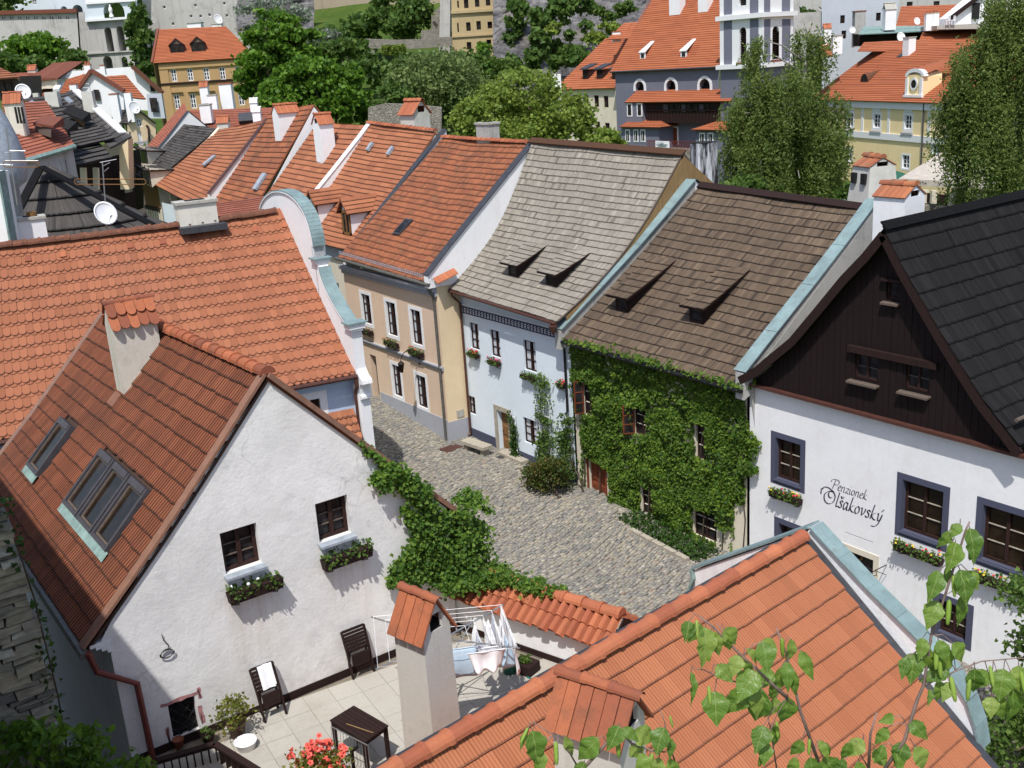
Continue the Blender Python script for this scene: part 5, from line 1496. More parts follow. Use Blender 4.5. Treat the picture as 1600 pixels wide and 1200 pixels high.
twig('birch twig arching in front of the right edge of the near chimney', [[(1290, 870), (1200, 790), (1150, 740), (1050, 650), (950, 545), (880, 490)], [(1100, 800), (1000, 790), (900, 740), (850, 735)], [(1060, 660), (1010, 600), (960, 520)]],
     [(830, 510, 110, -12), (880, 520, 120, -30), (905, 540, 210, -2), (925, 590, 120, -12), (945, 560, 140, 12), (995, 545, 130, 38), (1000, 560, 120, 12), (1060, 670, 120, -18), (1090, 690, 110, 30, .7), (960, 715, 120, 42), (1100, 640, 110, 38, .7), (1175, 610, 160, 8), (1140, 740, 190, -35), (840, 750, 175, 3, .4), (950, 840, 180, 2, 1.1), (1095, 825, 180, -35), (1130, 830, 160, 12), (1170, 830, 210, -8), (1180, 1000, 150, -22), (1190, 1080, 120, -8)],
     [(865, 505, 90, 2), (925, 590, 110, -4), (922, 815, 90, 4), (945, 560, 90, 3), (1185, 1100, 110, -12)], 2.0, z7)
twig('low birch twig along the bottom edge in front of the near chimney', [[(300, 1240), (420, 1110), (500, 1020), (560, 1085), (660, 1120), (720, 1125)], [(765, 1175), (735, 1080), (715, 985), (695, 925)], [(300, 1180), (240, 1080), (170, 1030), (100, 985)]],
     [(95, 1025, 190, 10, 1.05), (75, 1030, 120, -25, .5), (130, 1120, 120, 8), (250, 1050, 150, 18, .5), (405, 1060, 190, -38), (500, 1000, 140, -25), (520, 1010, 110, 50), (570, 1025, 150, 62), (560, 1090, 120, 36), (600, 1130, 130, 20), (715, 1010, 150, -22), (735, 1060, 110, 5), (690, 1150, 130, -10), (740, 1155, 130, 24), (640, 1160, 120, -40), (340, 1170, 120, -20), (130, 1160, 110, -12)],
     [(75, 1010, 80, -28), (205, 1075, 110, 2), (495, 1050, 110, 4), (740, 955, 60, 15), (660, 1130, 110, -12)], 2.05, z7)
twig('birch leaves on a thin twig at the bottom between the orange roof courses', [[(470, 1230), (480, 1040), (510, 940)], [(470, 1200), (430, 1130), (450, 1060)]],
     [(445, 1065, 130, -40), (380, 1080, 120, -12), (420, 1170, 100, 10), (500, 1110, 110, 30), (360, 1160, 90, -25)], [], 2.0, z8)
# ================================================================ guesthouse on the right (white, black boarded gable)
XP = 22.5
H3 = thing('guesthouse', 'white guesthouse with black boarded gable, grey window surrounds and its name in script', 'guesthouse', (XP, 15.4, -.4))
f3 = Facade(H3, (XP, 20.3), (0, -1), (-1, 0, 0))
wkw = dict(bm='stone', d=.16, fw=.075, mw=.02, sur=('dgrey', .17), each=True, glass='glassb')
v1 = f3.rect((1212, 683), (1250, 760))
v2 = f3.rect((1411, 749), (1470, 850))
v3a = f3.st(1537, 786)
v3 = (v3a[0], v2[1] - .02, v3a[0] + (v2[2] - v2[0]), v2[3])
f3.window(v1, 2, 3, sill=('dgrey', .05), **wkw); f3.window(v2, 2, 3, sill=('dgrey', .05), **wkw); f3.window(v3, 2, 3, sill=('dgrey', .05), **wkw)
a_ = f3.st(1217, 817)
v4 = (a_[0], a_[1] - 1.25, a_[0] + .95, a_[1])
v5 = f3.rect((1467, 935), (1508, 1004))
v6 = (v5[0] + 3.2, v5[1], v5[2] + 3.2, v5[3])
for v in (v4, v5, v6): f3.window(v, 2, 3, **wkw)
dr_ = f3.rect((1321, 858), (1364, 905)); dr_ = (dr_[0], -.35, dr_[2], dr_[3])
f3.door(dr_, 'fwood', .35, (1, 3), frame=('cream', .17), glass=True)
tr_ = f3.rect((1320, 832), (1364, 847))
f3.window(tr_, 1, 1, d=.14, fw=.03)
f3.wall([(0, -1), (15, -1), (15, 5.5), (0, 5.5)], M['white2'], .2)
vg = [(1168, 596), (1190, 585), (1213, 566), (1250, 536), (1290, 489), (1330, 441), (1365, 405), (1393, 371), (1420, 425), (1451, 480), (1480, 530), (1512, 582), (1545, 634), (1578, 676), (1604, 710)]
XG = XP - .07
vp = [P(x, y, X=XG) for x, y in vg]
fg = Facade(H3, (XG, 20.3), (0, -1), (-1, 0, 0))
gpoly = [(20.3 - p[1], p[2]) for p in vp]
zb = 5.60
gpoly = [(gpoly[0][0], zb)] + [q for q in gpoly[1:-1]] + [(gpoly[-1][0] + .6, zb)]
gw1, gw2 = fg.rect((1336, 552), (1371, 598)), fg.rect((1416, 567), (1451, 615))
gw0 = fg.rect((1385, 440), (1404, 470))
for g_ in (gw1, gw2): fg.window(g_, 2, 2, 'fwood', bm='grwood', mw=.02, d=.10, fw=.05, each=True)
fg.window(gw0, 1, 2, d=.10, fw=.05)
x0 = gpoly[0][0]
while x0 < gpoly[-1][0]:
 x1 = x0 + .19
 cols = [(zb, 12.)]
 for g_ in (gw0, gw1, gw2):
  if g_[0] < x1 - .01 and g_[2] > x0 + .01:
   cols = [c for lo, hi in cols for c in ((lo, min(hi, g_[1])), (max(lo, g_[3]), hi)) if c[1] - c[0] > .02]
 for lo, hi in cols:
  q = clip_rect(list(gpoly), x0 + .006, lo, x1 - .006, hi)
  if len(q) > 2:
   o_ = random.uniform(0, .012)
   MB().prism([fg.at(s, z, -.05) for s, z in q], fg.n * (.06 + o_)).build('board', M['dboard'], H3)
 x0 = x1
fg.wall(gpoly, M['dboard'], .3, 'gable_backing')
for g_ in (gw1, gw2):
 MB().prism([fg.at(g_[0] - .12, g_[1] - .10, 0), fg.at(g_[2] + .08, g_[1] - .10, 0), fg.at(g_[2] + .08, g_[1] - .12, .2), fg.at(g_[0] - .12, g_[1] - .12, .2)], Zv * .05).build('window_ledge', M['grwood'], H3)
MB().prism([fg.at(gw0[0] - .06, gw0[1] - .10, 0), fg.at(gw0[2] + .06, gw0[1] - .10, 0), fg.at(gw0[2] + .06, gw0[1] - .12, .16), fg.at(gw0[0] - .06, gw0[1] - .12, .16)], Zv * .05).build('window_ledge', M['grwood'], H3)
fg.band(gw1[0] - .15, gw2[2] + .25, gw1[3] + .05, gw1[3] + .22, 'dwood', .14, 'hood_board')
fg.band(gw0[0] - .1, gw0[2] + .12, gw0[3] + .03, gw0[3] + .10, 'dwood', .12, 'hood_board')
fg.band(-.1, 11.2, zb - .06, zb + .02, 'gutter', .17, 'drip_board', -.1)
ov = -.34
out = [p + A3(ov, 0, .10) for p in vp]
bb = MB()
for a, b in zip(out[:-1], out[1:]): bb.beam(a, b, .05, .24, Zv)
bb.build('bargeboard', M['dwood'], H3)
for k in (0, 1):
 seg_ = out[7:] if k == 0 else out[7::-1]
 mb = MB()
 for a, b in zip(seg_[:-1], seg_[1:]):
  mb.prism([a + Zv * .13, b + Zv * .13, b + Zv * .17 , a + Zv * .17], A3(11, 0, 0))
 mb.build('roof', M['sblack'], H3)
rv = [p + A3(-.03, 0, .15) for p in out[7:]]
ln = np.cumsum([0] + [np.linalg.norm(b - a) for a, b in zip(rv[:-1], rv[1:])])
def sf3(s, t):
 d = (1 - t) * ln[-1]
 return A3(rv[0][0] + 9.5 * s, np.interp(d, ln, [p[1] for p in rv]), np.interp(d, ln, [p[2] for p in rv]) + .05)
r3 = thing('x', None, None, (0, 0, 0)); bpy.data.objects.remove(r3)
rdk = MB().grid(lambda s, t: sf3(s, t) - Zv * .03, 2, 14).build('roof', M['sblack'], H3)
tile_roof(rdk, sf3, 9.5, ln[-1], t_shingle(.115, .46, .016, 1.08), .115, .46, M['sblack'], 300, 'roof_shingle', brick=True, jit=(.012, .006, .05), wvar=.12)
MB().beam(rv[0] + A3(-.05, -.06, .10), rv[0] + A3(9.5, -.06, .10), .26, .04, A3(0, -.7, .7)).build('ridge_board', M['sblack'], H3)
MB().tube([P(1588, 657, X=XP - .3), P(1588, 657, X=XP - .3) + A3(2, 0, .0)], .05, 7).build('snow_log', M['grwood'], H3)
def pen_text(f, strokes, o, ux, uz, w, mat, name, parent):
 mb = MB()
 pn = nrm(A3(1, .75, 0))
 for st in strokes:
  pts = []
  P_ = [np.array(q, float) for q in st]
  Q = [P_[0]] + P_ + [P_[-1]]
  for i in range(1, len(Q) - 2):
   for t in np.linspace(0, 1, 5)[: (5 if i == len(Q) - 3 else 4)]:
    a, b, c, d = Q[i - 1], Q[i], Q[i + 1], Q[i + 2]
    pts.append(.5 * ((2 * b) + (c - a) * t + (2 * a - 5 * b + 4 * c - d) * t * t + (3 * b - a - 3 * c + d) * t ** 3))
  for a, b in zip(pts[:-1], pts[1:]):
   d = b - a; L = np.hypot(*d)
   if L < 1e-6: continue
   n = np.array([-d[1], d[0]]) / L
   ww = w * (.22 + .78 * abs(n @ pn[:2]))
   e = d / L * w * .12
   c = [a - e - n * ww / 2, b + e - n * ww / 2, b + e + n * ww / 2, a - e + n * ww / 2]
   mb.face(*[f.at(o[0] + q[0] * ux + q[1] * ux * .26, o[1] + q[1] * uz, .006) for q in c])
 return mb.build(name, mat, parent)
GL = {
 'P': (.75, [[(.12, 0), (.2, .5), (.26, 1.0)], [(-.25, .7), (-.15, .98), (.2, 1.1), (.6, 1.08), (.78, .85), (.6, .58), (.22, .5)]]),
 'e': (.45, [[(.06, .28), (.3, .38), (.36, .52), (.2, .58), (.05, .36), (.08, .08), (.24, 0), (.42, .12)]]),
 'n': (.55, [[(.06, .55), (.06, .3), (.04, 0)], [(.05, .35), (.22, .56), (.36, .54), (.36, .2), (.40, 0), (.52, .08)]]),
 'z': (.48, [[(.04, .5), (.2, .56), (.4, .54)], [(.4, .54), (.04, .02)], [(.04, .02), (.25, .05), (.42, -.02)]]),
 'i': (.26, [[(.06, .55), (.06, .2), (.10, 0), (.22, .08)], [(.1, .78), (.14, .82)]]),
 'o': (.5, [[(.22, .58), (.05, .4), (.06, .1), (.2, 0), (.38, .18), (.36, .46), (.22, .58)]]),
 'k': (.52, [[(.14, 1.1), (.08, .5), (.04, 0)], [(.4, .55), (.1, .28), (.3, .04), (.48, .02)]]),
 'O': (1.05, [[(.62, 1.02), (.2, .95), (-.12, .6), (.02, .16), (.42, 0), (.8, .25), (.86, .7), (.6, 1.0), (.3, .95), (.22, .7), (.4, .5), (.62, .56)], [(-.4, .95), (-.3, 1.15), (.1, 1.2), (.62, 1.02)], [(-.45, .55), (-.5, .95), (-.25, 1.15)]]),
 'l': (.27, [[(.12, 1.12), (.08, .5), (.06, .1), (.14, 0), (.24, .08)]]),
 's': (.42, [[(.34, .5), (.2, .58), (.08, .46), (.26, .26), (.26, .06), (.12, 0), (.0, .08)]]),
 'š': (.42, [[(.34, .5), (.2, .58), (.08, .46), (.26, .26), (.26, .06), (.12, 0), (.0, .08)], [(.08, .9), (.18, .74), (.32, .92)]]),
 'a': (.54, [[(.36, .5), (.2, .58), (.05, .38), (.06, .06), (.18, .0), (.34, .3)], [(.38, .56), (.35, .14), (.40, 0), (.52, .08)]]),
 'v': (.5, [[(.02, .5), (.1, .56), (.16, .02)], [(.16, .02), (.36, .3), (.4, .58)]]),
 'ý': (.6, [[(.02, .5), (.1, .56), (.14, .1), (.3, .1), (.42, .56)], [(.42, .56), (.32, 0), (.1, -.42), (-.25, -.5)], [(.3, .76), (.46, .98)]]),
}
def word(f, text, o, ux, uz, w, mat, name, parent):
 S_, x = [], 0
 for ch in text:
  adv, st = GL[ch]
  S_ += [[(p[0] + x, p[1]) for p in q] for q in st]
  x += adv
 k = pen_text(f, S_, o, ux / x, uz, w * x / ux, mat, name, parent)
 return k
ink = plain('sign_ink', (.075, .055, .11), .8)
sg = thing('painted_sign', 'painted script lettering Penzionek Olšakovský on the white wall between the grey-framed windows', 'sign', f3.at(1.9, 3.6, 0))
a_, b_ = f3.st(1297, 762), f3.st(1352, 781)
word(f3, 'Penzionek', (a_[0] + .05, a_[1] - .0), (b_[0] - a_[0]), .27, .028, ink, 'lettering', sg)
a_, b_ = f3.st(1283, 783), f3.st(1374, 812)
word(f3, 'Olšakovský', (a_[0] + .1, a_[1] - .0), (b_[0] - a_[0]), .40, .044, ink, 'lettering', sg)
for v, lab in ((v1, 'window box of yellow and red flowers under the leftmost grey-framed window of the guesthouse'), (v2, 'window box with yellow pansies under the middle grey-framed window, right of the lettering'), (v3, 'window box of red and yellow flowers under the right-hand guesthouse window')):
 flower_box(lab, f3.at((v[0] + v[2]) / 2 + .05, v[1] - .52, .02), (0, -1), (-1, 0), v[2] - v[0] + .22, ('petal_red', 'petal_yel'), 6, nl=170)
hs = f3.at(*f3.st(1386, 882), .02)
t = thing('hanging_sign', 'small wrought hanging emblem on an iron arm beside the guesthouse door', 'sign', hs)
MB().tube([hs, hs + f3.n * .75], .014, 5).tube([hs - Zv * .3, hs + f3.n * .5], .01, 5).build('arm', M['iron'], t)
c = hs + f3.n * .62
mb = MB().tube([c, c - Zv * .9], .008, 4)
mb.lathe(c - Zv * .42, [(.0, -.02), (.17, -.02), (.17, .02), (0, .02)], 14, f3.u).lathe(c - Zv * .75, [(0, -.06), (.08, -.06), (.08, .06), (0, .06)], 8, Zv)
for sg_ in (-1, 1): mb.tube([c - Zv * .1, c - Zv * .05 + f3.u * .14 * sg_, c + Zv * .12 + f3.u * .1 * sg_], .012, 4)
mb.build('emblem', M['iron'], t)
lf = f3.st(1331, 869)
t = thing('door_wreath', 'round yellow straw wreath hanging on the guesthouse door', 'wreath', f3.at(*lf, -.3))
MB().tube([f3.at(lf[0] + .15 * cos(k), lf[1] - .05 + .15 * sin(k), -.27) for k in np.linspace(0, 2 * pi, 15)], .035, 6).build('straw_ring', M['dorwood'], t)
tq = [P(*q, D=19.5) for q in ((1605, 930), (1612, 1010), (1590, 1110), (1612, 1160), (1560, 1145))]
tree('street_tree', 'small-leaved green tree at the right edge in front of the guesthouse', (19.2, 9.0, -.5), [(q, (.55, .55, .55)) for q in tq], 2600, .13, 'bushm', .07, clumps=60, spread=.3, hollow=.3, shape='leaf')
# ================================================================ ivy-covered house with brown shingles
H4 = thing('ivy_house', 'brown shingle-roofed house whose front wall is smothered in green creeper', 'house', (22.5, 24.3, -.2))
f4 = Facade(H4, (22.5, 28.5), (0, -1), (-1, 0, 0))
iv = {}
for nm, a, b in (('u1', (910, 592), (929, 652)), ('u2', (990, 630), (1014, 685)), ('u3', (1087, 655), (1107, 722)), ('l1', (1002, 757), (1024, 812)), ('l2', (1084, 787), (1120, 849))):
 iv[nm] = f4.rect(a, b)
 f4.window(iv[nm], 2, 3, bm='cream', d=.10, fw=.05, mw=.025, each=True)
dd_ = f4.rect((919, 716), (948, 805)); dd_ = (dd_[0], -.2, dd_[2], dd_[3])
f4.door(dd_, 'redwood', .12, (2, 3), frame=('redwood', .10))
f4.wall([(0, -1), (8.3, -1), (8.3, 5.5), (0, 5.5)], M['cream'], .15)
MB().face((22.5, 20.2, 0), (29, 20.2, 0), (29, 20.2, 5), (22.5, 20.2, 5)).face((22.5, 28.5, 0), (34, 28.5, 0), (34, 28.5, 5), (22.5, 28.5, 5)).build('side_wall', M['oldwall'], H4)
EI0, EI1 = P(880, 531, X=22.05), P(1162, 608, X=22.05)
RI0, RI1 = P(1092, 291, Y=EI0[1] - .1), P(1349, 326, Y=EI1[1])
RI1[0] = RI0[0] = (RI0[0] + RI1[0]) / 2 + .2
RI0, RI1 = P(1092, 291, X=RI0[0]), P(1349, 326, X=RI0[0])
sf4 = quad_surf(EI0, EI1, RI1, RI0, bell=.06, sag=.06, wob=.045)
rf4 = deck(H4, sf4)
W4, L4 = np.linalg.norm(EI1 - EI0), np.linalg.norm(RI0 - EI0)
d4 = [((966, 487), (1063, 412)), ((1080, 515), (1182, 433))]
def roof_st(S_, B_, D_):
 q, du, dv = A3(*S_), A3(*B_) - A3(*S_), A3(*D_) - A3(*S_)
 n = nrm(np.cross(du, dv))
 def g(x, y):
  p = P(x, y, pl=(q, n)); d = p - q
  return (d @ du) / (du @ du), (d @ dv) / (dv @ dv)
 return g
def shed_dormer(house, sf, g, front, tail, w, h, mat, face_mat='dwood', tw=.11, te=.37, oh=.28):
 """long 'pike-mouth' dormer: a box at its foot and a flatter lid that runs out into the slope"""
 s0, t0 = g(*front); s1, t1 = g(*tail)
 du = nrm(sf(s0 + .01, t0) - sf(s0, t0));
 ou = nrm(A3(du[1], -du[0], 0))            # horizontally out of the slope
 L = np.linalg.norm(sf(1, .3) - sf(0, .3)); hw = w / 2
 F = sf(s0, t0); T = sf(s0, t1)
 a, b = F - du * hw, F + du * hw
 at, bt = a + Zv * h, b + Zv * h
 ta, tb = T - du * hw, T + du * hw
 drm = MB().face(a, b, bt, at).face(b, tb, bt).face(a, at, ta).build('dormer', M[face_mat], house)
 for sg in (-1, 1):
  e = a if sg < 0 else b
  MB().beam(e + Zv * h * .5 + ou * .02 + du * -sg * .06, e + Zv * h * .5 + ou * .02 + du * -sg * .06 + Zv * h * .48, .09, .05, ou).beam(e + ou * .02 + du * -sg * .06 + Zv * .02, e + ou * .02 + du * -sg * .06 + Zv * h * .5, .09, .05, ou).build('post', M['dwood'], drm)
 MB().face(F - du * hw * .6 + Zv * h * .15 + ou * .03, F + du * hw * .6 + Zv * h * .15 + ou * .03, F + du * hw * .6 + Zv * h * .85 + ou * .03, F - du * hw * .6 + Zv * h * .85 + ou * .03).build('pane', M['glass'], drm)
 MB().beam(F + Zv * h * .12 + ou * .035 - du * hw * .7, F + Zv * h * .12 + ou * .035 + du * hw * .7, .04, .05).beam(F + Zv * h * .88 + ou * .035 - du * hw * .7, F + Zv * h * .88 + ou * .035 + du * hw * .7, .04, .05).build('frame', M['fwood'], drm)
 ex = .22
 lo0, lo1 = at - du * ex + ou * oh - Zv * oh * .45, bt + du * ex + ou * oh - Zv * oh * .45
 hi1, hi0 = tb + du * ex * .6 + Zv * .03, ta - du * ex * 2.2 + Zv * .03
 sfd = quad_surf(lo0 + Zv * .06, lo1 + Zv * .06, hi1, hi0, bell=.02)
 lid = deck(house, sfd, M['dwood'], 4, 6, .05, 'dormer_roof')
 Wd, Ld = np.linalg.norm(lo1 - lo0), np.linalg.norm(hi1 - lo1)
 tile_roof(lid, sfd, Wd, Ld, t_shingle(tw, te), tw, te, mat, 300, 'roof_shingle', jit=(.02, .006, .06), wvar=.15)
g4 = roof_st(EI0, EI1, RI0)
for fr, tl_ in d4: shed_dormer(H4, sf4, g4, fr, tl_, .62, .62, M['sbrown'])
tile_roof(rf4, sf4, W4, L4, t_shingle(.105, .37), .105, .37, M['sbrown'], 300, 'roof_shingle', jit=(.012, .006, .05), wvar=.15)
MB().beam(RI0 + Zv * .06, RI1 + Zv * .06, .3, .05, A3(-.5, 0, .8)).build('ridge_board', M['dwood'], H4)
course_roof(H4, (RI1[0] + 6, RI1[1], 5.4), (RI0[0] + 6, RI0[1], 5.4), RI0, RI1, M['sbrown'], 12)
MB().tube([EI0 + A3(-.08, 0, -.06), EI1 + A3(-.08, 0, -.06)], .065, 7).build('gutter', M['iron'], H4)
for k in range(9):
 e = lerp(EI0, EI1, (k + .5) / 9) + A3(-.08, 0, -.03); MB().beam(e, e + A3(.3, 0, .18), .02, .02).build('gutter_bracket', M['iron'], H4)
def fire_wall(house, pxs, Y, th, mat, capm, zb, capw=None, out=1.2, names=('fire_wall', 'coping_sheet'), nseg=4):
 pts = [P(x, y, Y=Y) for x, y in pxs]
 mb = MB()
 for a, b in zip(pts[:-1], pts[1:]):
  mb.prism([a - Zv * .03, b - Zv * .03, A3(b[0], b[1], max(zb, b[2] - out)), A3(a[0], a[1], max(zb, a[2] - out))], A3(0, th, 0))
 fwall = mb.build(names[0], M[mat], house)
 cw = capw or th + .1
 d0 = -(cw - abs(th)) / 2
 for a, b in zip(pts[:-1], pts[1:]):
  n = np.cross(A3(0, 1, 0), b - a); n = nrm(n) * (1 if n[2] > 0 else -1)
  m = max(1, round(np.linalg.norm(b - a) / 2.2))
  for k in range(m):
   p, q = lerp(a, b, (k + .004) / m), lerp(a, b, (k + .996) / m)
   y0, y1 = (d0, th - d0) if th > 0 else (th + d0, -d0)
   MB().prism([p + A3(0, y0, 0) + n * .01, q + A3(0, y0, 0) + n * .01, q + A3(0, y1, 0) + n * .01, p + A3(0, y1, 0) + n * .01], n * (.035 + .004 * (k % 2))).build(names[1], M[capm], fwall)
 return fwall
fire_wall(H4, [(876, 516), (940, 448), (1000, 383), (1048, 327), (1086, 281)], 28.42, .36, 'oldwall', 'copper', 5.15, .5)
fire_wall(H4, [(1086, 281), (1101, 292)], 28.42, .36, 'whitechim', 'lead', 4.0, .5)
fw_ = fire_wall(H3, [(1163, 583), (1212, 520), (1270, 447), (1318, 385), (1372, 312)], 20.02, .34, 'oldwall', 'copper', 5.15, .46)
mb = MB()
pts = [P(x, y, Y=20.0) for x, y in ((1172, 590), (1374, 316))]
mb.prism([A3(22.6, 20.0, 3.5), A3(28.6, 20.0, 3.5), A3(28.6, 20.0, pts[1][2] - .6), A3(pts[1][0], 20.0, pts[1][2] - .05), A3(pts[0][0], 20.0, pts[0][2] - .05)], A3(0, .01, 0)).build('old_render', M['oldwall'], H3)
cw_ = P(1405, 310, Y=18.6)
chimney(H3, (cw_[0], 18.6), (0, 1), 1.05, .95, 6.5, 10.55, 'whitechim', 'tent', 'capmoss', hh=.30, holes=True, over=.04, label='bright white chimney with lichened tile hat behind the black gable')
cw2 = P(1366, 245, Y=23.3)
cw3 = P(1366, 288, Y=23.3)
chimney(H4, (cw2[0], 23.3), (.35, 1), 1.0, 1.0, 8.2, P(1366, 258, Y=23.3)[2], 'chim', 'tent', 'capmoss', taper=.5, hh=.28, over=.04, label='tapering whitewashed chimney with two smoke holes and a tile hat')
cz = P(1365, 262, Y=23.3)
for sx in (-.24, .24):
 pc_ = A3(cw2[0], 23.3, cz[2] - .32) + nrm(A3(.35, 1, 0)) * sx * 1.2 + nrm(A3(-1, .35, 0)) * .6
 MB().box(pc_, nrm(A3(.35, 1, 0)) * .22, nrm(A3(-1, .35, 0)) * .12, Zv * .36).build('smoke_hole', M['soot'], H4)
def covered(s, z):
 for k, r in iv.items():
  m0, m1 = (.03, .05)
  lo = r[1] + (.05 if k[0] == 'u' else .05)
  if r[0] - m0 < s < r[2] - .0 + (0.02) and lo < z < r[3] - .05: return False
 if dd_[0] - .18 < s < dd_[2] + .06 and z < dd_[3] + .06: return False
 if s < dd_[2] + .38 and s > dd_[0] and z < dd_[3] - .1: return False
 if s < .42 and z < 3.5 - s * 2: return False
 if iv['u1'][0] - .42 < s < iv['u1'][0] and iv['u1'][1] + .35 < z < iv['u1'][3] - .1: return False
 if iv['l2'][2] < s < iv['l2'][2] + .75 and z < iv['l2'][3] - .45: return False
 if iv['l1'][0] - .12 < s < iv['l1'][0] + .25 and z < iv['l1'][1] + .1: return False
 if s > 7.7 and z < 1.6: return False
 if s < .15 and z < 3: return False
 return True
CR = thing('wall_creeper', 'dense green creeper covering the whole front of the brown-roofed house', 'creeper', f4.at(4, -.3, .1))
pts, nr = [], 0
cl = [(rng.uniform(-.1, 8.75), rng.uniform(-.3, 5.55)) for _ in range(560)]
while nr < 30000:
 c = cl[rng.integers(0, len(cl))]
 s, z = c[0] + rng.normal() * .17, c[1] + rng.normal() * .15
 if not (-.25 < s < 9.1 and -.35 < z < 5.75): continue
 if s > 8.45 + .35 * sin(z * 2.3) + .15 * sin(z * 7) : continue
 if s > 8.3 and z > 5.2 and rng.random() > .7: continue
 if s < .02 + .12 * sin(z * 5): continue
 if not covered(s, z): continue
 bump = .10 + .16 * (.5 + .5 * sin(c[0] * 4.1 + c[1] * 2.0)) * (.5 + .5 * sin(c[1] * 5.3 - c[0] * 1.7))
 d = bump * max(0, 1 - ((s - c[0]) ** 2 + (z - c[1]) ** 2) / .16) + rng.uniform(.02, .09)
 pts.append(f4.at(s, z, d)); nr += 1
for _ in range(900):
 k = rng.random(); e = lerp(EI0, EI1, k) + A3(rng.uniform(-.2, .25), 0, rng.uniform(-.03, .14))
 if rng.random() < .35 + .65 * (abs(sin(k * 9)) > .3): pts.append(e)
for _ in range(13000):
 s, z = rng.uniform(.02, 8.4), rng.uniform(-.3, 5.6)
 if covered(s, z) and s < 8.4 + .3 * sin(z * 2.3): pts.append(f4.at(s, z, rng.uniform(.015, .05)))
leaf_mesh('foliage', np.array(pts), .115, M['creeper'], CR, face=f4.n * .8 + Zv * .55, tilt=.42)
mb = MB()
for k in range(10):
 s = .4 + k * .85
 mb.tube([f4.at(s, -.3, .06), f4.at(s + .15, 1.2, .08), f4.at(s - .05, 2.6, .08), f4.at(s + .2, 4.2, .08)], .025, 5, .01)
mb.build('stem', M['bark'], CR)
for nm, px in (('u2', None), ('u1', None)):
 r = iv[nm]
 cs = thing('open_casement', 'brown window casement standing open among the creeper, %s' % ('middle upper window' if nm == 'u2' else 'upper window nearest the corner'), 'window', f4.at(r[0], r[1], .05)) if False else None
 a0 = f4.at(r[0] + .03, r[1] + .04, .03); dv = nrm(f4.n * .9 - f4.u * .45); wdt = (r[2] - r[0]) * .52; hh_ = r[3] - r[1] - .1
 mb = MB()
 for q in (0, wdt): mb.beam(a0 + dv * q, a0 + dv * q + Zv * hh_, .045, .03, f4.u)
 for q in (0, .33, .66, 1): mb.beam(a0 + Zv * hh_ * q, a0 + Zv * hh_ * q + dv * wdt, .03, .035)
 cas = mb.build('open_casement', M['redwood'], H4)
 MB().face(a0, a0 + dv * wdt, a0 + dv * wdt + Zv * hh_, a0 + Zv * hh_).build('pane', M['glass'], cas)
kb = [P(985, 830, Z=-.18), P(1075, 878, Z=-.22)]
for k in range(5):
 a, b = lerp(kb[0], kb[1], k / 5 + .01), lerp(kb[0], kb[1], (k + 1) / 5 - .01)
 o = MB().beam(a + Zv * .02, b + Zv * .02, .18, .2).build('kerb_stone', M['stone'], street)
gc = []
for _ in range(2600):
 k = rng.random(); a = lerp(P(962, 815, Z=-.2), P(1085, 880, Z=-.2), k)
 gc.append(a + A3(rng.uniform(.05, 1.1), rng.normal() * .1, rng.uniform(0, .32) * rng.random()))
t = thing('ground_cover_bed', 'bed of low creeping greenery between the kerb stones and the creeper wall', 'plant bed', kb[0])
leaf_mesh('foliage', np.array(gc), .10, M['ivyd'], t)
# ================================================================ pale house with silver shingles and painted frieze
H5 = thing('silver_roof_house', 'blue-white house with silver shingle roof, dark frieze and dark windows', 'house', (22.4, 32, 0))
f5 = Facade(H5, (22.4, 35.48), (0, -1), (-1, 0, 0))
wins5 = []
for a, b, kw in (((733, 503), (750, 548), dict(rows=3)), ((765, 514), (783, 560), dict(rows=3)), ((817, 530), (839, 583), dict(rows=3)), ((731, 617), (744, 649), dict(rows=2)), ((817, 651), (840, 698), dict(rows=3)), ((873, 673), (888, 716), dict(rows=3))):
 r = f5.rect(a, b); wins5.append(r)
 f5.window(r, 2, d=.10, fw=.055, glass='glassb', each=True, curtain=.34, **kw)
d5 = f5.rect((776, 640), (797, 705)); d5 = (d5[0], -.05, d5[2], d5[3])
f5.door(d5, 'dorwood', .22, (1, 3), frame=('stone', .2), label='weathered brown door in a stone frame')
f5.wall([(0, -1), (7.0, -1), (7.0, 6.3), (0, 6.3)], M['bluewhite'], .2)
f5.band(0, d5[0] - .2, -1, .42, 'dgrey', .03, 'plinth'); f5.band(d5[2] + .2, 7, -1, .3, 'dgrey', .03, 'plinth')
fz0, fz1 = f5.st(724, 492)[1], f5.st(724, 480)[1]
fz0, fz1 = 5.36, 5.66
f5.band(0, 6.98, fz0, fz1, 'dgrey', .012, 'frieze')
mo = MB()
for k in range(34):
 s = .1 + k * .204
 c = (fz0 + fz1) / 2
 for sg_ in (-1, 1): mo.tube([f5.at(s - .045, c + sg_ * .02, .02), f5.at(s + .0, c + sg_ * .08, .02), f5.at(s + .06, c + sg_ * .075, .02)], .016, 4)
 mo.tube([f5.at(s + .02, c - .02, .02), f5.at(s + .05, c + .02, .02)], .02, 4)
mo.build('frieze_motif', M['wframe'], H5, kind='stuff')
f5.band(0, 6.98, fz1 + .04, fz1 + .08, 'wframe', .04, 'moulding'); f5.band(0, 6.98, fz0 - .07, fz0 - .03, 'wframe', .03, 'moulding')
G0, G1 = P(702, 452, X=21.85), P(880, 506, X=21.85)
GR0, GR1 = P(832, 221, Y=35.3), P(1066, 241, Y=28.95)
G1[1] = 28.5
yb5 = lambda x: 28.45 + .45 * min(1, max(0, (x - G1[0]) / (GR1[0] - G1[0]))) - .03
sf5 = quad_surf(G0, G1, GR1, GR0, bell=.66, sag=.06, wob=.05)
rf5 = deck(H5, sf5)
g5 = roof_st(G0, G1, GR0)
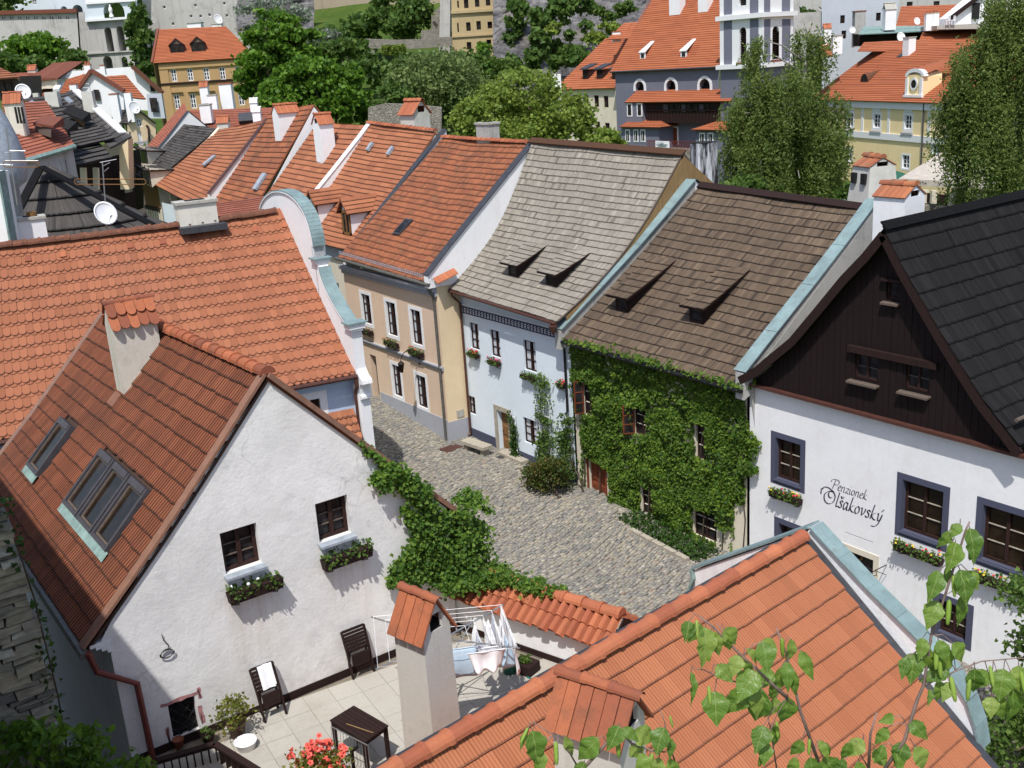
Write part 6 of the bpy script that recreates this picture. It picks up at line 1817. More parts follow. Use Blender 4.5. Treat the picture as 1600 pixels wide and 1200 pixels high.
W5, L5 = np.linalg.norm(G1 - G0), np.linalg.norm(GR0 - G0)
tile_roof(rf5, sf5, W5, L5, t_shingle(.095, .262), .095, .262, M['sgrey'], 300, 'roof_shingle', jit=(.012, .006, .05), wvar=.15)
for fr, tl_ in (((790, 423), (837, 372)), ((848, 438), (905, 384))): shed_dormer(H5, sf5, g5, fr, tl_, .55, .58, M['sgrey'], te=.29)
MB().beam(GR0 + A3(0, .2, .05), GR1 + A3(0, -.1, .05), .4, .06, A3(-.4, 0, .9)).build('ridge_board', wood('rusty_ridge', (.10, .045, .02), (.05, .025, .018)), H5)
vs5 = [sf5(1, t) for t in np.linspace(0, 1, 15)]; vx5, vz5 = [q[0] for q in vs5], [q[2] for q in vs5]
x = 22.3
while x < 31.2:
 h0, h1 = (min(float(np.interp(q, vx5, vz5)), 2 * GR1[2] - G1[2] - (GR1[2] - G1[2]) * (q - G1[0]) / (GR1[0] - G1[0])) - .12 for q in (x, x + .17))
 MB().prism([(x + .004, yb5(x), 5.4), (x + .166, yb5(x), 5.4), (x + .166, yb5(x), h1 + .06), (x + .004, yb5(x), h0 + .06)], A3(0, random.uniform(.02, .06), 0)).build('gable_board', M['plank'], H5)
 x += .17
MB().face((33, GR1[1], 6.4), (33, GR0[1], 6.4), GR0, GR1).build('roof', M['sgrey'], H5)
MB().path([q + A3(0, -.05, .04) for q in vs5], .05, .05).beam(GR1 + A3(0, -.05, .05), A3(33, GR1[1] - .05, 6.5), .05, .06).build('bargeboard', M['grwood'], H5)
MB().tube([G0 + A3(-.03, 0, -.06), G1 + A3(-.03, 0, -.06)], .06, 7).build('gutter', M['gutter'], H5)
for k in range(5):
 e = lerp(G0, G1, (k + .5) / 5) + A3(.1, 0, -.12); MB().beam(e, e + A3(.5, 0, .05), .12, .12).build('rafter_end', M['dwood'], H5)
def downpipe(house, top, wallx, y, zb, mat, r=.05, zt_=None):
 zt_ = zt_ or top[2] - .55
 MB().tube([top, A3(top[0], top[1], top[2] - .15), A3(wallx - .09, y, zt_), A3(wallx - .09, y, zb + .12), A3(wallx - .2, y, zb + .03)], r, 7).build('downpipe', M[mat], house)
downpipe(H5, G0 + A3(0, -.15, -.1), 22.4, 35.38, .1, 'gutter')
downpipe(H5, G1 + A3(-.05, .2, -.1), 22.4, 28.7, 2.6, 'iron')
MB().lathe(G1 + A3(-.1, .05, -.42), [(.05, 0), (.16, .28), (.16, .3), (0, .3)], 6).build('hopper', M['gutter'], H5)
for k, lab in enumerate(('flower box with red geraniums under the window nearest the beige house', 'flower box with pink flowers under the second window of the pale house', 'leafy green box under the third upper window of the pale house')):
 r = wins5[k]
 flower_box(lab, f5.at((r[0] + r[2]) / 2, r[1] - .30, .02), (0, -1), (-1, 0), r[2] - r[0] + .1, (('petal_red',), ('petal_pink',), ())[k], 12, nl=110, D=.18, H=.15)
rr_ = f5.st(872, 602)
flower_box('small box of red flowers at the corner next to the creeper', f5.at(6.55, rr_[1], .02), (0, -1), (-1, 0), .4, ('petal_red',), 9, nl=60, D=.18, H=.16)
def trellis(label, px0, px1, n=(3, 6)):
 r = f5.rect(px0, px1)
 t = thing('trellis', label, 'trellis', f5.at(r[0], r[1], .06), 'trellises on the pale wall')
 for k in range(n[0]):
  s = r[0] + (r[2] - r[0]) * k / (n[0] - 1); MB().beam(f5.at(s, r[1], .07), f5.at(s, r[3], .07), .025, .02, f5.n).build('upright', M['wframe'], t)
 for k in range(n[1]):
  z = r[1] + (r[3] - r[1]) * (k + .5) / n[1]; MB().beam(f5.at(r[0] - .03, z, .095), f5.at(r[2] + .03, z, .095), .02, .025).build('crosspiece', M['wframe'], t)
 return r
r1_ = trellis('white trellis with a pale green vine between the lower windows', (842, 610), (866, 742), (3, 9))
r2_ = trellis('small trellis with dark vine right of the stone-framed door', (801, 642), (812, 722), (2, 6))
def vine(label, r, zz_, n, sp, mat='young', sz=.12):
 t = thing('climbing_vine', label, 'vine', f5.at((r[0] + r[2]) / 2, 0, .15))
 pts = []
 for z in zz_:
  m = int(n * rng.uniform(.6, 1.3)); s = rng.uniform(r[0], r[2])
  pts += [f5.at(s + rng.normal() * sp, z + rng.normal() * .14, rng.uniform(.06, .26)) for _ in range(m)]
 leaf_mesh('foliage', np.array(pts), sz, M[mat], t, face=f5.n + Zv * .5, tilt=.6)
 mb = MB()
 for k in range(2): mb.tube([f5.at(r[0] + (r[2] - r[0]) * (.3 + .4 * k) + .06 * sin(z * 4 + k), z, .1) for z in np.linspace(-.1, max(zz_), 9)], .018, 5, .006)
 mb.build('stem', M['bark'], t)
vine('sparse young vine climbing the white trellis on the pale wall', r1_, [3.6, 3.5, 3.1, 2.75, 2.2, 2.0, 1.5, 1.3, 1.1, .9, .6, .5, .3], 75, .24, 'bushm')
vine('narrow dark vine growing up the small trellis right of the door', r2_, [1.6, 1.2, .95, .7, .5, .3, .1, .1], 85, .10, 'ivyd', .10)
rb = P(872, 782, Z=-.1);
tree('rose_bush', 'large loose bush with reddish and green leaves by the red door', (rb[0] + .15, rb[1], -.15), [((rb[0] + .1, rb[1] + 1.5, .4), (.4, .55, .45)), ((rb[0] - .0, rb[1] + .9, .65), (.45, .6, .65)), ((rb[0] + .25, rb[1] + .35, .9), (.35, .45, .7))], 3000, .10, 'shrubred', .04, 'shrub', clumps=90, spread=.3, hollow=.3, shape='leaf')
r3_ = P(905, 765, Z=.2)
tree('climbing_rose', 'dark green rose shrub against the corner of the pale house beside the red door', (r3_[0] + .4, r3_[1] + .15, -.1), [((22.0, 28.65, .5), (.35, .45, .6)), ((22.1, 28.75, 1.5), (.28, .35, .7)), ((22.15, 28.6, 2.3), (.2, .25, .5))], 1700, .10, 'limed', .04, 'shrub', clumps=50, spread=.3, hollow=.3, shape='leaf')
bq = [P(727, 688, Z=.35), P(762, 700, Z=.35)]
t = thing('stone_bench', 'rough stone slab bench on short blocks against the pale house wall', 'bench', lerp(bq[0], bq[1], .5) * A3(1, 1, 0))
MB().beam(bq[0], bq[1], .5, .13).build('seat', M['stone'], t)
for k in (.12, .85):
 c = lerp(bq[0], bq[1], k); MB().box(c - Zv * .24, A3(.3, 0, 0), A3(0, .2, 0), Zv * .36).build('support', M['stone'], t)
for px, s_, nm, lab in (((704, 701), (.85, .6), 'drain_cover', 'rusty iron plate set in the cobbles at the foot of the downpipe'), ((785, 713), (.4, .28), 'door_mat', 'small dark mat on the cobbles before the stone-framed door')):
 q = P(*px, Z=.0); q[2] = zs(q[1]) + .03
 MB().box(q, A3(s_[0], 0.1, 0), A3(-.1, s_[1], 0), Zv * .025).build(nm, M['gutter'] if nm == 'drain_cover' else M['lead'], None, label=lab, cat='plate' if nm == 'drain_cover' else 'mat')
sb_ = MB()
q = P(768, 712, Z=.05); sb_.box(A3(22.25, q[1] - .7, zs(q[1]) + .06), A3(.5, 0, 0), A3(0, 1.6, 0), Zv * .14)
sb_.build('door_step', M['stone'], H5)
# ================================================================ beige house
XB = 21.32
H6 = thing('beige_house', 'beige two-storey house with white window surrounds and orange tile roof', 'house', (XB, 39.5, .2))
f6 = Facade(H6, (XB, 43.6), (0, -1), (-1, 0, 0))
bw = []
for a, b in (((563.5, 458), (582, 508)), ((602, 470), (622, 527)), ((640.5, 482), (661, 541)), ((611.5, 568), (629.5, 622)), ((649, 584), (669, 640))):
 r = f6.rect(a, b); bw.append(r)
 f6.window(r, 2, 3, d=.10, fw=.06, sur=('wframe', .15), each=True, curtain=.2)
d6 = f6.rect((577, 553), (594, 624)); d6 = (d6[0], .5, d6[2], d6[3])
f6.door(d6, 'dwood', .3, (1, 3))
f6.wall([(0, -1), (8.12, -1), (8.12, 6.6), (0, 6.6)], M['beige'], .15)
f6.band(d6[2] + .12, 8.13, -1, 1.0, 'grey', .025, 'plinth'); f6.band(0, d6[0] - .1, -1, 1.2, 'grey', .025, 'plinth')
f6.band(0, 8.14, 3.13, 3.24, 'grey', .07, 'string_course'); f6.band(0, 8.14, 3.24, 3.30, 'grey', .12, 'string_course')
f6.band(0, 8.13, 6.22, 6.42, 'grey', .10, 'cornice'); f6.band(0, 8.13, 6.42, 6.6, 'grey', .22, 'cornice')
fs = Facade(H6, (XB, 35.48), (1, 0), (0, -1, 0))
fs.wall([(0, -1), (1.3, -1), (1.3, 6.7), (0, 6.6)], M['yellow'], name='side_wall')
fs.band(-.02, 1.2, -1, .9, 'grey', .025, 'plinth')
MB().box(fs.at(.62, 1.15, .02), A3(.34, 0, 0), A3(0, .03, 0), Zv * .3).build('meter_box', M['concrete'], H6)
B0, B1 = P(527, 402, X=20.95), P(668, 443, X=20.95)
B1[1] = 35.35
BR0, BR1 = P(692, 216, X=26.65), P(832, 225, X=26.65)
sf6 = quad_surf(B0, B1, BR1, BR0, bell=.05, sag=.07, wob=.045)
rf6 = deck(H6, sf6)
W6, L6 = np.linalg.norm(B1 - B0), np.linalg.norm(BR0 - B0)
tile_roof(rf6, sf6, W6, L6, t_beaver(.19, .30), .19, .30, M['tE'], 300, jit=(.018, .012, .06))
ridge_caps(H6, BR1 + Zv * .05, BR0 + Zv * .05, .12, .36, M['cap'])
course_roof(H6, (32, BR1[1], 6.8), (32, BR0[1], 6.8), BR0, BR1, M['tE'], 12)
MB().tube([B0 + A3(-.06, 0, -.04), B1 + A3(-.06, 0, -.04)], .075, 8).build('gutter', M['gutterg'], H6)
sg_ = MB()
for k in range(60):
 e = lerp(B0, B1, k / 59) + A3(.12, 0, .2); sg_.beam(e - Zv * .07, e + Zv * .06, .02, .02, A3(1, 0, 0))
for z in (-.05, .05): sg_.tube([B0 + A3(.12, 0, .2 + z), B1 + A3(.12, 0, .2 + z)], .012, 4)
sg_.build('snow_guard', M['zinc'], H6, kind='stuff')
downpipe(H6, B1 + A3(0, .15, -.1), XB, 35.62, zs(35), 'gutterg', .055)
mb = MB()
pl_ = P(704, 432, Y=35.4)
for k in range(5):
 a = B1 + A3(.15 + k * .2, -.05, .18 + .05 * k)
 MB().prism([a, a + A3(.19, 0, .05), a + A3(.19, -.30, -.12), a + A3(0, -.30, -.17)], A3(0, 0, .035)).build('coping_tile', M['cap'], H6)
fire_wall(H6, [(668, 432), (705, 384), (750, 328), (795, 272), (838, 219)], 35.36, .28, 'white2', 'lead', 6.62, .4, 2.6, names=('fire_wall', 'flashing'))
s_ = roof_st(B0, B1, BR0)(624, 361)
q = sf6(*s_); nn6 = nrm(np.cross(B1 - B0, BR0 - B0)); sl6 = nrm(BR0 - B0)
rwd = MB().box(q + nn6 * .06, A3(0, .55, 0), sl6 * .9, nn6 * .12).build('roof_window', M['lead'], H6)
MB().box(q + nn6 * .125, A3(0, .42, 0), sl6 * .74, nn6 * .012).build('pane', M['glass'], rwd)
cq = P(762, 206, X=26.9)
chimney(H6, (26.9, cq[1]), (0, 1), 1.0, .55, 10.5, P(762, 194, X=26.9)[2], 'oldwall', 'slab', over=.05, label='stained white chimney with a flat slab behind the old orange roof')
for k, lab in enumerate(('brown box without flowers under the far upper window of the beige house', 'brown box with green plants under the middle upper window of the beige house', 'brown box with green plants under the upper window nearest the lamp')):
 r = bw[k]
 flower_box(lab, f6.at((r[0] + r[2]) / 2, r[1] - .46, .02), (0, -1), (-1, 0), 1.05, ('petal_red',) if k else (), 4, nl=(30, 90, 90)[k], D=.2, H=.2)
lb_ = f6.at(*f6.st(656, 563), .02)
t = thing('wall_lamp', 'wrought iron lamp on a curved arm on the beige facade', 'street lamp', lb_)
arc = [lb_ + f6.n * d + f6.u * d * .15 + Zv * z for d, z in ((0, 0), (.1, .3), (.28, .52), (.55, .6), (.8, .5), (.95, .3), (.97, .22))]
MB().tube(arc, .018, 6).build('arm', M['iron'], t)
MB().box(lb_ + f6.n * .015, f6.u * .14, f6.n * .03, Zv * .35).build('wall_plate', M['iron'], t)
lt = arc[-1] - Zv * .5
MB().lathe(lt, [(.06, 0), (.13, .36), (.15, .37), (.05, .47), (.02, .5)], 6).build('lantern', M['glassb'], t)
lm = MB()
for k in range(6): lm.tube([lt + A3(.06 * cos(k * pi / 3), .06 * sin(k * pi / 3), 0), lt + A3(.135 * cos(k * pi / 3), .135 * sin(k * pi / 3), .36)], .01, 4)
lm.build('cage', M['iron'], t)
ds = f6.at((d6[0] + d6[2]) / 2, d6[1] - .2, .35)
MB().box(ds, f6.u * 1.5, f6.n * .8, Zv * .18).build('door_step', M['stone'], H6)
# ================================================================ big terracotta roof house with the curved copper pediment
H7 = thing('pediment_house', 'house with a huge terracotta crown-tile roof and curved copper-capped pediment', 'house', (9, 31, 0))
ze = 5.8
K = P(557, 586, Z=ze)
g_n = A3(cos(radians(3)), -sin(radians(3)), 0)
KR = P(441, 333, pl=(K, g_n))
EL = P(-50, 699, Z=ze); RL = P(-50, 394, Z=KR[2])
sf7 = quad_surf(EL, K, KR, RL, bell=.05, sag=.08, wob=.03)
rf7 = deck(H7, sf7)
W7, L7 = np.linalg.norm(K - EL), np.linalg.norm(KR - K)
NV7 = round(L7 / .42)
tile_roof(rf7, sf7, W7, L7, t_beaver(.225, .42, .02, 1.25, 6, .34), .225, .42, M['tA'], 300, layers=((0, 0, .012), (.5, .20, .03)), brick=False, jit=(.006, .006, .02))
ridge_caps(H7, KR + Zv * .08 - nrm(KR - RL) * .2, RL + Zv * .08, .15, .42, M['tA'], rise=0, sagz=.05)
dn7 = nrm(RL - KR)
for k in range(9):
 p = sf7(.985 - .104 * k * .98, 1 - 1.55 / NV7); n7 = nrm(np.cross(K - EL, RL - EL)); s7 = nrm(RL - EL); u7 = nrm(K - EL)
 MB().hexa([p - u7 * .1 + n7 * .05, p + u7 * .1 + n7 * .05, p + u7 * .08 + s7 * .25 + n7 * .05, p - u7 * .08 + s7 * .25 + n7 * .05], [p - u7 * .09 + n7 * .11, p + u7 * .09 + n7 * .11, p + u7 * .07 + s7 * .25 + n7 * .06, p - u7 * .07 + s7 * .25 + n7 * .06]).build('vent_tile', M['capold'], H7)
f7 = Facade(H7, (K[0], K[1]), nrm(K - EL), None)
f7.O = f7.O + f7.n * -.35
w7 = f7.rect((484, 625), (504, 660))
f7.window(w7, 2, 2, d=.12, fw=.07, sur=('wframe', .24))
f7.wall([(-14, -1), (0, -1), (0, ze - .1), (-14, ze - .1)], M['blue'], .15)
f7.band(-14, -.02, ze - .35, ze - .12, 'blue', .14, 'cornice')
MB().tube([EL + f7.n * .06 - Zv * .03, K + f7.n * .06 - Zv * .03], .075, 8).build('gutter', M['gutter'], H7)
downp = K + f7.n * .06 - Zv * .1 - g_n * .05
MB().tube([downp, downp - Zv * .25, downp - Zv * .5 - f7.n * .22, downp - Zv * 5.4 - f7.n * .22], .06, 7).build('downpipe', M['gutter'], H7)
hq = P(505, 652, pl=(f7.O, f7.n));
hs_, hz_ = f7.st(512, 652)
hs1, hz1 = f7.st(556, 672)
lo = quad_surf(f7.at(hs_ - 1.2, hz1 - .1, .75), f7.at(hs1, hz1 - .1, .75), f7.at(hs1, hz_ + .1, .02), f7.at(hs_ - 1.2, hz_ + .1, .02))
hd = deck(H7, lo, None, 3, 3, .08, 'porch_hood')
tile_roof(hd, lo, hs1 - hs_ + 1.2, .95, t_beaver(.18, .25), .18, .25, M['tD'], 80, 'roof_tile')
MB().prism([f7.at(hs1 + .0, hz1 - .35, 0), f7.at(hs1 + .0, hz1 - .35, .7), f7.at(hs1 + .0, hz1 - .12, .75), f7.at(hs1 + .0, hz_ + .05, 0)], f7.u * -.06).build('hood_cheek', M['redwood'], H7)
TH7 = .34
px7 = [(407, 327), (411, 316), (418, 307), (428, 301), (441, 301), (453, 306), (465, 317), (475, 332), (482, 349), (487, 367), (490, 385), (491, 401)]
px7b = [(498, 418), (503, 436), (511, 455), (521, 474), (531, 491), (540, 505)]
pv = lambda q: P(q[0], q[1], pl=(K - g_n * .02, g_n))
def smooth_px(q, m=3):
 q = [np.array(x, float) for x in q]; Q = [2 * q[0] - q[1]] + q + [2 * q[-1] - q[-2]]; o = []
 for i in range(1, len(Q) - 2):
  a, b, c, d = Q[i - 1:i + 3]
  for t in np.arange(m) / m: o.append(.5 * (2 * b + (c - a) * t + (2 * a - 5 * b + 4 * c - d) * t * t + (3 * b - a - 3 * c + d) * t ** 3))
 return o + [q[-1]]
pp = [pv(q) for q in smooth_px(px7)]; pb = [pv(q) for q in smooth_px(px7b)]
mb = MB()
base7 = lambda p: A3(p[0], p[1], 0) * A3(1, 1, 0) + Zv * (ze - 1.5)
for seq in (pp, pb):
 for a, b in zip(seq[:-1], seq[1:]):
  if np.hypot(*(b - a)[:2]) < 1e-3: continue
  lowa, lowb = min(a[2] - .5, 99), 0
  mb.prism([a, b, A3(b[0], b[1], ze - .3), A3(a[0], a[1], ze - .3)], g_n * TH7)
a, b = pp[-1], pb[0]
mb.prism([a, b, A3(b[0], b[1], ze - .3), A3(a[0], a[1], ze - .3)], g_n * TH7)
k0 = pb[-1]
mb.prism([k0, A3(K[0], K[1], k0[2] - .25), A3(K[0], K[1], 0), A3(k0[0], k0[1], 0)], g_n * TH7)
mb.build('pediment_wall', M['white2'], H7)
for seq, nm in ((pp, 'a'), (pb, 'b')):
 inner = MB()
 for k, (a, b) in enumerate(zip(seq[:-1], seq[1:])):
  n = nrm(np.cross(g_n, b - a)); n = n if n @ (Zv * .3 - (KR - K) * A3(1, 1, 0) * .05) > 0 or n[2] > 0 else -n
  MB().prism([a - g_n * .04 + n * .03, a + g_n * (TH7 + .05) + n * .03, b + g_n * (TH7 + .05) + n * .03, b - g_n * .04 + n * .03], n * .05).build('coping_sheet', M['copper'], H7)
  inner.prism([a - g_n * .05, a + g_n * (TH7 + .06), b + g_n * (TH7 + .06), b - g_n * .05], n * .03)
 inner.build('coping_moulding', M['wframe'], H7)
def block(px, w, h, d, mat='wframe', nm='cornice_block', top=True):
 c = pv(px) + g_n * (TH7 / 2)
 v = nrm(A3(-g_n[1], g_n[0], 0))
 MB().box(c, g_n * (TH7 + d), v * w, Zv * h).box(c - Zv * h * .75, g_n * (TH7 + d * .4), v * w * .85, Zv * h * .5).build(nm, M[mat], H7)
 if top: MB().box(c + Zv * (h / 2 + .025), g_n * (TH7 + d + .12), v * (w + .1), Zv * .05).build('coping_sheet', M['copper'], H7)
block((493, 408), .4, .12, .16); block((546, 510), .42, .16, .2)
v7 = nrm(A3(-g_n[1], g_n[0], 0))
cs = K + g_n * .1
mb = MB()
scr = [(-.1, 1.2), (.0, 1.1), (.0, .75), (.06, .5), (.2, .32), (.4, .22), (.42, .1), (.2, .06), (.14, -.1), (.12, -.3), (.2, -.36), (.2, -.44), (.08, -.5), (.08, -6.2), (-.25, -6.2), (-.25, 1.2)]
mb.prism([K + g_n * .02 - v7 * (x - .05) + Zv * (z - .35) for x, z in scr], g_n * .34).build('scroll_wall', M['white2'], H7)
gw7 = MB().face(A3(K[0], K[1], 0) + g_n * .3, A3(K[0], K[1], ze) + g_n * .3, KR + g_n * .3 - Zv * .2, 2 * A3(KR[0], KR[1], 0) - A3(K[0], K[1], 0) + Zv * ze, 2 * A3(KR[0], KR[1], 0) - A3(K[0], K[1], 0))
gw7.build('gable_wall', M['white2'], H7)
back = 2 * A3(KR[0], KR[1], 0) - A3(K[0], K[1], 0) + Zv * ze; backL = 2 * A3(RL[0], RL[1], 0) - A3(EL[0], EL[1], 0) + Zv * ze
course_roof(H7, back, backL, RL, KR, M['tA'], 14)
c7 = P(310, 340, pl=(KR - A3(0, 0, 0), nrm(np.cross(KR - RL, Zv))))
u_r = nrm(KR - RL)
chimney(H7, (c7[0], c7[1] + .15), u_r, 1.25, .62, 9.3, P(310, 318, X=c7[0])[2], 'stainchim', 'slab', over=.06, label='low wide white chimney with a concrete slab on the ridge')
MB().box(A3(c7[0], c7[1] - .25, KR[2] - .12), u_r * 1.5, A3(-u_r[1], u_r[0], 0) * .7, Zv * .2).build('chimney_flashing', M['lead'], H7)
cs_ = P(53, 372, D=34.5)
SC = thing('small_chimney_stack', 'small white chimney with clay collar peeping over the ridge at the far left', 'chimney', cs_ * A3(1, 1, 0) + Zv * 6)
chimney(SC, (cs_[0], cs_[1]), u_r, .82, .6, 7, P(53, 342, D=34.5)[2], 'whitechim', 'slab', over=.05, name='shaft')
ct = P(50, 338, D=34.5); MB().lathe(ct, [(.16, 0), (.16, .14), (.12, .14), (.12, .02)], 10).build('clay_collar', M['dorwood'], SC)
wl = [P(x, y, D=33.5) for x, y in ((-30, 268), (4, 268), (23, 378), (-30, 385))]
t = thing('parapet_wall', 'white parapet with a green copper edge at the left border', 'wall', wl[2] - Zv * 6)
MB().prism([wl[0], wl[1], wl[2], wl[2] - Zv * 6, wl[3] - Zv * 6, wl[3]], FH * .4).build('wall', M['white2'], t)
MB().path([wl[1] + Zv * .03 - FH * .1, wl[2] - FH * .1], .45, .06, RT).build('coping_sheet', M['copper2'], t)
dm = P(166, 357, D=35.6)
dish('white round satellite dish on a short mast above the terracotta ridge', P(165, 333, D=35.2), A3(.25, -1, .42), .40, dm)
def antenna(label, base, top, bars, D, group='roof antennas'):
 b, t_ = P(*base, D=D), P(*top, D=D)
 t = thing('tv_antenna', label, 'antenna', b, group)
 MB().tube([b, t_], .022, 6).build('mast', M['steel'], t)
 for x0, y0, x1, y1, kind in bars:
  p, q = P(x0, y0, D=D), P(x1, y1, D=D)
  if kind == 'loop':
   h = Zv * .09
   pts = [p + h * cos(a) + nrm(p - q) * .09 * sin(a) for a in np.linspace(0, pi, 6)] + [q - h * cos(a) - nrm(p - q) * .09 * sin(a) for a in np.linspace(0, pi, 6)]
   pts.append(pts[0])
   MB().tube(pts, .016, 5).build('dipole', M['dorwood'], t)
  else: MB().tube([p, q], .014, 5).build('element', M['steel'], t)
antenna('aerial with a long folded dipole loop standing above the dish', (167, 352), (160, 254), [(120, 284, 224, 284, 'loop'), (156, 254, 182, 249, ''), (160, 260, 172, 254, ''), (163, 268, 170, 262, '')], 37)
antenna('tall rusty aerial with several short elements at the left edge', (27, 320), (9, 200), [(8, 251, 60, 251, ''), (9, 257, 57, 257, 'loop'), (8, 239, 28, 236, ''), (14, 235, 40, 236, ''), (0, 257, 20, 258, '')], 37)
# ================================================================ the rest of the row along the right of the street
XE, XR = 22.0, 27.0
def row_house(name, label, el, er, rl, rr, wallm, roofm, n=26, h=.035, bell=.08, wob=.03, sag=.05, cat='house', wallX=22.4, base=None):
 """el/er eave pixels (left,right) on X=XE, rl/rr ridge pixels on X=XR"""
 A, B = (np.asarray(q, float) if len(q) == 3 else P(*q, X=XE) for q in (el, er))
 D, C = (np.asarray(q, float) if len(q) == 3 else P(*q, X=XR) for q in (rl, rr))
 H = thing(name, label, cat, ((A + B) / 2) * A3(1, 1, 0))
 course_roof(H, A, B, C, D, M[roofm], n, h, 8, bell, sag, wob)
 course_roof(H, C * A3(1, 1, 0) + A3(5, 0, B[2]), D * A3(1, 1, 0) + A3(5, 0, A[2]), D, C, M[roofm], 10)
 f = Facade(H, (wallX, A[1]), (0, -1), (-1, 0, 0))
 return H, f, A, B, C, D
def side_walls(H, A, B, C, D, m, x=22.4):
 for p, q in ((A, D), (B, C)):
  MB().face((x, p[1], -1), (x, p[1], p[2] - .1), (q[0], q[1], q[2] - .15), (2 * q[0] - x, p[1], p[2] - .1), (2 * q[0] - x, p[1], -1)).build('side_wall', M[m], H)
Y89 = P(575, 192, X=XR)[1]
RZ = P(690, 206, X=XR)[2]
H8, f8, A8, B8, C8, D8 = row_house('dormer_house', 'orange-roofed house with two tiled white dormers beyond the beige house', (XE, Y89, 7.15), (XE, 43.8, 7.05), (575, 193), (XR, 43.8, RZ), 'cream', 'tD', 27)
w8 = f8.rect((523, 441), (534, 487)); f8.window(w8, 2, 3, d=.1, fw=.06, curtain=.3)
L8 = A8[1] - B8[1]
f8.wall([(0, -1), (L8, -1), (L8, 7.0), (0, 7.0)], M['cream'])
f8.band(0, L8, 6.5, 6.95, 'grey', .15, 'cornice')
side_walls(H8, A8, B8, C8, D8, 'white2')
ridge_caps(H8, C8 + Zv * .05, D8 + Zv * .05, .12, .36, M['cap'])
g8 = roof_st(A8, B8, D8); sf8 = quad_surf(A8, B8, C8, D8)
def gable_dormer(house, F, w, h, roofm='tD', depth=1.7, ou=A3(-1, 0, 0), cheek='white2', front='white2', win='dorwood', gh=.55, slope_rise=.95):
 """F = foot centre on the slope; gabled dormer looking along ou"""
 du = A3(-ou[1], ou[0], 0); hw = w / 2
 a, b = F - du * hw, F + du * hw
 at, bt, ap_ = a + Zv * h, b + Zv * h, F + Zv * (h + gh)
 bk = -ou * depth
 dr = MB().face(a, b, bt, ap_, at).face(a, at, at + bk).face(b, bt + bk, bt).build('dormer', M[cheek], house)
 MB().beam(a + ou * .03 + du * .06, at + ou * .03 + du * .06, .12, .06, ou).beam(b + ou * .03 - du * .06, bt + ou * .03 - du * .06, .12, .06, ou).beam(at + ou * .03 - Zv * .06, bt + ou * .03 - Zv * .06, .06, .12).beam(a + ou * .03 + Zv * .06, b + ou * .03 + Zv * .06, .06, .12).beam(F + ou * .03, F + ou * .03 + Zv * h, .07, .05, ou).build('window_frame', M[win], dr)
 for sg in (-1, 1): MB().face(F + ou * .02 + du * .02 * sg + Zv * .1, F + ou * .02 + du * (hw - .1) * sg + Zv * .1, F + ou * .02 + du * (hw - .1) * sg + Zv * (h - .1), F + ou * .02 + du * .02 * sg + Zv * (h - .1)).build('pane', M['glass'], dr)
 dep2 = depth + gh / slope_rise
 for sg in (-1, 1):
  e = (a if sg < 0 else b) + Zv * (h - .12) + du * .18 * sg
  q = [e + ou * .22, e + bk, ap_ - ou * dep2 + Zv * .05, ap_ + ou * .22 + Zv * .05]
  if sg < 0: q = [q[1], q[0], q[3], q[2]]
  course_roof(dr, q[0], q[1], q[2], q[3], M[roofm], 4, .03, 4, wob=.005, name='dormer_roof')
 return dr
for px in ((494, 349), (545, 363)):
 s_, t_ = g8(*px); gable_dormer(H8, sf8(s_, t_) - Zv * .05, .85, 1.15, slope_rise=1.0)
fire_wall(H8, [(477, 316), (520, 263), (558, 215), (575, 192)], Y89, -.35, 'white2', 'wframe', 5.5, .42, 2)
fire_wall(H8, [(535, 399), (580, 343), (640, 266), (692, 202)], 43.72, -.3, 'white2', 'lead', 5.5, .4, names=('fire_wall', 'flashing'))
Y9 = P(497, 214, X=XR)[1]
H9, f9, A9, B9, C9, D9 = row_house('tall_chimney_house', 'orange-roofed house carrying a tall white chimney with tiled hat', (XE, Y9, 7.4), (XE, Y89 + .35, 7.2), (497, 190), (572, 196), 'cream', 'tD', 22)
side_walls(H9, A9, B9, C9, D9, 'white2')
Y10 = P(425, 178, X=XR)[1]
H10, f10, A10, B10, C10, D10 = row_house('wide_chimney_house', 'dark orange roof house with a broad white wedge chimney near its ridge', (XE, Y10, 7.6), (XE, Y9, 7.35), (424, 172), (490, 163), 'cream', 'tE', 22, .04)
side_walls(H10, A10, B10, C10, D10, 'white2')
fire_wall(H10, [(324, 303), (372, 243), (425, 174)], Y10, -.25, 'white2', 'gutter', 5.5, .4, names=('fire_wall', 'verge_board'))
fire_wall(H9, [(427, 299), (460, 259), (497, 212)], Y9, -.12, 'white2', 'lead', 5.5, .2, names=('fire_wall', 'flashing'))
def wedge_chimney(H, tip, right, top, mat='whitechim', A=None, B=None, D=None, w=.7, **kw):
 q, n = A, nrm(np.cross(np.asarray(B) - A, np.asarray(D) - A))
 a, b = P(*tip, pl=(q, n)), P(*right, pl=(q, n))
 zt_ = P(top[0], top[1], Y=a[1])[2]
 L = abs(b[0] - a[0])
 return chimney(H, (a[0] + L / 2, a[1] + w / 2), (1, 0), L, w, a[2] - .3, zt_, mat, **kw)
wedge_chimney(H10, (440, 226), (478, 184), (436, 176), A=A10, B=B10, D=D10, hat='tent', hatmat='cap', hh=.4, holes=False, w=.8, label='broad white wedge chimney with tiled top and two pots')
wedge_chimney(H9, (505, 252), (531, 226), (500, 193), A=A9, B=B9, D=D9, hat='tent', hatmat='cap', hh=.45, w=.8, label='tall white chimney with tile hat between two orange roofs')
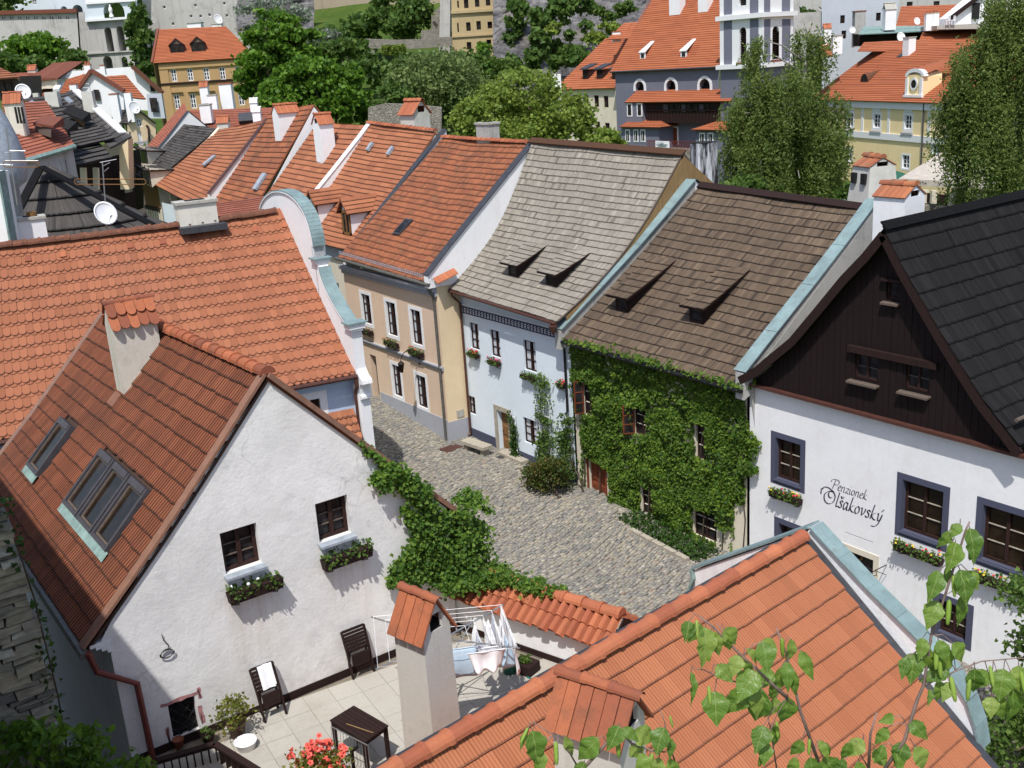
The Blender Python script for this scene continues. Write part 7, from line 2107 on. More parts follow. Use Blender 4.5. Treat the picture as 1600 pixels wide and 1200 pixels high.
for H_, A_, B_, D_, C_, lst in ((H10, A10, B10, D10, C10, [(411, 285)]), (H8, A8, B8, D8, C8, [(580, 228), (612, 232)])):
 for x, y in lst:
  g = roof_st(A_, B_, D_); s_, t_ = g(x, y); n = nrm(np.cross(B_ - A_, D_ - A_)); sl = nrm(D_ - A_)
  p = quad_surf(A_, B_, C_, D_)(s_, t_)
  big = 1 if H_ is H10 else .45
  MB().box(p + n * .05, A3(0, .5 * big, 0), sl * 1.1 * big, n * .14).build('roof_window', M['zinc'], H_)
Y11 = P(340, 200, X=XR)[1]
H11, f11, A11, B11, C11, D11 = row_house('bright_roof_house', 'bright orange roof with pale verge and a single slim roof window', (XE, Y11, P(262, 291, X=XE)[2]), (XE, Y10 + .25, 7.55), (341, 203), (XR, Y10 + .25, P(420, 180, X=XR)[2] - .2), 'cream', 'tD', 22)
g = roof_st(A11, B11, D11); s_, t_ = g(335, 260); p = quad_surf(A11, B11, C11, D11)(s_, t_)
n = nrm(np.cross(B11 - A11, D11 - A11)); MB().box(p + n * .05, A3(0, .4, 0), nrm(D11 - A11) * 1.0, n * .12).build('roof_window', M['zinc'], H11)
L11 = A11[1] - B11[1]
for a, b in (((270, 318), (277, 345)), ((283, 326), (291, 350))): f11.window(f11.rect(a, b), 2, 2, d=.1, fw=.06)
f11.wall([(0, -1), (L11, -1), (L11, 7.4), (0, 7.4)], M['bluewhite'])
fire_wall(H11, [(262, 291), (300, 247), (341, 200)], Y11, -.3, 'cream', 'cream', 5.5, .5, names=('fire_wall', 'verge'))
side_walls(H11, A11, B11, C11, D11, 'cream')
H12, f12, A12, B12, C12, D12 = row_house('slate_house', 'house with dark grey shingle roof, two lean-to dormers and a brown timber gallery front', (211, 273), (XE, Y11 + .3, P(260, 290, X=XE)[2]), (288, 194), (338, 200), 'cream', 'sdark', 24, .03)
L12 = A12[1] - B12[1]
for k in range(6):
 s = L12 * (.1 + .15 * k); f12.window((s, 3.8, s + L12 * .11, 6.6), 1, 3, 'fwood', d=.1, fw=.07)
f12.wall([(0, -1), (L12, -1), (L12, P(240, 285, X=XE)[2]), (0, P(215, 275, X=XE)[2])], M['dorwood'])
for k in range(7):
 s = L12 * (.07 + .15 * k); f12.band(s, s + .25, 0, 6.9, 'cream', .09, 'post')
f12.band(0, L12, 3.3, 3.6, 'dwood', .12, 'rail'); f12.band(0, L12, 6.75, 7.0, 'dwood', .12, 'rail')
g12 = roof_st(A12, B12, D12); sf12 = quad_surf(A12, B12, C12, D12)
for fr, tl_ in (((239, 255), (270, 229)), ((266, 265), (298, 237))):
 shed_dormer(H12, sf12, g12, fr, tl_, 1.7, 1.3, M['sdark'], 'cream', .4, .5, .4)
side_walls(H12, A12, B12, C12, D12, 'cream')
y13 = 79.2
p13 = [P(226, 233, Y=y13 + 3), P(240, 240, Y=y13), P(292, 172, Y=y13), P(288, 160, Y=y13 + 3)]
H13 = thing('steep_red_house', 'narrow house with steep red roof and white gable wall at the bend of the street', 'house', p13[0] * A3(1, 1, 0))
course_roof(H13, *p13, M['tG'], 22)
fire_wall(H13, [(237, 243), (262, 213), (292, 174), (330, 205)], y13, -.3, 'white2', 'lead', 4, .4, 4)
def px_roof(H, q, mat, n=20, h=.04, name='roof', **kw):
 """q: four (x, y, depth) = eave left, eave right, ridge right, ridge left"""
 A, B, C, D = [P(x, y, D=d) for x, y, d in q]
 course_roof(H, A, B, C, D, M[mat], n, h, 6, name=name, **kw)
 return A, B, C, D
def px_wall(H, pts, d, mat, th=3.0, name='wall'):
 p = [P(x, y, D=(d if len(q_) == 2 else q_[2])) for q_ in pts for x, y in [q_[:2]]]
 return MB().prism(p[::-1], FH * th).build(name, M[mat], H)
def px_chim(H, x0, x1, y0, y1, d, mat='whitechim', hat='slab', ratio=.8, hatmat='concrete', ang=0, **kw):
 c = P((x0 + x1) / 2, y1, D=d); w = (x1 - x0) / FPX * d
 zt_ = P((x0 + x1) / 2, y0, D=d)[2]
 a = radians(-35 + ang)
 return chimney(H, (c[0], c[1]), (cos(a), sin(a)), w, w * ratio, c[2] - .3, zt_, mat, hat, hatmat, over=w * .06, hh=w * .5, **kw)
HB = thing('back_roof_house', 'long orange roof behind the row with a cluster of white chimneys and one roof window', 'house', P(370, 215, D=85) * A3(1, 1, 0))
q_ = px_roof(HB, [(318, 222, 80), (440, 228, 80), (428, 168, 88), (296, 172, 90)], 'tG', 20)
MB().prism([q_[0] - Zv * .1, q_[1] - Zv * .1, q_[1] - Zv * 8, q_[0] - Zv * 8], FH * 6).build('wall', M['cream'], HB)
px_chim(HB, 316, 332, 164, 186, 85, 'whitechim', label='squat white chimney nearest the slate roof')
px_chim(HB, 343, 360, 191, 211, 82, 'chim', 'tent', hatmat='cap', label='grey chimney with small tiled gable')
px_chim(HB, 317, 329, 135, 166, 91, 'whitechim', 'tent', hatmat='cap', label='slender white chimney before the ochre house')
px_chim(HB, 328, 341, 149, 170, 90, 'whitechim', 'slab', label='low plain white chimney')
px_chim(HB, 348, 366, 131, 165, 91, 'whitechim', 'slab', hatmat='cap', label='largest white chimney with two flue holes')
px_chim(HB, 394, 405, 160, 183, 86, 'whitechim', 'tent', hatmat='whitechim', label='white chimney with pointed top')
px_chim(HB, 398, 410, 174, 198, 84, 'whitechim', 'tent', hatmat='whitechim', label='white pointed chimney in front of its twin')
c = P(384, 186, D=85); MB().box(c + Zv * .1, A3(1.0, -.4, 0), A3(.3, .7, .6), A3(-.1, -.3, .2)).build('roof_window', M['lead'], HB)
c = P(384, 207, D=82); MB().box(c, A3(.8, -.5, 0), A3(.3, .5, 0), Zv * .5).build('dormer', M['white2'], HB)
for k in (-1, 1): MB().box(c + A3(.8, -.5, 0) * .22 * k - FH * .32, A3(.22, -.14, 0), FH * .05, Zv * .4).build('pane', M['soot'], HB)
HBb = thing('low_roof_house', 'low orange roof showing just behind the terracotta ridge beside the pediment', 'house', P(380, 330, D=44) * A3(1, 1, 0))
q_ = px_roof(HBb, [(325, 345, 42), (430, 330, 42), (440, 303, 47), (335, 318, 48)], 'tG', 8)
MB().prism([q_[0] - Zv * .1, q_[1] - Zv * .1, q_[1] - Zv * 6, q_[0] - Zv * 6], FH * 4).build('wall', M['cream'], HBb)
cb = P(650, 203, D=62)
CS = thing('chimney_shaft', 'pale chimney with a tiled gable hat standing behind the orange roofs before the trees', 'chimney', cb * A3(1, 1, 0))
chimney(CS, (cb[0], cb[1]), (.15, -1), 1.25, 1.15, 6, P(650, 175, D=62)[2], 'chim', 'tent', 'cap', hh=.62, over=.12, name='shaft')
cb = P(1100, 262, D=50)
CS = thing('sooty_chimney', 'tall soot-streaked whitewashed chimney behind the silver shingle roof', 'chimney', cb * A3(1, 1, 0))
sk = NB('sooty_whitewash')
g_ = sk.noise(sk.pos((2.2, 2.2, .25)), 1.3, 5, .7)
sk.fin(sk.mix(sk.rng(g_, .38, .56), (.62, .63, .66), (.015, .015, .017)), .9)
M['sooty'] = sk.m
tp_ = P(1088, 224, D=50)
chimney(CS, (cb[0], cb[1]), (cos(radians(-25)), sin(radians(-25))), .95, .95, 3, tp_[2], 'sooty', None, name='shaft', taper=.35)
MB().box(A3(cb[0], cb[1], tp_[2] + .02), A3(.9, 0, 0), A3(0, .9, 0), Zv * .05).build('chimney_slab', M['soot'], CS)
# ================================================================ left side of the street: black roofs, round shingle roof, gables
RH = thing('round_roof_house', 'house with a black rounded shingle roof like a hood behind the terracotta ridge', 'house', P(130, 400, D=46) * A3(1, 1, 0))
apx = P(64, 262, D=50)
zb_ = apx[2] - 5.0
cx, cy = apx[0] + .5, apx[1] + .5
def sfc(s, t):
 a = radians(150 + 215 * s)
 r = 6.2 * (1 - t) ** .92
 ex = max(0, 1 - t) * 2.2 * max(0, cos(a - radians(330))) ** 2
 return A3(cx + (r + ex) * cos(a), cy + (r + ex) * sin(a), zb_ + (apx[2] - zb_) * t - .5 * sin(pi * t))
rdk = MB().grid(lambda s, t: sfc(s, t * .97) - Zv * .06, 40, 10).build('roof', M['sblack'], RH)
tile_roof(rdk, sfc, 21, 7.4, t_shingle(.17, .85, .05, 1.1), .17, .85, M['sdark'], 300, 'roof_shingle', jit=(.01, .01, .04), wvar=.1, t_hi=.93)
MB().lathe((cx, cy, zb_ - 6), [(5.6, 0), (5.6, 5.9)], 24).build('wall', M['cream'], RH)
MB().beam(apx + Zv * .05, P(238, 351, D=47), .4, .08).build('hip_board', M['sblack'], RH)
MB().beam(apx + Zv * .05, P(22, 340, D=46), .4, .08).build('hip_board', M['sblack'], RH)
OH = thing('striped_chimney_house', 'house with small orange roof, copper gutter and a broad chimney with dark streaks', 'house', P(80, 300, D=60) * A3(1, 1, 0))
q_ = px_roof(OH, [(28, 252, 58), (116, 226, 62), (72, 158, 70), (2, 160, 66)], 'tG', 18)
MB().tube([q_[0] - Zv * .1, q_[1] - Zv * .1], .16, 6).build('gutter', M['copper2'], OH)
fo = Facade(OH, q_[0] + FH * .4, q_[1] - q_[0])
if fo.n @ FH > 0: fo.n = -fo.n
for a, b in (((92, 253), (99, 276)), ((101, 250), (107, 274)), ((82, 262), (88, 272))): fo.window(fo.rect(a, b), 1, 2, 'wframe', d=.08, fw=.08, mw=.05)
so = fo.st(117, 250)[0]
fo.wall([(-1, 0), (so, 0), (so, q_[1][2] - .15), (-1, q_[0][2] - .1)], M['castlegrey'])
cq = P(38, 215, D=61)
px_chim(OH, 20, 45, 158, 217, 62, 'stainchim', 'tent', .5, 'cap', label='broad chimney with three dark streaks and tiled hat')
for k in range(3):
 c = P(26 + 5 * k, 180, D=61.3); MB().box(c, RT * .12, FH * .05, Zv * .9).build('flue_slot', M['soot'], OH)
c0, c1 = P(52, 195, D=63), P(84, 200, D=61)
MB().hexa([c0, c1, c1 + FH * 1.6, c0 + FH * 1.6], [c0 + Zv * .12, c1 + Zv * .12, c1 + FH * 1.6 + Zv * .5, c0 + FH * 1.6 + Zv * .5]).build('dormer_roof', M['tG'], OH)
MB().hexa([P(54, 207, D=63.3), P(80, 215, D=61.4), P(80, 215, D=63), P(54, 207, D=65)], [P(54, 196, D=63.3), P(80, 201, D=61.4), P(80, 201, D=63), P(54, 196, D=65)]).build('dormer', M['grwood'], OH)
BH = thing('black_roof_house', 'house with layered black shingle roofs and grey chimneys over a shady yard', 'house', P(150, 300, D=70) * A3(1, 1, 0))
px_roof(BH, [(88, 238, 66), (180, 216, 70), (100, 146, 82), (38, 154, 78)], 'sdark', 16, .06, bell=.3)
px_roof(BH, [(108, 262, 62), (176, 247, 66), (150, 218, 71), (84, 234, 67)], 'sdark', 5, .08)
px_roof(BH, [(172, 232, 68), (206, 214, 72), (112, 140, 90), (98, 147, 86)], 'sdark', 14, .03)
MB().beam(P(118, 141, D=86), P(192, 208, D=73), .5, .15).build('verge_board', M['wframe'], BH)
px_wall(BH, [(148, 232), (170, 222), (201, 206), (204, 300), (150, 310)], 75, 'cream', .5)
px_wall(BH, [(110, 262), (168, 246), (172, 320), (118, 330)], 70, 'dwood', 3, 'yard_wall')
px_wall(BH, [(186, 232), (200, 218), (202, 296), (188, 296)], 70, 'yellow', 1, 'wall')
MB().beam(P(150, 262, D=67), P(152, 330, D=67), .3, .3, RT).beam(P(130, 262, D=66), P(134, 330, D=66), .3, .3, RT).build('gallery_post', M['cream'], BH)
for x0, x1, y0, y1, d, lab in ((59, 75, 161, 192, 72, 'square grey chimney left of the wedge-shaped one'), (79, 98, 143, 178, 78, 'wedge-shaped grey chimney'), (137, 153, 142, 185, 80, 'tall grey chimney in front of the white gable'), (56, 64, 145, 161, 82, 'thin grey flue')):
 px_chim(BH, x0, x1, y0, y1 + 6, d, 'chim', None, .7, label=lab)
for a, b in (((48, 165, 72), (58, 170, 72)), ((47, 180, 70), (56, 186, 70)), ((104, 158, 78), (113, 166, 78))):
 p, q = P(*a[:2], D=a[2]), P(*b[:2], D=b[2]); MB().beam(p + Zv * .25, q + Zv * .25, .5, .12, A3(.4, -.5, .8)).build('roof_window', M['zinc'], BH)
p, q = P(105, 176, D=75), P(136, 189, D=73)
MB().hexa([p - FH * .8, q - FH * .8, q + FH * .8, p + FH * .8], [p - FH * .8 + Zv * .12, q - FH * .8 + Zv * .12, q + FH * .8 + Zv * .5, p + FH * .8 + Zv * .5]).build('dormer_roof', M['sdark'], BH)
MB().hexa([P(112, 184, D=75), P(132, 199, D=73), P(132, 199, D=75), P(112, 184, D=77)], [P(112, 178, D=75), P(132, 189, D=73), P(132, 189, D=75), P(112, 178, D=77)]).build('dormer', M['dorwood'], BH)
p, q = P(82, 196, D=67), P(115, 205, D=65)
MB().hexa([p - FH * .8, q - FH * .8, q + FH * .8, p + FH * .8], [p - FH * .8 + Zv * .15, q - FH * .8 + Zv * .15, q + FH * .8 + Zv * .5, p + FH * .8 + Zv * .5]).build('dormer_roof', M['sdark'], BH)
MB().hexa([P(86, 212, D=67), P(110, 220, D=65.3), P(110, 220, D=67), P(86, 212, D=69)], [P(86, 200, D=67), P(110, 207, D=65.3), P(110, 207, D=67), P(86, 200, D=69)]).build('dormer', M['dwood'], BH)
ZT = thing('zinc_turret', 'blue-grey metal clad curved turret roof cut by the left edge', 'turret', P(0, 300, D=42) * A3(1, 1, 0))
za = P(-34, 150, D=43)
MB().lathe(A3(za[0], za[1], P(0, 292, D=43)[2]), [(.7, -6), (.8, -.1), (1.12, .12), (1.27, .6), (1.24, 1.1), (1.1, 1.9), (.85, 2.7), (.55, 3.3), (.3, 3.7)], 18).build('metal_roof', M['zinc'], ZT, True)
yb = 96.0
BA = thing('balcony_house', 'small yellow gabled house with blue balcony closing the end of the street', 'house', P(220, 260, Y=yb) * A3(1, 1, 0))
fb_ = Facade(BA, (0, yb), (1, 0), (0, -1, 0))
r = fb_.rect((212, 186), (223, 198)); fb_.window(r, 2, 2, 'wframe', d=.1, fw=.1, mw=.06)
r = fb_.rect((214, 206), (224, 226)); fb_.window(r, 2, 2, 'wframe', d=.1, fw=.1, mw=.06, glass='glass')
s_ = [fb_.st(*q) for q in ((199, 260), (199, 195), (216, 173), (243, 194), (246, 255))]
fb_.wall(s_, M['yellow'])
a, b = fb_.at(*s_[2], .3), fb_.at(*s_[3], .3)
for e in (s_[1], s_[3]):
 a, b = fb_.at(*s_[2], .3) + Zv * .1, fb_.at(*e, .3) + Zv * .1
 q = [b, b + A3(0, 9, 0), a + A3(0, 9, 0), a] if e is s_[3] else [b + A3(0, 9, 0), b, a, a + A3(0, 9, 0)]
 course_roof(BA, *q, M['sdark'], 9, .05)
MB().face((fb_.at(*s_[3]))[0:3], fb_.at(*s_[3]) + A3(0, 9, 0), fb_.at(s_[3][0], 2) + A3(0, 9, 0), fb_.at(s_[3][0], 2)).build('side_wall', M['grwood'], BA)
bal = fb_.rect((204, 228), (227, 240))
f_ = lambda s, z, d: fb_.at(s, z, d)
MB().prism([f_(bal[0], bal[1], 0), f_(bal[2], bal[1], 0), f_(bal[2], bal[1], 1.2), f_(bal[0], bal[1], 1.2)], Zv * .15).build('balcony_floor', M['zinc'], BA)
mb = MB()
for k in range(15): mb.beam(f_(bal[0] + (bal[2] - bal[0]) * k / 14, bal[1] + .1, 1.15), f_(bal[0] + (bal[2] - bal[0]) * k / 14, bal[3] + .3, 1.15), .06, .04, A3(1, 0, 0))
mb.beam(f_(bal[0], bal[3] + .3, 1.15), f_(bal[2], bal[3] + .3, 1.15), .08, .08).build('balustrade', M['zinc'], BA)
MB().tube([fb_.at(*fb_.st(228, 196), .08), fb_.at(*fb_.st(231, 198), .08), fb_.at(*fb_.st(234, 232), .08)], .09, 5).build('downpipe', M['gutter'], BA)
pq = P(216, 245, Y=92)
tree('courtyard_shrubs', 'small clump of greenery with red flowers under the blue balcony', pq - Zv * 2, [(pq, (1.2, 1.0, .9))], 300, .3, 'bushm', .05, 'shrub', clumps=20, spread=.3)
PE = thing('street_passage', 'dark narrow end of the street between the black roofs and the slate house', 'house', P(205, 300, D=80) * A3(1, 1, 0))
px_wall(PE, [(188, 246), (206, 236), (212, 262), (212, 330), (190, 330)], 83, 'dwood', 2)
LRa = thing('long_orange_house', 'long orange roof with three lean-to dormers below the castle wall bushes', 'house', P(60, 200, D=115) * A3(1, 1, 0))
q_ = px_roof(LRa, [(26, 156, 108), (92, 150, 112), (107, 110, 120), (12, 115, 118)], 'tG', 20, .05)
MB().beam(P(88, 143, D=110), P(107, 109, D=119), .6, .5).build('verge', M['wframe'], LRa)
for k, (x, y) in enumerate(((58, 139), (72, 138), (81, 137))):
 p = P(x, y, D=112.5)
 MB().hexa([p - FH, p + RT * 1.0 - FH, p + RT * 1.0 + FH * 2, p + FH * 2], [p - FH + Zv * .8, p + RT * 1.0 - FH + Zv * .8, p + RT * 1.0 + FH * 2 + Zv * .9, p + FH * 2 + Zv * .9]).build('dormer', M['cream'], LRa)
 q = p + Zv * .82 - FH * 1.3 - RT * .3
 MB().hexa([q, q + RT * 1.6, q + RT * 2.6 + FH * 5 + Zv * 1.6, q + RT * 1.0 + FH * 5 + Zv * 1.6], [q + Zv * .15, q + RT * 1.6 + Zv * .15, q + RT * 2.6 + FH * 5 + Zv * 1.75, q + RT * 1.0 + FH * 5 + Zv * 1.75]).build('dormer_roof', M['tG'], LRa)
px_chim(LRa, 46, 58, 109, 116, 119, 'chim', 'tent', hatmat='cap', label='twin-holed tile-hatted chimney, left one on the ridge')
px_chim(LRa, 91, 103, 106, 113, 119, 'chim', 'tent', hatmat='cap', label='twin-holed tile-hatted chimney, right one on the ridge')
dish('large white satellite dish beside the wooden turret at the far left', P(36, 143, D=74), A3(.1, -1, .3), .52)
TT = thing('wooden_turret', 'low wooden turret room with a brown hipped tile roof at the left edge', 'house', P(10, 170, D=80) * A3(1, 1, 0))
px_wall(TT, [(-20, 126), (30, 119), (32, 154), (-20, 158)], 82, 'grwood', 4)
px_roof(TT, [(-22, 124, 81), (32, 121, 81), (-5, 103, 85), (-30, 105, 85)], 'tE', 6, .05)
for x in (2, 13):
 p = P(x, 150, D=81.8); q = P(x + 8, 131, D=81.8); MB().prism([p, p + RT * .4, p + RT * .4 + Zv * 1, p + Zv * 1], -FH * .1).build('window', M['glass'], TT)
WG = thing('white_gable_house', 'bright white gabled house with small chimneys in front of the castle bridge', 'house', P(160, 200, D=100) * A3(1, 1, 0))
px_wall(WG, [(119, 143), (143, 111), (192, 141), (196, 196), (150, 200), (124, 190)], 100, 'white2', .5)
MB().beam(P(118, 145, D=99.9), P(143, 110, D=99.9), .5, .3).beam(P(143, 110, D=99.9), P(194, 142, D=99.9), .5, .3).build('verge', M['tG'], WG)
px_roof(WG, [(92, 146, 97), (122, 146, 99), (142, 112, 104), (104, 124, 103)], 'tF', 10, .05)
px_roof(WG, [(194, 152, 102), (228, 155, 104), (196, 117, 112), (166, 119, 108)], 'tF', 10, .05)
for x0, x1, y0, y1, d, hat, lab in ((180, 192, 147, 196, 97, 'slab', 'tall white chimney at the right corner of the white gable'), (201, 211, 145, 185, 95, None, 'mottled chimney next to the dish'), (134, 143, 102, 112, 103, 'pots', 'open-topped white chimney on the gable peak'), (158, 165, 103, 112, 110, 'slab', 'small white chimney before the bridge'), (112, 122, 132, 146, 98, 'slab', 'low tile-capped chimney on the left slope')):
 px_chim(WG, x0, x1, y0, y1, d, 'whitechim', hat, hatmat='cap', label=lab)
for a, b in (((148, 142), (154, 157)), ((151, 143), (155, 158))):
 p = P(149, 157, D=99.9); MB().prism([p, p + RT * .5, p + RT * .5 + Zv * .95, p + Zv * .95], -FH * .08).build('window', M['glass'], WG); break
dish('white dish on the mottled chimney in the middle of the white gables', P(210, 168, D=94), A3(.3, -1, .3), .55)
BW = thing('back_white_house', 'plain white house side with brown verge below the bridge arches', 'house', P(220, 170, D=128) * A3(1, 1, 0))
px_wall(BW, [(104, 112), (208, 104), (252, 143), (252, 175), (104, 160)], 128, 'white2', .5)
MB().beam(P(207, 104, D=127.5), P(254, 145, D=127.5), .8, .35).build('verge', M['tE'], BW)
p = P(236, 143, D=127.8); MB().prism([p, p + RT * .45, p + RT * .45 + Zv * .8, p + Zv * .8], -FH * .1).build('window', M['glass'], BW)
GB = thing('grey_annex', 'small blue-grey flat-roofed annex left of the ochre house', 'house', P(240, 190, D=120) * A3(1, 1, 0))
px_wall(GB, [(229, 147), (252, 146), (258, 185), (232, 185)], 120, 'palegrey', .5)
p = P(237, 175, D=119.8); MB().prism([p, p + RT * .8, p + RT * .8 + Zv * 1.5, p + Zv * 1.5], -FH * .1).build('window', M['glass'], GB)
antenna('thin aerial with a small loop in front of the white gable', (141, 142), (139, 123), [(130, 137, 139, 137, ''), (134, 131, 140, 131, '')], 96)
# ================================================================ background: castle side (left, top)
def arch_hole(f, r, depth, backmat, house, seg=7):
 """round-headed recess: rectangular opening with two spandrels and a back wall"""
 s0, z0, s1, z1 = r
 f.holes.append(r)
 rad = min((s1 - s0) / 2, z1 - z0); c = (s0 + s1) / 2; zc = z1 - rad
 for sg in (-1, 1):
  pts = [f.at(c + sg * (s1 - s0) / 2, z1, 0)]
  pts += [f.at(c + sg * (s1 - s0) / 2 * cos(a), zc + rad * sin(a), 0) for a in np.linspace(0, pi / 2, seg)]
  f.sp.append(pts)
  for a, b in zip(np.linspace(0, pi / 2, seg)[:-1], np.linspace(0, pi / 2, seg)[1:]):
   p, q = [(c + sg * (s1 - s0) / 2 * cos(t), zc + rad * sin(t)) for t in (a, b)]
   f.sp.append([f.at(*p), f.at(*q), f.at(*q, -depth), f.at(*p, -depth)])
 x = depth * .8
 return MB().face(f.at(s0 - x, z0 - x * .3, -depth), f.at(s1 + x, z0 - x * .3, -depth), f.at(s1 + x, z1 + x * .2, -depth), f.at(s0 - x, z1 + x * .2, -depth)).build('recess', M[backmat], house)
def dfacade(H, D, yaw=0):
 a = -HEAD + radians(yaw)
 u = A3(cos(a), sin(a), 0)
 f = Facade(H, FH * D, u); f.sp = []
 if f.n @ FH > 0: f.n = -f.n
 return f
def spandrels(f, mat):
 if not f.sp: return
 mb = MB()
 for p in f.sp: mb.face(*p)
 mb.build('arch_head', M[mat], f.h)
def rows(f, pxs, w, h, frame='wframe', cols=2, rws=3, glass='glass', fw=.12, d=.15, sur=None, mw=.08):
 for x, y in pxs: f.window(f.rect((x, y), (x + w, y + h)), cols, rws, frame, d=d, fw=fw, mw=mw, glass=glass, sur=sur)
def poly_px(f, pts): return [f.st(*q) for q in pts]
CW = thing('castle_wall', 'long grey castle curtain wall with a red coping above green bushes', 'castle wall', P(60, 110, D=250) * A3(1, 1, 0))
f = dfacade(CW, 250)
for k in range(9):
 for dx in (0, 5):
  x = 3 + k * 12.5 + dx * .7;
  if x < 110: f.holes.append(f.rect((x, 26), (x + 2.2, 30)))
f.wall(poly_px(f, [(-60, 140), (-60, 24), (120, 19), (124, 78), (128, 140)]), M['castlegrey'], .8)
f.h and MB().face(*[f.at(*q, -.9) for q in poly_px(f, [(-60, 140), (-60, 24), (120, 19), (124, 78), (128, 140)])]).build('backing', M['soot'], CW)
a, b = f.at(*f.st(-60, 23)), f.at(*f.st(121, 18))
MB().beam(a, b, 1.4, .5).beam(a + Zv * .4, b + Zv * .4, .7, .4).build('tile_coping', M['tG'], CW)
CP = thing('castle_palace', 'white castle building with small windows standing behind the curtain wall', 'castle', P(50, 60, D=275) * A3(1, 1, 0))
f = dfacade(CP, 275)
rows(f, [(22, 0), (50, 0), (21, -22), (50, -22)], 8, 7)
f.wall(poly_px(f, [(20, 60), (20, -90), (100, -90), (100, 60)]), M['castlewhite'], .3)
tree('conifer_clump', 'dark green tree at the top left corner beside the white castle', P(5, 60, D=262) - Zv * 4, [(P(4, 8, D=262), (4, 4, 4)), (P(-6, -8, D=262), (5, 4, 5))], 900, .9, 'limed', .4, clumps=40)
BR = thing('arcaded_bridge', 'castle bridge of white arcades on tall grey stone arches', 'bridge', P(165, 105, D=258) * A3(1, 1, 0))
f = dfacade(BR, 258)
arch_hole(f, f.rect((162, 43), (179, 80)), 5, 'castlegrey', BR)
arch_hole(f, f.rect((181, 41), (198, 79)), 5, 'castlegrey', BR)
arch_hole(f, f.rect((160, 88), (180, 125)), 5, 'castlegrey', BR)
arch_hole(f, f.rect((189, 89), (204, 125)), 5, 'castlegrey', BR)
f.wall(poly_px(f, [(120, 130), (119, 19), (134, 19), (134, 34), (210, 32), (212, 130)]), M['castlegrey'], 4.8)
spandrels(f, 'castlegrey')
f.band(f.st(134, 80)[0], f.st(212, 80)[0], f.st(170, 83)[1], f.st(170, 81)[1], 'castlegrey', .4, 'string_course')
f2 = dfacade(BR, 257.5)
arch_hole(f2, f2.rect((159, 3), (196, 29)), 4, 'limed', BR)
arch_hole(f2, f2.rect((203, 4), (212, 29)), 4, 'castlegrey', BR)
rows(f2, [(133, -2)], 5, 5, fw=.2)
f2.wall(poly_px(f2, [(133, 34), (131, -90), (214, -90), (214, 31)]), M['castlewhite'], .3)
spandrels(f2, 'castlewhite')
f3_ = dfacade(BR, 259)
arch_hole(f3_, f3_.rect((94, 10), (106, 20)), 3, 'palegrey', BR); arch_hole(f3_, f3_.rect((112, 8), (131, 26)), 3, 'palegrey', BR)
f3_.wall(poly_px(f3_, [(88, 26), (88, -90), (133, -90), (133, 26)]), M['castlewhite'], .3, name='arcade_wall'); spandrels(f3_, 'castlewhite')
for y in (3, 30): f2.band(f2.st(134, y)[0], f2.st(213, y)[0], f2.st(170, y)[1] - .25, f2.st(170, y)[1] + .25, 'wframe', .5, 'string_course')
st_ = f2.at(*f2.st(175, 27), .2)
t = thing('stone_statue', 'pale stone statue standing in the open arch of the castle bridge', 'statue', st_)
MB().lathe(st_, [(.5, 0), (.5, .5), (.3, .6), (.35, 1.0), (.5, 1.5), (.35, 2.1), (.15, 2.3), (.22, 2.5), (.15, 2.75), (0, 2.8)], 8).build('figure', M['wframe'], t, True)
UW = thing('upper_castle', 'high weathered grey castle wall with scattered small windows', 'castle', P(300, 80, D=268) * A3(1, 1, 0))
f = dfacade(UW, 268)
for x, y in ((232, 16), (254, 9), (303, 6), (348, 3), (268, 35), (296, 23), (311, 23), (325, 21), (352, 22)): f.window(f.rect((x, y), (x + 5, y + 5)), 1, 1, 'wframe', d=.3, fw=.15, glass='glass')
f.wall(poly_px(f, [(206, 110), (206, -90), (470, -90), (470, 110)]), M['castlegrey'], .35)
UO = thing('ochre_castle_wall', 'tall bare ochre-grey castle wall at the top of the slope', 'castle wall', P(480, 60, D=285) * A3(1, 1, 0))
f = dfacade(UO, 285, -8)
f.wall(poly_px(f, [(372, 90), (372, -90), (720, -90), (720, 90)]), plaster('ochre_grey_render', (.36, .30, .215), (.2, .17, .13), .7, .2), .3)
YB = thing('ochre_house', 'three-storey ochre house with white windows and orange hipped roof', 'house', P(320, 200, Y=168) * A3(1, 1, 0))
f = dfacade(YB, 170, 15)
rows(f, [(266, 108), (291.5, 107), (317, 106), (342, 105), (367, 104), (391, 103)], 11.5, 19)
rows(f, [(271, 148), (296, 147), (321, 146), (346, 144), (371, 142), (395, 140)], 12, 22)
rows(f, [(277, 192), (302, 190), (327, 188)], 12, 22)
p_ = poly_px(f, [(243, 98), (397, 90)])
s0, s1, zt = p_[0][0], p_[1][0], (p_[0][1] + p_[1][1]) / 2
f.wall([(s0 + .3, 0), (s1 - .3, 0), (s1 - .3, zt), (s0 + .3, zt)], M['ochre'], .2)
zc = f.st(300, 129)[1]
f.band(s0 + .3, s1 - .3, zc - .15, zc + .15, 'dwood', .2, 'string_course'); f.band(s0 + .3, s1 - .3, zt - .9, zt - .3, 'ochre', .2, 'cornice')
f.band(s0 + .3, s0 + 1.5, 0, zt - .9, 'ochre', .12, 'pilaster')
for x, y in ((271, 148), (296, 147), (321, 146), (346, 144), (371, 142), (395, 140)):
 a, b = f.st(x - 3, y - 3), f.st(x + 15, y - 3); c = ((a[0] + b[0]) / 2, a[1] + .65)
 MB().prism([f.at(*a), f.at(b[0], a[1]), f.at(*c)], f.n * .3).build('pediment', M['ochre'], YB)
zr = P(300, 44, Y=175)[2]
A, B = f.at(s0 - .3, zt, .5), f.at(s1 + .3, zt, .5)
yq = f.O - f.n * 7
C, D = P(352, 41, pl=(yq, f.n)), P(249, 46, pl=(yq, f.n))
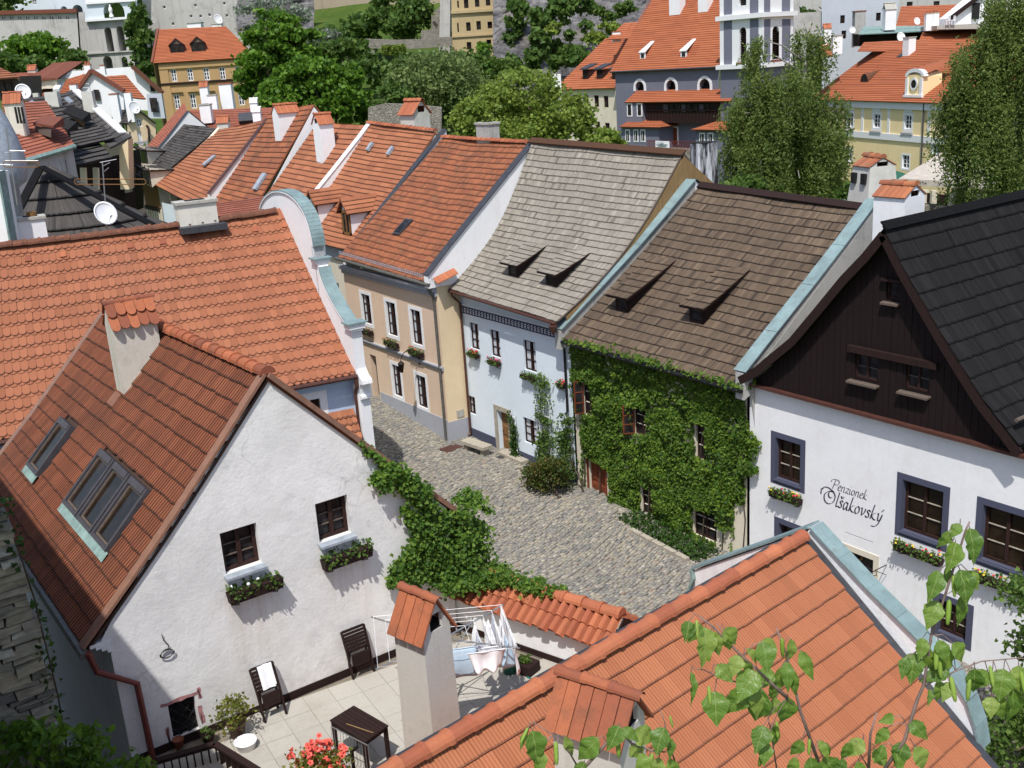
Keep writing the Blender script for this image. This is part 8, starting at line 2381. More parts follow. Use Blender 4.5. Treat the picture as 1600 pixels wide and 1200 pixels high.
course_roof(YB, A, B, C, D, M['tF'], 24, .05, wob=.01)
B2 = B - f.n * 15
course_roof(YB, B, B2, C - f.n * .5, C, M['tF'], 20, .05)
MB().face(A, D, A - f.n * 15, (A - f.n * 15) * A3(1, 1, 0), A * A3(1, 1, 0)).build('side_wall', M['ochre'], YB)
MB().beam(A + A3(-.2, 0, .1), D + A3(-.2, 0, .1), .3, .2).build('verge', M['tG'], YB)
for x in (278, 311):
 p = P(x, 87 if x == 278 else 84, pl=(f.O - f.n * 1.5, f.n))
 gable_dormer(YB, p, 1.9, 1.6, 'tG', 3.0, f.n, 'grwood', 'grwood', 'dwood', .8, 1.2)
px_chim(YB, 296, 316, 36, 44, 188, 'whitechim', label='wide low white chimney on the ridge'); px_chim(YB, 333, 347, 38, 42, 188, 'whitechim', label='small white chimney near the hip')
dish('small white dish on the ridge of the ochre house', P(341, 30, D=186), A3(.2, -1, .3), .8)
TB = thing('ochre_castle_tower', 'square ochre stone castle building with paired dark windows in rows', 'castle', P(750, 90, D=215) * A3(1, 1, 0))
f = dfacade(TB, 215, 6)
for y, xs in ((35, (728, 744, 761.5, 777.5)), (-1, (724.5, 741.5, 758.5, 775)), (-32, (724, 741, 758, 775)), (66, (729, 760, 776))):
 for x in xs: f.window(f.rect((x, y + (3 if y == 35 and x > 760 else 0) - (x - 728) * .12), (x + 8, y + 13 - (x - 728) * .12 - (2 if y == 66 else 0))), 2, 1, 'dwood', d=.35, fw=.14, glass='glass')
f.window(f.rect((714, 36), (717.5, 50)), 1, 1, 'dwood', d=.3, fw=.1)
f.window(f.rect((714, 1), (717.5, 12)), 1, 1, 'dwood', d=.3, fw=.1)
f.wall(poly_px(f, [(707, 84), (703, -90), (838, -90), (838, 5), (800, 22), (796, 90)]), M['tower'], .5)
z_ = f.st(740, 17)[1]; f.band(f.st(704, 17)[0], f.st(838, 8)[0], z_ - .3, z_ + .2, 'tower', .4, 'string_course')
z_ = f.st(740, 55)[1]; f.band(f.st(706, 55)[0], f.st(797, 55)[0], z_ - .2, z_ + .15, 'tower', .25, 'string_course')
px_wall(TB, [(703, 84), (704, -90), (690, -90), (686, 80)], 216, 'castlegrey', 8, 'side_wall')
def stone_wall(label, pts, d, h_px, th=1.2):
 t = thing('terrace_wall', label, 'stone wall', P(pts[0][0], pts[0][1], D=d) - Zv * 2, 'dry stone terrace walls on the castle slope')
 top = [P(x, y, D=d) for x, y in pts]; bot = [P(x, y + h_px, D=d) for x, y in pts]
 mb = MB()
 for k in range(len(pts) - 1):
  mb.prism([bot[k], bot[k + 1], top[k + 1], top[k]], FH * th)
 mb.build('masonry', M['rubblefar'], t)
 return t
stone_wall('longest pale dry stone wall, below the ochre castle building', [(570, 60), (620, 62), (650, 61), (706, 57)], 212, 15)
stone_wall('short stone terrace wall lower on the slope, left of the hedges', [(524, 94), (550, 86), (585, 78)], 200, 8)
stone_wall('small stone retaining wall beside the foot of the castle building', [(658, 48), (690, 44), (708, 50)], 219, 22)
stone_wall('ruined stone wall climbing to the castle building', [(674, 22), (690, 8), (704, -10)], 222, 38)
stone_wall('old mossy garden wall behind the orange roofs under the trees', [(575, 168), (600, 162), (640, 163), (690, 168)], 100, 46)
for k, (x0, x1, y, d, h, lab) in enumerate(((545, 592, 98, 196, 1.8, 'clipped dark hedge at the left on the grassy terraces'), (598, 634, 82, 206, 1.6, 'clipped hedge just below the long stone wall'), (590, 630, 108, 192, 1.4, 'low clipped hedge on the lowest grassy terrace'))):
 a, b = P(x0, y + 4, D=d), P(x1, y + 2, D=d)
 t = thing('clipped_hedge', lab, 'hedge', a, 'hedges on the castle slope')
 pts = np.array([lerp(a, b, rng.random()) + FH * rng.uniform(-1.2, 1.2) + Zv * rng.uniform(0, h) for _ in range(1300)])
 leaf_mesh('foliage', pts, .45, M['bushm' if k != 1 else 'young'], t, shape='quad')
RK = NB('cliff_rock')
p_ = RK.pos((1, 1, 1.6)); n_ = RK.noise(p_, .35, 9, .72)
c_ = RK.mix(RK.rng(n_, .38, .62), (.075, .072, .075), (.25, .24, .235))
c_ = RK.mix(RK.rng(RK.noise(RK.pos((1, 1, 3)), .8, 8, .8), .5, .62, 0, .8), c_, (.05, .048, .05))
c_ = RK.mix(RK.rng(RK.noise(RK.pos(), .12, 6, .7), .55, .7, 0, .6), c_, (.30, .25, .18))
RKM = RK.fin(c_, .9, RK.noise(p_, 1.1, 8, .75), .9, .6, .2)
from mathutils import noise as mn
def cliff(name, x0, x1, y0, y1, d0, d1, nu, nv, amp, freq):
 def g(u, v):
  x, y = x0 + (x1 - x0) * u, y1 + (y0 - y1) * v
  p = P(x, y, D=d0 + (d1 - d0) * v)
  q = Vector(p) * freq
  r = mn.ridged_multi_fractal(Vector((q.x, q.y, q.z * 1.8)), .9, 2.1, 6, 1.0, 2.0)
  return p - FH * (r - 1) * amp + Zv * (mn.noise(q * 2) * amp * .5)
 return MB().grid(g, nu, nv).build(name, RKM, None, kind='structure')
cliff('rock_cliff', 770, 1120, -100, 175, 178, 232, 90, 70, 3.2, .06)
cliff('rock_outcrop', 372, 490, -20, 60, 246, 262, 50, 24, 3.0, .06)
# ================================================================ church side
XC = 95.0
CH = thing('grey_church', 'blue-grey church-like house with steep orange roof, arched white windows and a brown timber gallery', 'church', (XC, 104, 0))
f = Facade(CH, (XC, 100), (0, -1), (-1, 0, 0)); f.sp = []
for x0, x1, y0, y1 in ((991, 1009, 124, 142), (1039, 1058.5, 122, 142), (1091, 1112, 120, 141)):
 r = f.rect((x0 + 2, y0 + 3), (x1 - 2, y1))
 arch_hole(f, r, .7, 'glass', CH)
 c, w = (r[0] + r[2]) / 2, (r[2] - r[0]) / 2
 mb = MB(); zc = r[3] - w
 path = [(c - w - .16, r[1])] + [(c + (w + .16) * cos(a), zc + (w + .16) * sin(a)) for a in np.linspace(pi, 0, 11)] + [(c + w + .16, r[1])]
 for a, b in zip(path[:-1], path[1:]): mb.beam(f.at(*a, .04), f.at(*b, .04), .34, .1, f.n)
 mb.build('arch_surround', M['wframe'], CH)
 MB().beam(f.at(c, r[1], -.5), f.at(c, r[3], -.5), .12, .1, f.u).beam(f.at(r[0], (r[1] + zc) / 2, -.5), f.at(r[2], (r[1] + zc) / 2, -.5), .1, .1).build('glazing_bar', M['dwood'], CH)
sl, zt = f.st(961, 111); sr, _ = f.st(1124, 106)
f.wall([(sl, -3), (sr, -3), (sr, zt), (sl, zt)], M['church'], .3); spandrels(f, 'church')
MB().face(f.at(sl, -3), f.at(sl, zt), f.at(sl, zt) + A3(9, 0, 12), f.at(sl, zt) + A3(18, 0, 0), f.at(sl, -3) + A3(18, 0, 0)).build('side_wall', M['church'], CH)
A, B = f.at(sl - .4, zt - .1, .5), f.at(sr + .2, zt - .1, .5)
D, C = P(1022, -30, X=105.5), P(1130, -40, X=105.5)
C[1] = B[1] + .2; D[1] = A[1]
zr = max(C[2], D[2]); C[2] = D[2] = P(1015, 0, Y=A[1])[2] + 3
slope_x = (P(1015, 0, Y=A[1])[0] - A[0]) / (P(1015, 0, Y=A[1])[2] - A[2])
C[0] = D[0] = A[0] + slope_x * (C[2] - A[2])
course_roof(CH, A, B, C, D, M['tF'], 46, .05, wob=.02)
MB().tube([A, B], .12, 5).build('gutter', M['lead'], CH)
def on_slope(x, y): return P(x, y, pl=(A, nrm(np.cross(B - A, D - A))))
for x0, y0 in ((1000, 92), (1064, 90)):
 q = on_slope(x0 + 4, y0); s = nrm(D - A)
 MB().prism([q + f.u * -.5, q + f.u * .5, q + f.u * .5 + Zv * .75, q + f.u * -.5 + Zv * .75], -f.n * .12).build('dormer', M['wframe'], CH)
 MB().prism([q + f.u * -.25 + f.n * .05 + Zv * .15, q + f.u * .3 + f.n * .05 + Zv * .15, q + f.u * .3 + f.n * .05 + Zv * .65, q + f.u * -.25 + f.n * .05 + Zv * .65], -f.n * .06).build('pane', M['soot'], CH)
 MB().hexa([q + f.u * -.6 + Zv * .75 + f.n * .1, q + f.u * .6 + Zv * .75 + f.n * .1, q + f.u * .5 + s * 2.6, q - f.u * .1 + s * 2.6], [q + f.u * -.6 + Zv * .85 + f.n * .1, q + f.u * .6 + Zv * .85 + f.n * .1, q + f.u * .5 + s * 2.6 + Zv * .1, q - f.u * .1 + s * 2.6 + Zv * .1]).build('dormer_roof', M['wframe'], CH)
for x, y, w in ((1054, 24, 1.9), (1098, 20, 1.6)):
 q = on_slope(x, y)
 chimney(CH, (q[0] + .5, q[1]), (0, 1), w, 1.0, q[2] - 1, q[2] + 3.2, 'whitechim', 'slab', label='white chimney high on the orange church roof, %s one' % ('left' if x < 1070 else 'right'))
def boxpx(H, X0, depth, tl, br, mat, name='bay', base=None):
 a, b = P(*tl, X=X0), P(*br, X=X0)
 zb_ = base if base is not None else b[2]
 MB().abox(X0, X0 + depth, min(a[1], b[1]), max(a[1], b[1]), zb_, a[2]).build(name, M[mat], H)
 ff = Facade(H, (X0, 100), (0, -1), (-1, 0, 0)); ff.sp = []
 return ff, max(a[1], b[1]), min(a[1], b[1]), zb_, a[2]
def lean_roof(H, X0, depth, tl, br, mat='tF', n=9, over=.4, hipl=0, hipr=0):
 a, b = P(*tl, X=X0 - over), P(*br, X=X0 - over)
 A, B = A3(X0 - over, a[1], b[2]), A3(X0 - over, b[1], b[2])
 zt_ = P(tl[0], tl[1], X=X0 + depth)[2]
 C, D = A3(X0 + depth, B[1] + hipr, zt_), A3(X0 + depth, A[1] - hipl, zt_)
 course_roof(H, A, B, C, D, M[mat], n, .05, wob=.01, th=.1)
 if hipl: course_roof(H, A3(X0 + depth, A[1], b[2]), A, D, D + A3(.02, .02, 0), M[mat], n, .05, wob=0)
 if hipr: course_roof(H, B, A3(X0 + depth, B[1], b[2]), C + A3(.02, -.02, 0), C, M[mat], n, .05, wob=0)
gl, y1_, y0_, zb_, zt_ = boxpx(CH, 93.6, 1.5, (1010, 157), (1138, 193), 'dwood', 'timber_gallery')
for k, x in enumerate((1037, 1046, 1056, 1065, 1074, 1084, 1093, 1102)):
 r = gl.rect((x, 163), (x + 7, 175))
 MB().prism([gl.at(r[0], r[1], .02), gl.at(r[2], r[1], .02), gl.at(r[2], r[3], .02), gl.at(r[0], r[3], .02)], gl.n * .06).build('pane', M['glass' if k % 3 else 'greyframe'], CH)
for k in range(26):
 s = -(y1_ - 100) + (y1_ - y0_) * k / 25; gl.band(s, s + .22, zb_, zb_ + 1.45, 'dwood', .06 + .02 * (k % 2), 'board')
gl.band(100 - y1_, 100 - y0_, zb_ + 1.45, zb_ + 1.6, 'dwood', .16, 'rail')
lean_roof(CH, 93.6, 1.6, (975, 142), (1140, 158), 'tF', 7, .6)
b1, y1_, y0_, zb_, zt_ = boxpx(CH, 93.2, 1.8, (978, 160), (1003, 194), 'church', 'oriel')
rows(b1, [(980.5, 162), (996, 160)], 7, 19, rws=2, fw=.1); b1.holes.clear()
for x in (980.5, 996):
 r = b1.rect((x - 1, 161), (x + 8, 182)); MB().prism([b1.at(r[0], r[1], 0), b1.at(r[2], r[1], 0), b1.at(r[2], r[3], 0), b1.at(r[0], r[3], 0)], b1.n * .04).build('window', M['wframe'], CH); r = b1.rect((x + .7, 163), (x + 6.3, 180)); MB().prism([b1.at(r[0], r[1], .045), b1.at(r[2], r[1], .045), b1.at(r[2], r[3], .045), b1.at(r[0], r[3], .045)], b1.n * .02).build('pane', M['glass'], CH)
def flat_win(f, H, x, y, w, h):
 r = f.rect((x, y), (x + w, y + h)); q = lambda k, d: [f.at(r[0] + k, r[1] + k, d), f.at(r[2] - k, r[1] + k, d), f.at(r[2] - k, r[3] - k, d), f.at(r[0] + k, r[3] - k, d)]
 win = MB().prism(q(0, 0), f.n * .06).build('window', M['wframe'], H)
 MB().prism(q(.17, .062), f.n * .02).build('pane', M['glass'], win)
 c = (r[0] + r[2]) / 2
 MB().beam(f.at(c, r[1] + .17, .09), f.at(c, r[3] - .17, .09), .09, .03, f.u).build('mullion', M['wframe'], win)
b2, y1_, y0_, zb_, zt_ = boxpx(CH, 92.4, 2.6, (968, 198), (1030, 240), 'church', 'lower_wing', -2)
for x in (977, 990, 1001): flat_win(b2, CH, x, 202, 8, 20)
lean_roof(CH, 92.4, 2.6, (967, 181), (1031, 199), 'tF', 8, .5, 0, 2.6)
b3, y1_, y0_, zb_, zt_ = boxpx(CH, 92.0, 3.0, (1087, 203), (1156, 268), 'church', 'pavilion', -2)
for x in (1093, 1106): flat_win(b3, CH, x, 207, 9, 23)
lean_roof(CH, 92.0, 3.0, (1079, 178), (1160, 204), 'tF', 10, .5, 4.5, 3.0)
dz = f.rect((1050.5, 200), (1059, 226)); q = lambda k, d: [f.at(dz[0] - k, dz[1], d), f.at(dz[2] + k, dz[1], d), f.at(dz[2] + k, dz[3] + k, d), f.at(dz[0] - k, dz[3] + k, d)]
MB().prism(q(.2, .01), f.n * .08).build('door_frame', M['wframe'], CH); MB().prism(q(0, .095), f.n * .03).build('door', M['redwood'], CH)
flat_win(f, CH, 1039, 203, 8, 16)
tz = P(1050, 234, X=92.5)[2]
y_a, y_b = P(1014, 234, X=92)[1], P(1088, 238, X=92)[1]
MB().abox(91.6, 95, y_b, y_a, -2, tz).build('terrace_wall', M['rubblefar'], CH)
mb = MB()
for k in range(36): y = lerp(y_a, y_b, k / 35); mb.beam(A3(91.7, y, tz), A3(91.7, y, tz + 1.1), .05, .05, A3(1, 0, 0))
mb.beam(A3(91.7, y_a, tz + 1.1), A3(91.7, y_b, tz + 1.1), .08, .08); mb.build('railing', M['redpipe'], CH)
ba, bb_ = P(1024, 220, X=91.5), P(1046, 231, X=91.5)
t = thing('banner', 'pale blue and white banner hung on the terrace railing of the grey church house', 'banner', A3(91.5, (ba[1] + bb_[1]) / 2, bb_[2]))
MB().grid(lambda u, v: (91.5 + .03 * sin(u * 7), ba[1] + (bb_[1] - ba[1]) * u, bb_[2] + (ba[2] - bb_[2]) * v), 8, 3).build('cloth', M['linen'], t)
for k, (z, a, b) in enumerate(((.72, .1, .62), (.5, .25, .9), (.28, .15, .8))):
 mb = MB()
 for j in range(7):
  u0 = a + (b - a) * j / 7; mb.beam((91.42, ba[1] + (bb_[1] - ba[1]) * u0, bb_[2] + (ba[2] - bb_[2]) * (z + .03 * (j % 2))), (91.42, ba[1] + (bb_[1] - ba[1]) * (u0 + (b - a) * .1), bb_[2] + (ba[2] - bb_[2]) * (z - .02 * (j % 3))), .03, .09, A3(1, 0, 0))
 mb.build('print_line', M['green'], t, kind='stuff')
TWR = thing('church_tower', 'square white and blue-grey church tower with tall arched louvre windows', 'church tower', (97, 90, 0))
xt = 93.4
f = Facade(TWR, (xt, 92), (0, -1), (-1, 0, 0)); f.sp = []
r = f.rect((1155, 43), (1166, 96)); arch_hole(f, r, .5, 'soot', TWR)
r3 = f.rect((1154, -4), (1166, 8)); f.holes.append(r3)
MB().face(*[f.at(a, b, -.4) for a, b in ((r3[0], r3[1]), (r3[2], r3[1]), (r3[2], r3[3]), (r3[0], r3[3]))]).build('recess', M['glass'], TWR)
sl, zm = f.st(1125, 104); sr, _ = f.st(1190, 104)
zt_ = f.st(1125, -90)[1]
f.wall([(sl, zm), (sr, zm), (sr, zt_), (sl, zt_)], M['wframe'], .3, 'upper_wall'); spandrels(f, 'wframe')
fl = Facade(TWR, (xt + .05, 92), (0, -1), (-1, 0, 0)); fl.wall([(sl, -3), (sr, -3), (sr, zm), (sl, zm)], M['church'], .3, 'lower_wall')
co = f.at(sr, 0)
fR = Facade(TWR, co, (1, 0), (0, -1, 0)); fR.sp = []
r2 = fR.rect((1207, 41), (1217, 92)); arch_hole(fR, r2, .5, 'soot', TWR)
sR = fR.st(1239, 80)[0]
fR.wall([(0, zm), (sR, zm), (sR, zt_), (0, zt_)], M['wframe'], .3, 'upper_wall'); spandrels(fR, 'wframe')
fR.wall([(0, -3), (sR, -3), (sR, zm - .01), (0, zm - .01)], M['church'], .3, 'lower_wall')
for ff, x0, x1 in ((f, 1131, 1144), (f, 1172, 1185), (fR, 1194, 1203), (fR, 1222, 1234)):
 for y0, y1 in ((30, 100), (-40, 22)):
  r = ff.rect((x0, y0), (x1, y1)); ff.band(r[0], r[2], r[1], r[3], 'church', .04, 'panel')
for y in (27, 104):
 z = f.st(1150, y)[1]; f.band(sl - .25, sr + .4, z - .25, z + .25, 'wframe', .45, 'cornice'); fR.band(.01, sR + .2, z - .24, z + .24, 'wframe', .44, 'cornice')
for f, q_ in ((f, f.rect((1155, 43), (1166, 96))), (fR, r2)):
 mb = MB()
 for k in range(14): z = q_[1] + (q_[3] - q_[1]) * k / 14; mb.beam(f.at(q_[0], z, -.3), f.at(q_[2], z, -.3), .05, .25, f.n + Zv)
 mb.build('louvre', M['dwood'], TWR)
 f.band(q_[0] - .2, q_[2] + .2, q_[1] - .3, q_[1] - .05, 'tG', .3, 'sill')
CR2 = thing('cream_house', 'cream house with orange roof and lean-to dormers attached to the left of the church', 'house', P(920, 235, X=97) * A3(1, 1, 0))
f = Facade(CR2, (96.5, 118), (0, -1), (-1, 0, 0)); f.sp = []
rows(f, [(881, 148), (897, 148), (912, 149), (928, 149), (943, 150), (915, 190), (930, 190), (945, 192)], 8, 18, 'dwood', rws=2)
sl, zt = f.st(872, 140); sr, _ = f.st(963, 139)
f.wall([(sl, -2), (sr, -2), (sr, zt), (sl, zt)], M['cream'], .25)
A, B = f.at(sl - .3, zt, .5), f.at(sr, zt, .5)
D, C = P(946, 60, X=106), P(985, 60, X=106); C[1] = min(C[1], B[1]); C[2] = D[2] = P(946, 60, X=106)[2]
course_roof(CR2, A, B, C, D, M['tF'], 24, .05, wob=.02)
nn_ = nrm(np.cross(B - A, D - A))
for x, y in ((911, 124), (933, 124), (957, 124)):
 q = P(x + 4, y, pl=(A, nn_));
 MB().prism([q - f.u * .6, q + f.u * .6, q + f.u * .6 + Zv * 1.3, q - f.u * .6 + Zv * 1.3], -f.n * 1.0).build('dormer', M['fwood'], CR2)
 MB().prism([q - f.u * .4 + f.n * .02 + Zv * .2, q + f.u * .4 + f.n * .02 + Zv * .2, q + f.u * .4 + f.n * .02 + Zv * 1.15, q - f.u * .4 + f.n * .02 + Zv * 1.15], f.n * .04).build('pane', M['glass'], CR2)
 MB().hexa([q - f.u * .8 + Zv * 1.3 + f.n * .35, q + f.u * .8 + Zv * 1.3 + f.n * .35, q + f.u * .8 + Zv * 1.9 - f.n * 1.6, q - f.u * .8 + Zv * 1.9 - f.n * 1.6], [q - f.u * .8 + Zv * 1.45 + f.n * .35, q + f.u * .8 + Zv * 1.45 + f.n * .35, q + f.u * .8 + Zv * 2.05 - f.n * 1.6, q - f.u * .8 + Zv * 2.05 - f.n * 1.6]).build('dormer_roof', M['lead'], CR2)
px_chim(CR2, 957, 969, 50, 62, 152, 'whitechim', 'slab', hatmat='cap', label='white chimney at the top of the orange roof')
px_roof(CR2, [(948, 62, 150), (985, 60, 150), (1000, 34, 156), (975, 36, 156)], 'tF', 8)
px_wall(CR2, [(858, 118), (876, 116), (878, 145), (860, 150)], 142, 'white2', 3, 'annex')
# ================================================================ pale yellow house and roofs on the right
d20 = A3(sin(radians(20.2)), cos(radians(20.2)), 0)
py = P(1400, 222, D=112)
YH = thing('pale_yellow_house', 'pale yellow baroque house with white bands and a broad orange roof behind the birches', 'house', py * A3(1, 1, 0))
f = Facade(YH, py, -d20); f.sp = []
if f.n @ FH > 0: f.n = -f.n
for x, y in ((1323, 176), (1365, 178), (1414, 180)):
 r = f.rect((x, y), (x + 9.5, y + 22)); f.window(r, 2, 3, 'wframe', d=.15, fw=.1, mw=.06, sur=('wframe', .28))
 f.band(r[0] - .4, r[2] + .4, r[1] - .55, r[1] - .35, 'grey', .2, 'sill')
 f.band(r[0] - .1, r[2] + .1, r[3] + .3, r[3] + .7, 'wframe', .06, 'crown')
for x, y, w, h in ((1321, 232, 9.5, 21), (1410, 242, 10, 22), (1457, 220, 10, 21), (1278, 230, 9, 20), (1278, 174, 9, 22)):
 f.window(f.rect((x, y), (x + w, y + h)), 2, 3, 'wframe', d=.15, fw=.1, mw=.06, sur=('wframe', .2))
sl, zt = f.st(1270, 154); sr, _ = f.st(1640, 170)
zt = f.st(1380, 158)[1]
zc0, zc1 = f.st(1380, 218)[1], f.st(1380, 208)[1]
f.wall([(sl, -2), (sr, -2), (sr, zt), (sl, zt)], M['yhouse'], .2)
f.band(sl, sr, zc0, zc1, 'wframe', .12, 'string_course'); f.band(sl, sr, zt - .75, zt, 'wframe', .22, 'cornice')
for x in (1305, 1346, 1387, 1450, 1480, 1540):
 s = f.st(x, 190)[0]; f.band(s, s + .42, zc1, zt - .75, 'wframe', .06, 'pilaster')
dp0 = f.at(*f.st(1446.5, 160), .2); MB().tube([dp0, A3(dp0[0], dp0[1], -1)], .09, 6).build('downpipe', M['greyframe'], YH)
A, B = f.at(sl, zt, .5), f.at(sr, zt, .5)
back = -f.n * 8.5
zr = P(1400, 77, pl=(A + back, f.n))[2]
C, D = B + back, A + back; C[2] = D[2] = zr
course_roof(YH, A, B, C, D, M['tF'], 30, .05, wob=.02)
nn_ = nrm(np.cross(B - A, D - A)); upv = nrm(D - A)
q = P(1428, 152, pl=(A, nn_))
dm_ = MB().prism([q - f.u * 1.3, q + f.u * 1.3, q + f.u * 1.3 + Zv * 2.0] + [q + f.u * 1.3 * cos(a) + Zv * (2.0 + .55 * sin(a)) for a in np.linspace(.3, pi - .3, 7)] + [q - f.u * 1.3 + Zv * 2.0], -f.n * 2.2).build('dormer', M['yhouse'], YH)
MB().prism([q - f.u * 1.5 + Zv * 2.0 + f.n * .06] + [q - f.u * 1.55 * cos(a) + Zv * (2.05 + .75 * sin(a)) + f.n * .06 for a in np.linspace(0, pi, 9)] + [q + f.u * 1.2 * cos(a) + Zv * (2.0 + .45 * sin(a)) + f.n * .06 for a in np.linspace(0, pi, 9)], -f.n * .5).build('hood_mould', M['wframe'], dm_)
MB().lathe(q + Zv * 1.3 + f.n * .04, [(.62, 0), (.62, .08), (.42, .08)], 14, f.n).build('round_surround', M['wframe'], dm_)
MB().lathe(q + Zv * 1.3 + f.n * .03, [(0, .04), (.43, .04)], 14, f.n).build('pane', M['glass'], dm_)
for sg in (-1, 1): MB().box(q + f.u * 1.15 * sg + Zv * .9 + f.n * .06, f.u * .4, f.n * .16, Zv * 1.9).build('pilaster', M['wframe'], dm_)
MB().box(q + Zv * .12 + f.n * .1, f.u * 3.0, f.n * .3, Zv * .24).build('sill', M['wframe'], dm_)
MB().hexa([q - f.u * 1.5 + Zv * 2.2, q + f.u * 1.5 + Zv * 2.2, q + f.u * 1.6 + Zv * 3.2 - f.n * 3.2, q - f.u * 1.4 + Zv * 3.2 - f.n * 3.2], [q - f.u * .4 + Zv * 2.8, q + f.u * .4 + Zv * 2.8, q + f.u * .5 + Zv * 3.4 - f.n * 3.2, q - f.u * .3 + Zv * 3.4 - f.n * 3.2]).build('dormer_roof', M['tF'], YH)
q = P(1350, 129, pl=(A, nn_))
mb = MB()
mb.grid(lambda u, v: q + f.u * (.75 * (1 - v) + .0) * cos(pi * u) + Zv * (.95 * sin(pi * u) * (1 - v * .3) + v * .6) - f.n * 2.0 * v, 8, 4); mb.build('eyebrow_dormer', M['tE'], YH)
MB().face(*[q + f.u * .72 * cos(a) + Zv * .88 * sin(a) - f.n * .02 for a in np.linspace(0, pi, 9)]).build('pane', M['soot'], YH)
q = P(1420, 84, pl=(A, nn_)); chimney(YH, (q[0], q[1]), f.u, 1.1, .9, q[2] - .5, q[2] + 1.7, 'whitechim', 'slab', label='short white chimney at the ridge')
q = P(1410, 86, pl=(A, nn_)); MB().box(q + nn_ * .05, f.u * .8, upv * 1.0, nn_ * .14).build('roof_window', M['lead'], YH)
GT = thing('grey_tall_house', 'tall pale grey windowless house side behind the orange roofs', 'house', P(1345, 90, D=150) * A3(1, 1, 0))
f = dfacade(GT, 150, 5)
rows(f, [(1313, 24), (1369, 20), (1315, 48)], 7, 12, 'dwood')
f.wall(poly_px(f, [(1284, 140), (1284, -90), (1405, -90), (1405, 2), (1396, 60), (1396, 140)]), M['palegrey'], .2)
px_wall(GT, [(1240, 5), (1248, 5), (1250, 20), (1286, 18), (1286, 48), (1240, 50)], 155, 'castlegrey', 2, 'garden_wall')
px_chim(GT, 1333, 1349, 18, 70, 146, 'oldwall', 'slab', hatmat='cap', label='rough grey chimney breast on the house side')
OR1 = thing('stepped_roof_house', 'red-orange roof with green metal lean-to and dark opening behind the yellow house', 'house', P(1440, 80, D=135) * A3(1, 1, 0))
px_roof(OR1, [(1399, 44, 140), (1500, 46, 140), (1496, 7, 150), (1408, 10, 150)], 'tF', 14, .05)
px_roof(OR1, [(1341, 54, 136), (1446, 49, 136), (1446, 40, 141), (1350, 41, 141)], 'copper2', 2, .05)
px_wall(OR1, [(1341, 53), (1445, 48), (1445, 70), (1341, 72)], 138, 'dwood', 2)
px_roof(OR1, [(1340, 80, 127), (1435, 80, 127), (1440, 62, 133), (1350, 66, 133)], 'tF', 6, .05)
px_roof(OR1, [(1428, 80, 126), (1540, 80, 126), (1540, 40, 138), (1445, 43, 138)], 'tF', 14, .05)
px_wall(OR1, [(1399, 44), (1520, 44), (1520, 60), (1399, 60)], 141, 'cream', 2, 'back_wall')
for x0, x1, y0, y1, d, hat, lab in ((1381, 1397, 14, 43, 137, 'tent', 'white chimney with a pointed grey hat'), (1445, 1455, 22, 44, 133, 'pots', 'left of two pale twin chimneys'), (1456, 1465, 21, 44, 133, 'pots', 'right of two pale twin chimneys'), (1300, 1314, 56, 80, 126, 'slab', 'plain white chimney block beside the birch')):
 px_chim(OR1, x0, x1, y0, y1, d, 'whitechim', hat, hatmat='concrete', label=lab)
px_chim(OR1, 1286, 1297, 44, 66, 128, 'whitechim', 'tent', hatmat='cap', label='small white chimney with tiled hat next to the birch crown')
px_roof(OR1, [(1283, 90, 124), (1302, 88, 124), (1290, 58, 130), (1278, 60, 130)], 'tF', 6, .05)
dish('white dish on the red roof beside the twin chimneys', P(1433, 33, D=134), A3(-.3, -1, .3), .45); dish('white dish in the dark opening under the green metal roof', P(1408, 58, D=134), A3(-.3, -1, .3), .6)
dish('grey dish on the tall pale house side', P(1332, 47, D=144), A3(-.4, -1, .3), .45)
TR = thing('terrace_house', 'white gabled house with a roof terrace and dark door at the upper right', 'house', P(1540, 60, D=130) * A3(1, 1, 0))
px_wall(TR, [(1486, 40), (1488, 28), (1530, -6), (1640, -60), (1640, 60), (1486, 44)], 136, 'white2', 4)
MB().beam(P(1486, 28, D=135.8), P(1560, -28, D=135.8), .6, .4).build('verge_board', M['dwood'], TR)
p = P(1518, 30, D=135.8); MB().prism([p, p + RT * .9, p + RT * .9 + Zv * 1.9, p + Zv * 1.9], -FH * .1).build('door', M['soot'], TR)
px_wall(TR, [(1464, 40), (1600, 33), (1600, 44), (1464, 46)], 131, 'concrete', 5, 'terrace_slab')
for k, x in enumerate((1480, 1488)):
 p = P(x, 38, D=130.8); t = thing('garden_chair', 'white garden chair on the roof terrace, %s one' % ('left' if k == 0 else 'right'), 'chair', p)
 MB().box(p + Zv * .42, RT * .5, FH * .5, Zv * .05).build('seat', M['whiteplastic'], t); MB().box(p + Zv * .7 + RT * .22, RT * .05, FH * .5, Zv * .55).build('backrest', M['whiteplastic'], t)
 for a in (-.2, .2):
  for b in (-.2, .2): MB().beam(p + RT * a + FH * b, p + RT * a + FH * b + Zv * .4, .05, .05, RT).build('leg', M['whiteplastic'], t)
HL = thing('hill_castle_wall', 'rough brown castle wall across the top of the slope behind the roofs at the right', 'castle wall', P(1430, 40, D=185) * A3(1, 1, 0))
f = dfacade(HL, 185, 6)
rows(f, [(1417, 3), (1459, 2)], 9, 6, 'dwood', 1, 1)
f.wall(poly_px(f, [(1225, 90), (1225, -90), (1640, -90), (1640, 90)]), M['castlegrey'], .4)
aw = thing('restaurant_awning', 'large grey-white canvas awning roof on posts in front of the yellow house', 'awning', P(1490, 300, D=98) * A3(1, 1, 0))
a0, a1, a2, a3 = P(1404, 279, D=95), P(1482, 283, D=93), P(1600, 292, D=92), P(1470, 239, D=101)
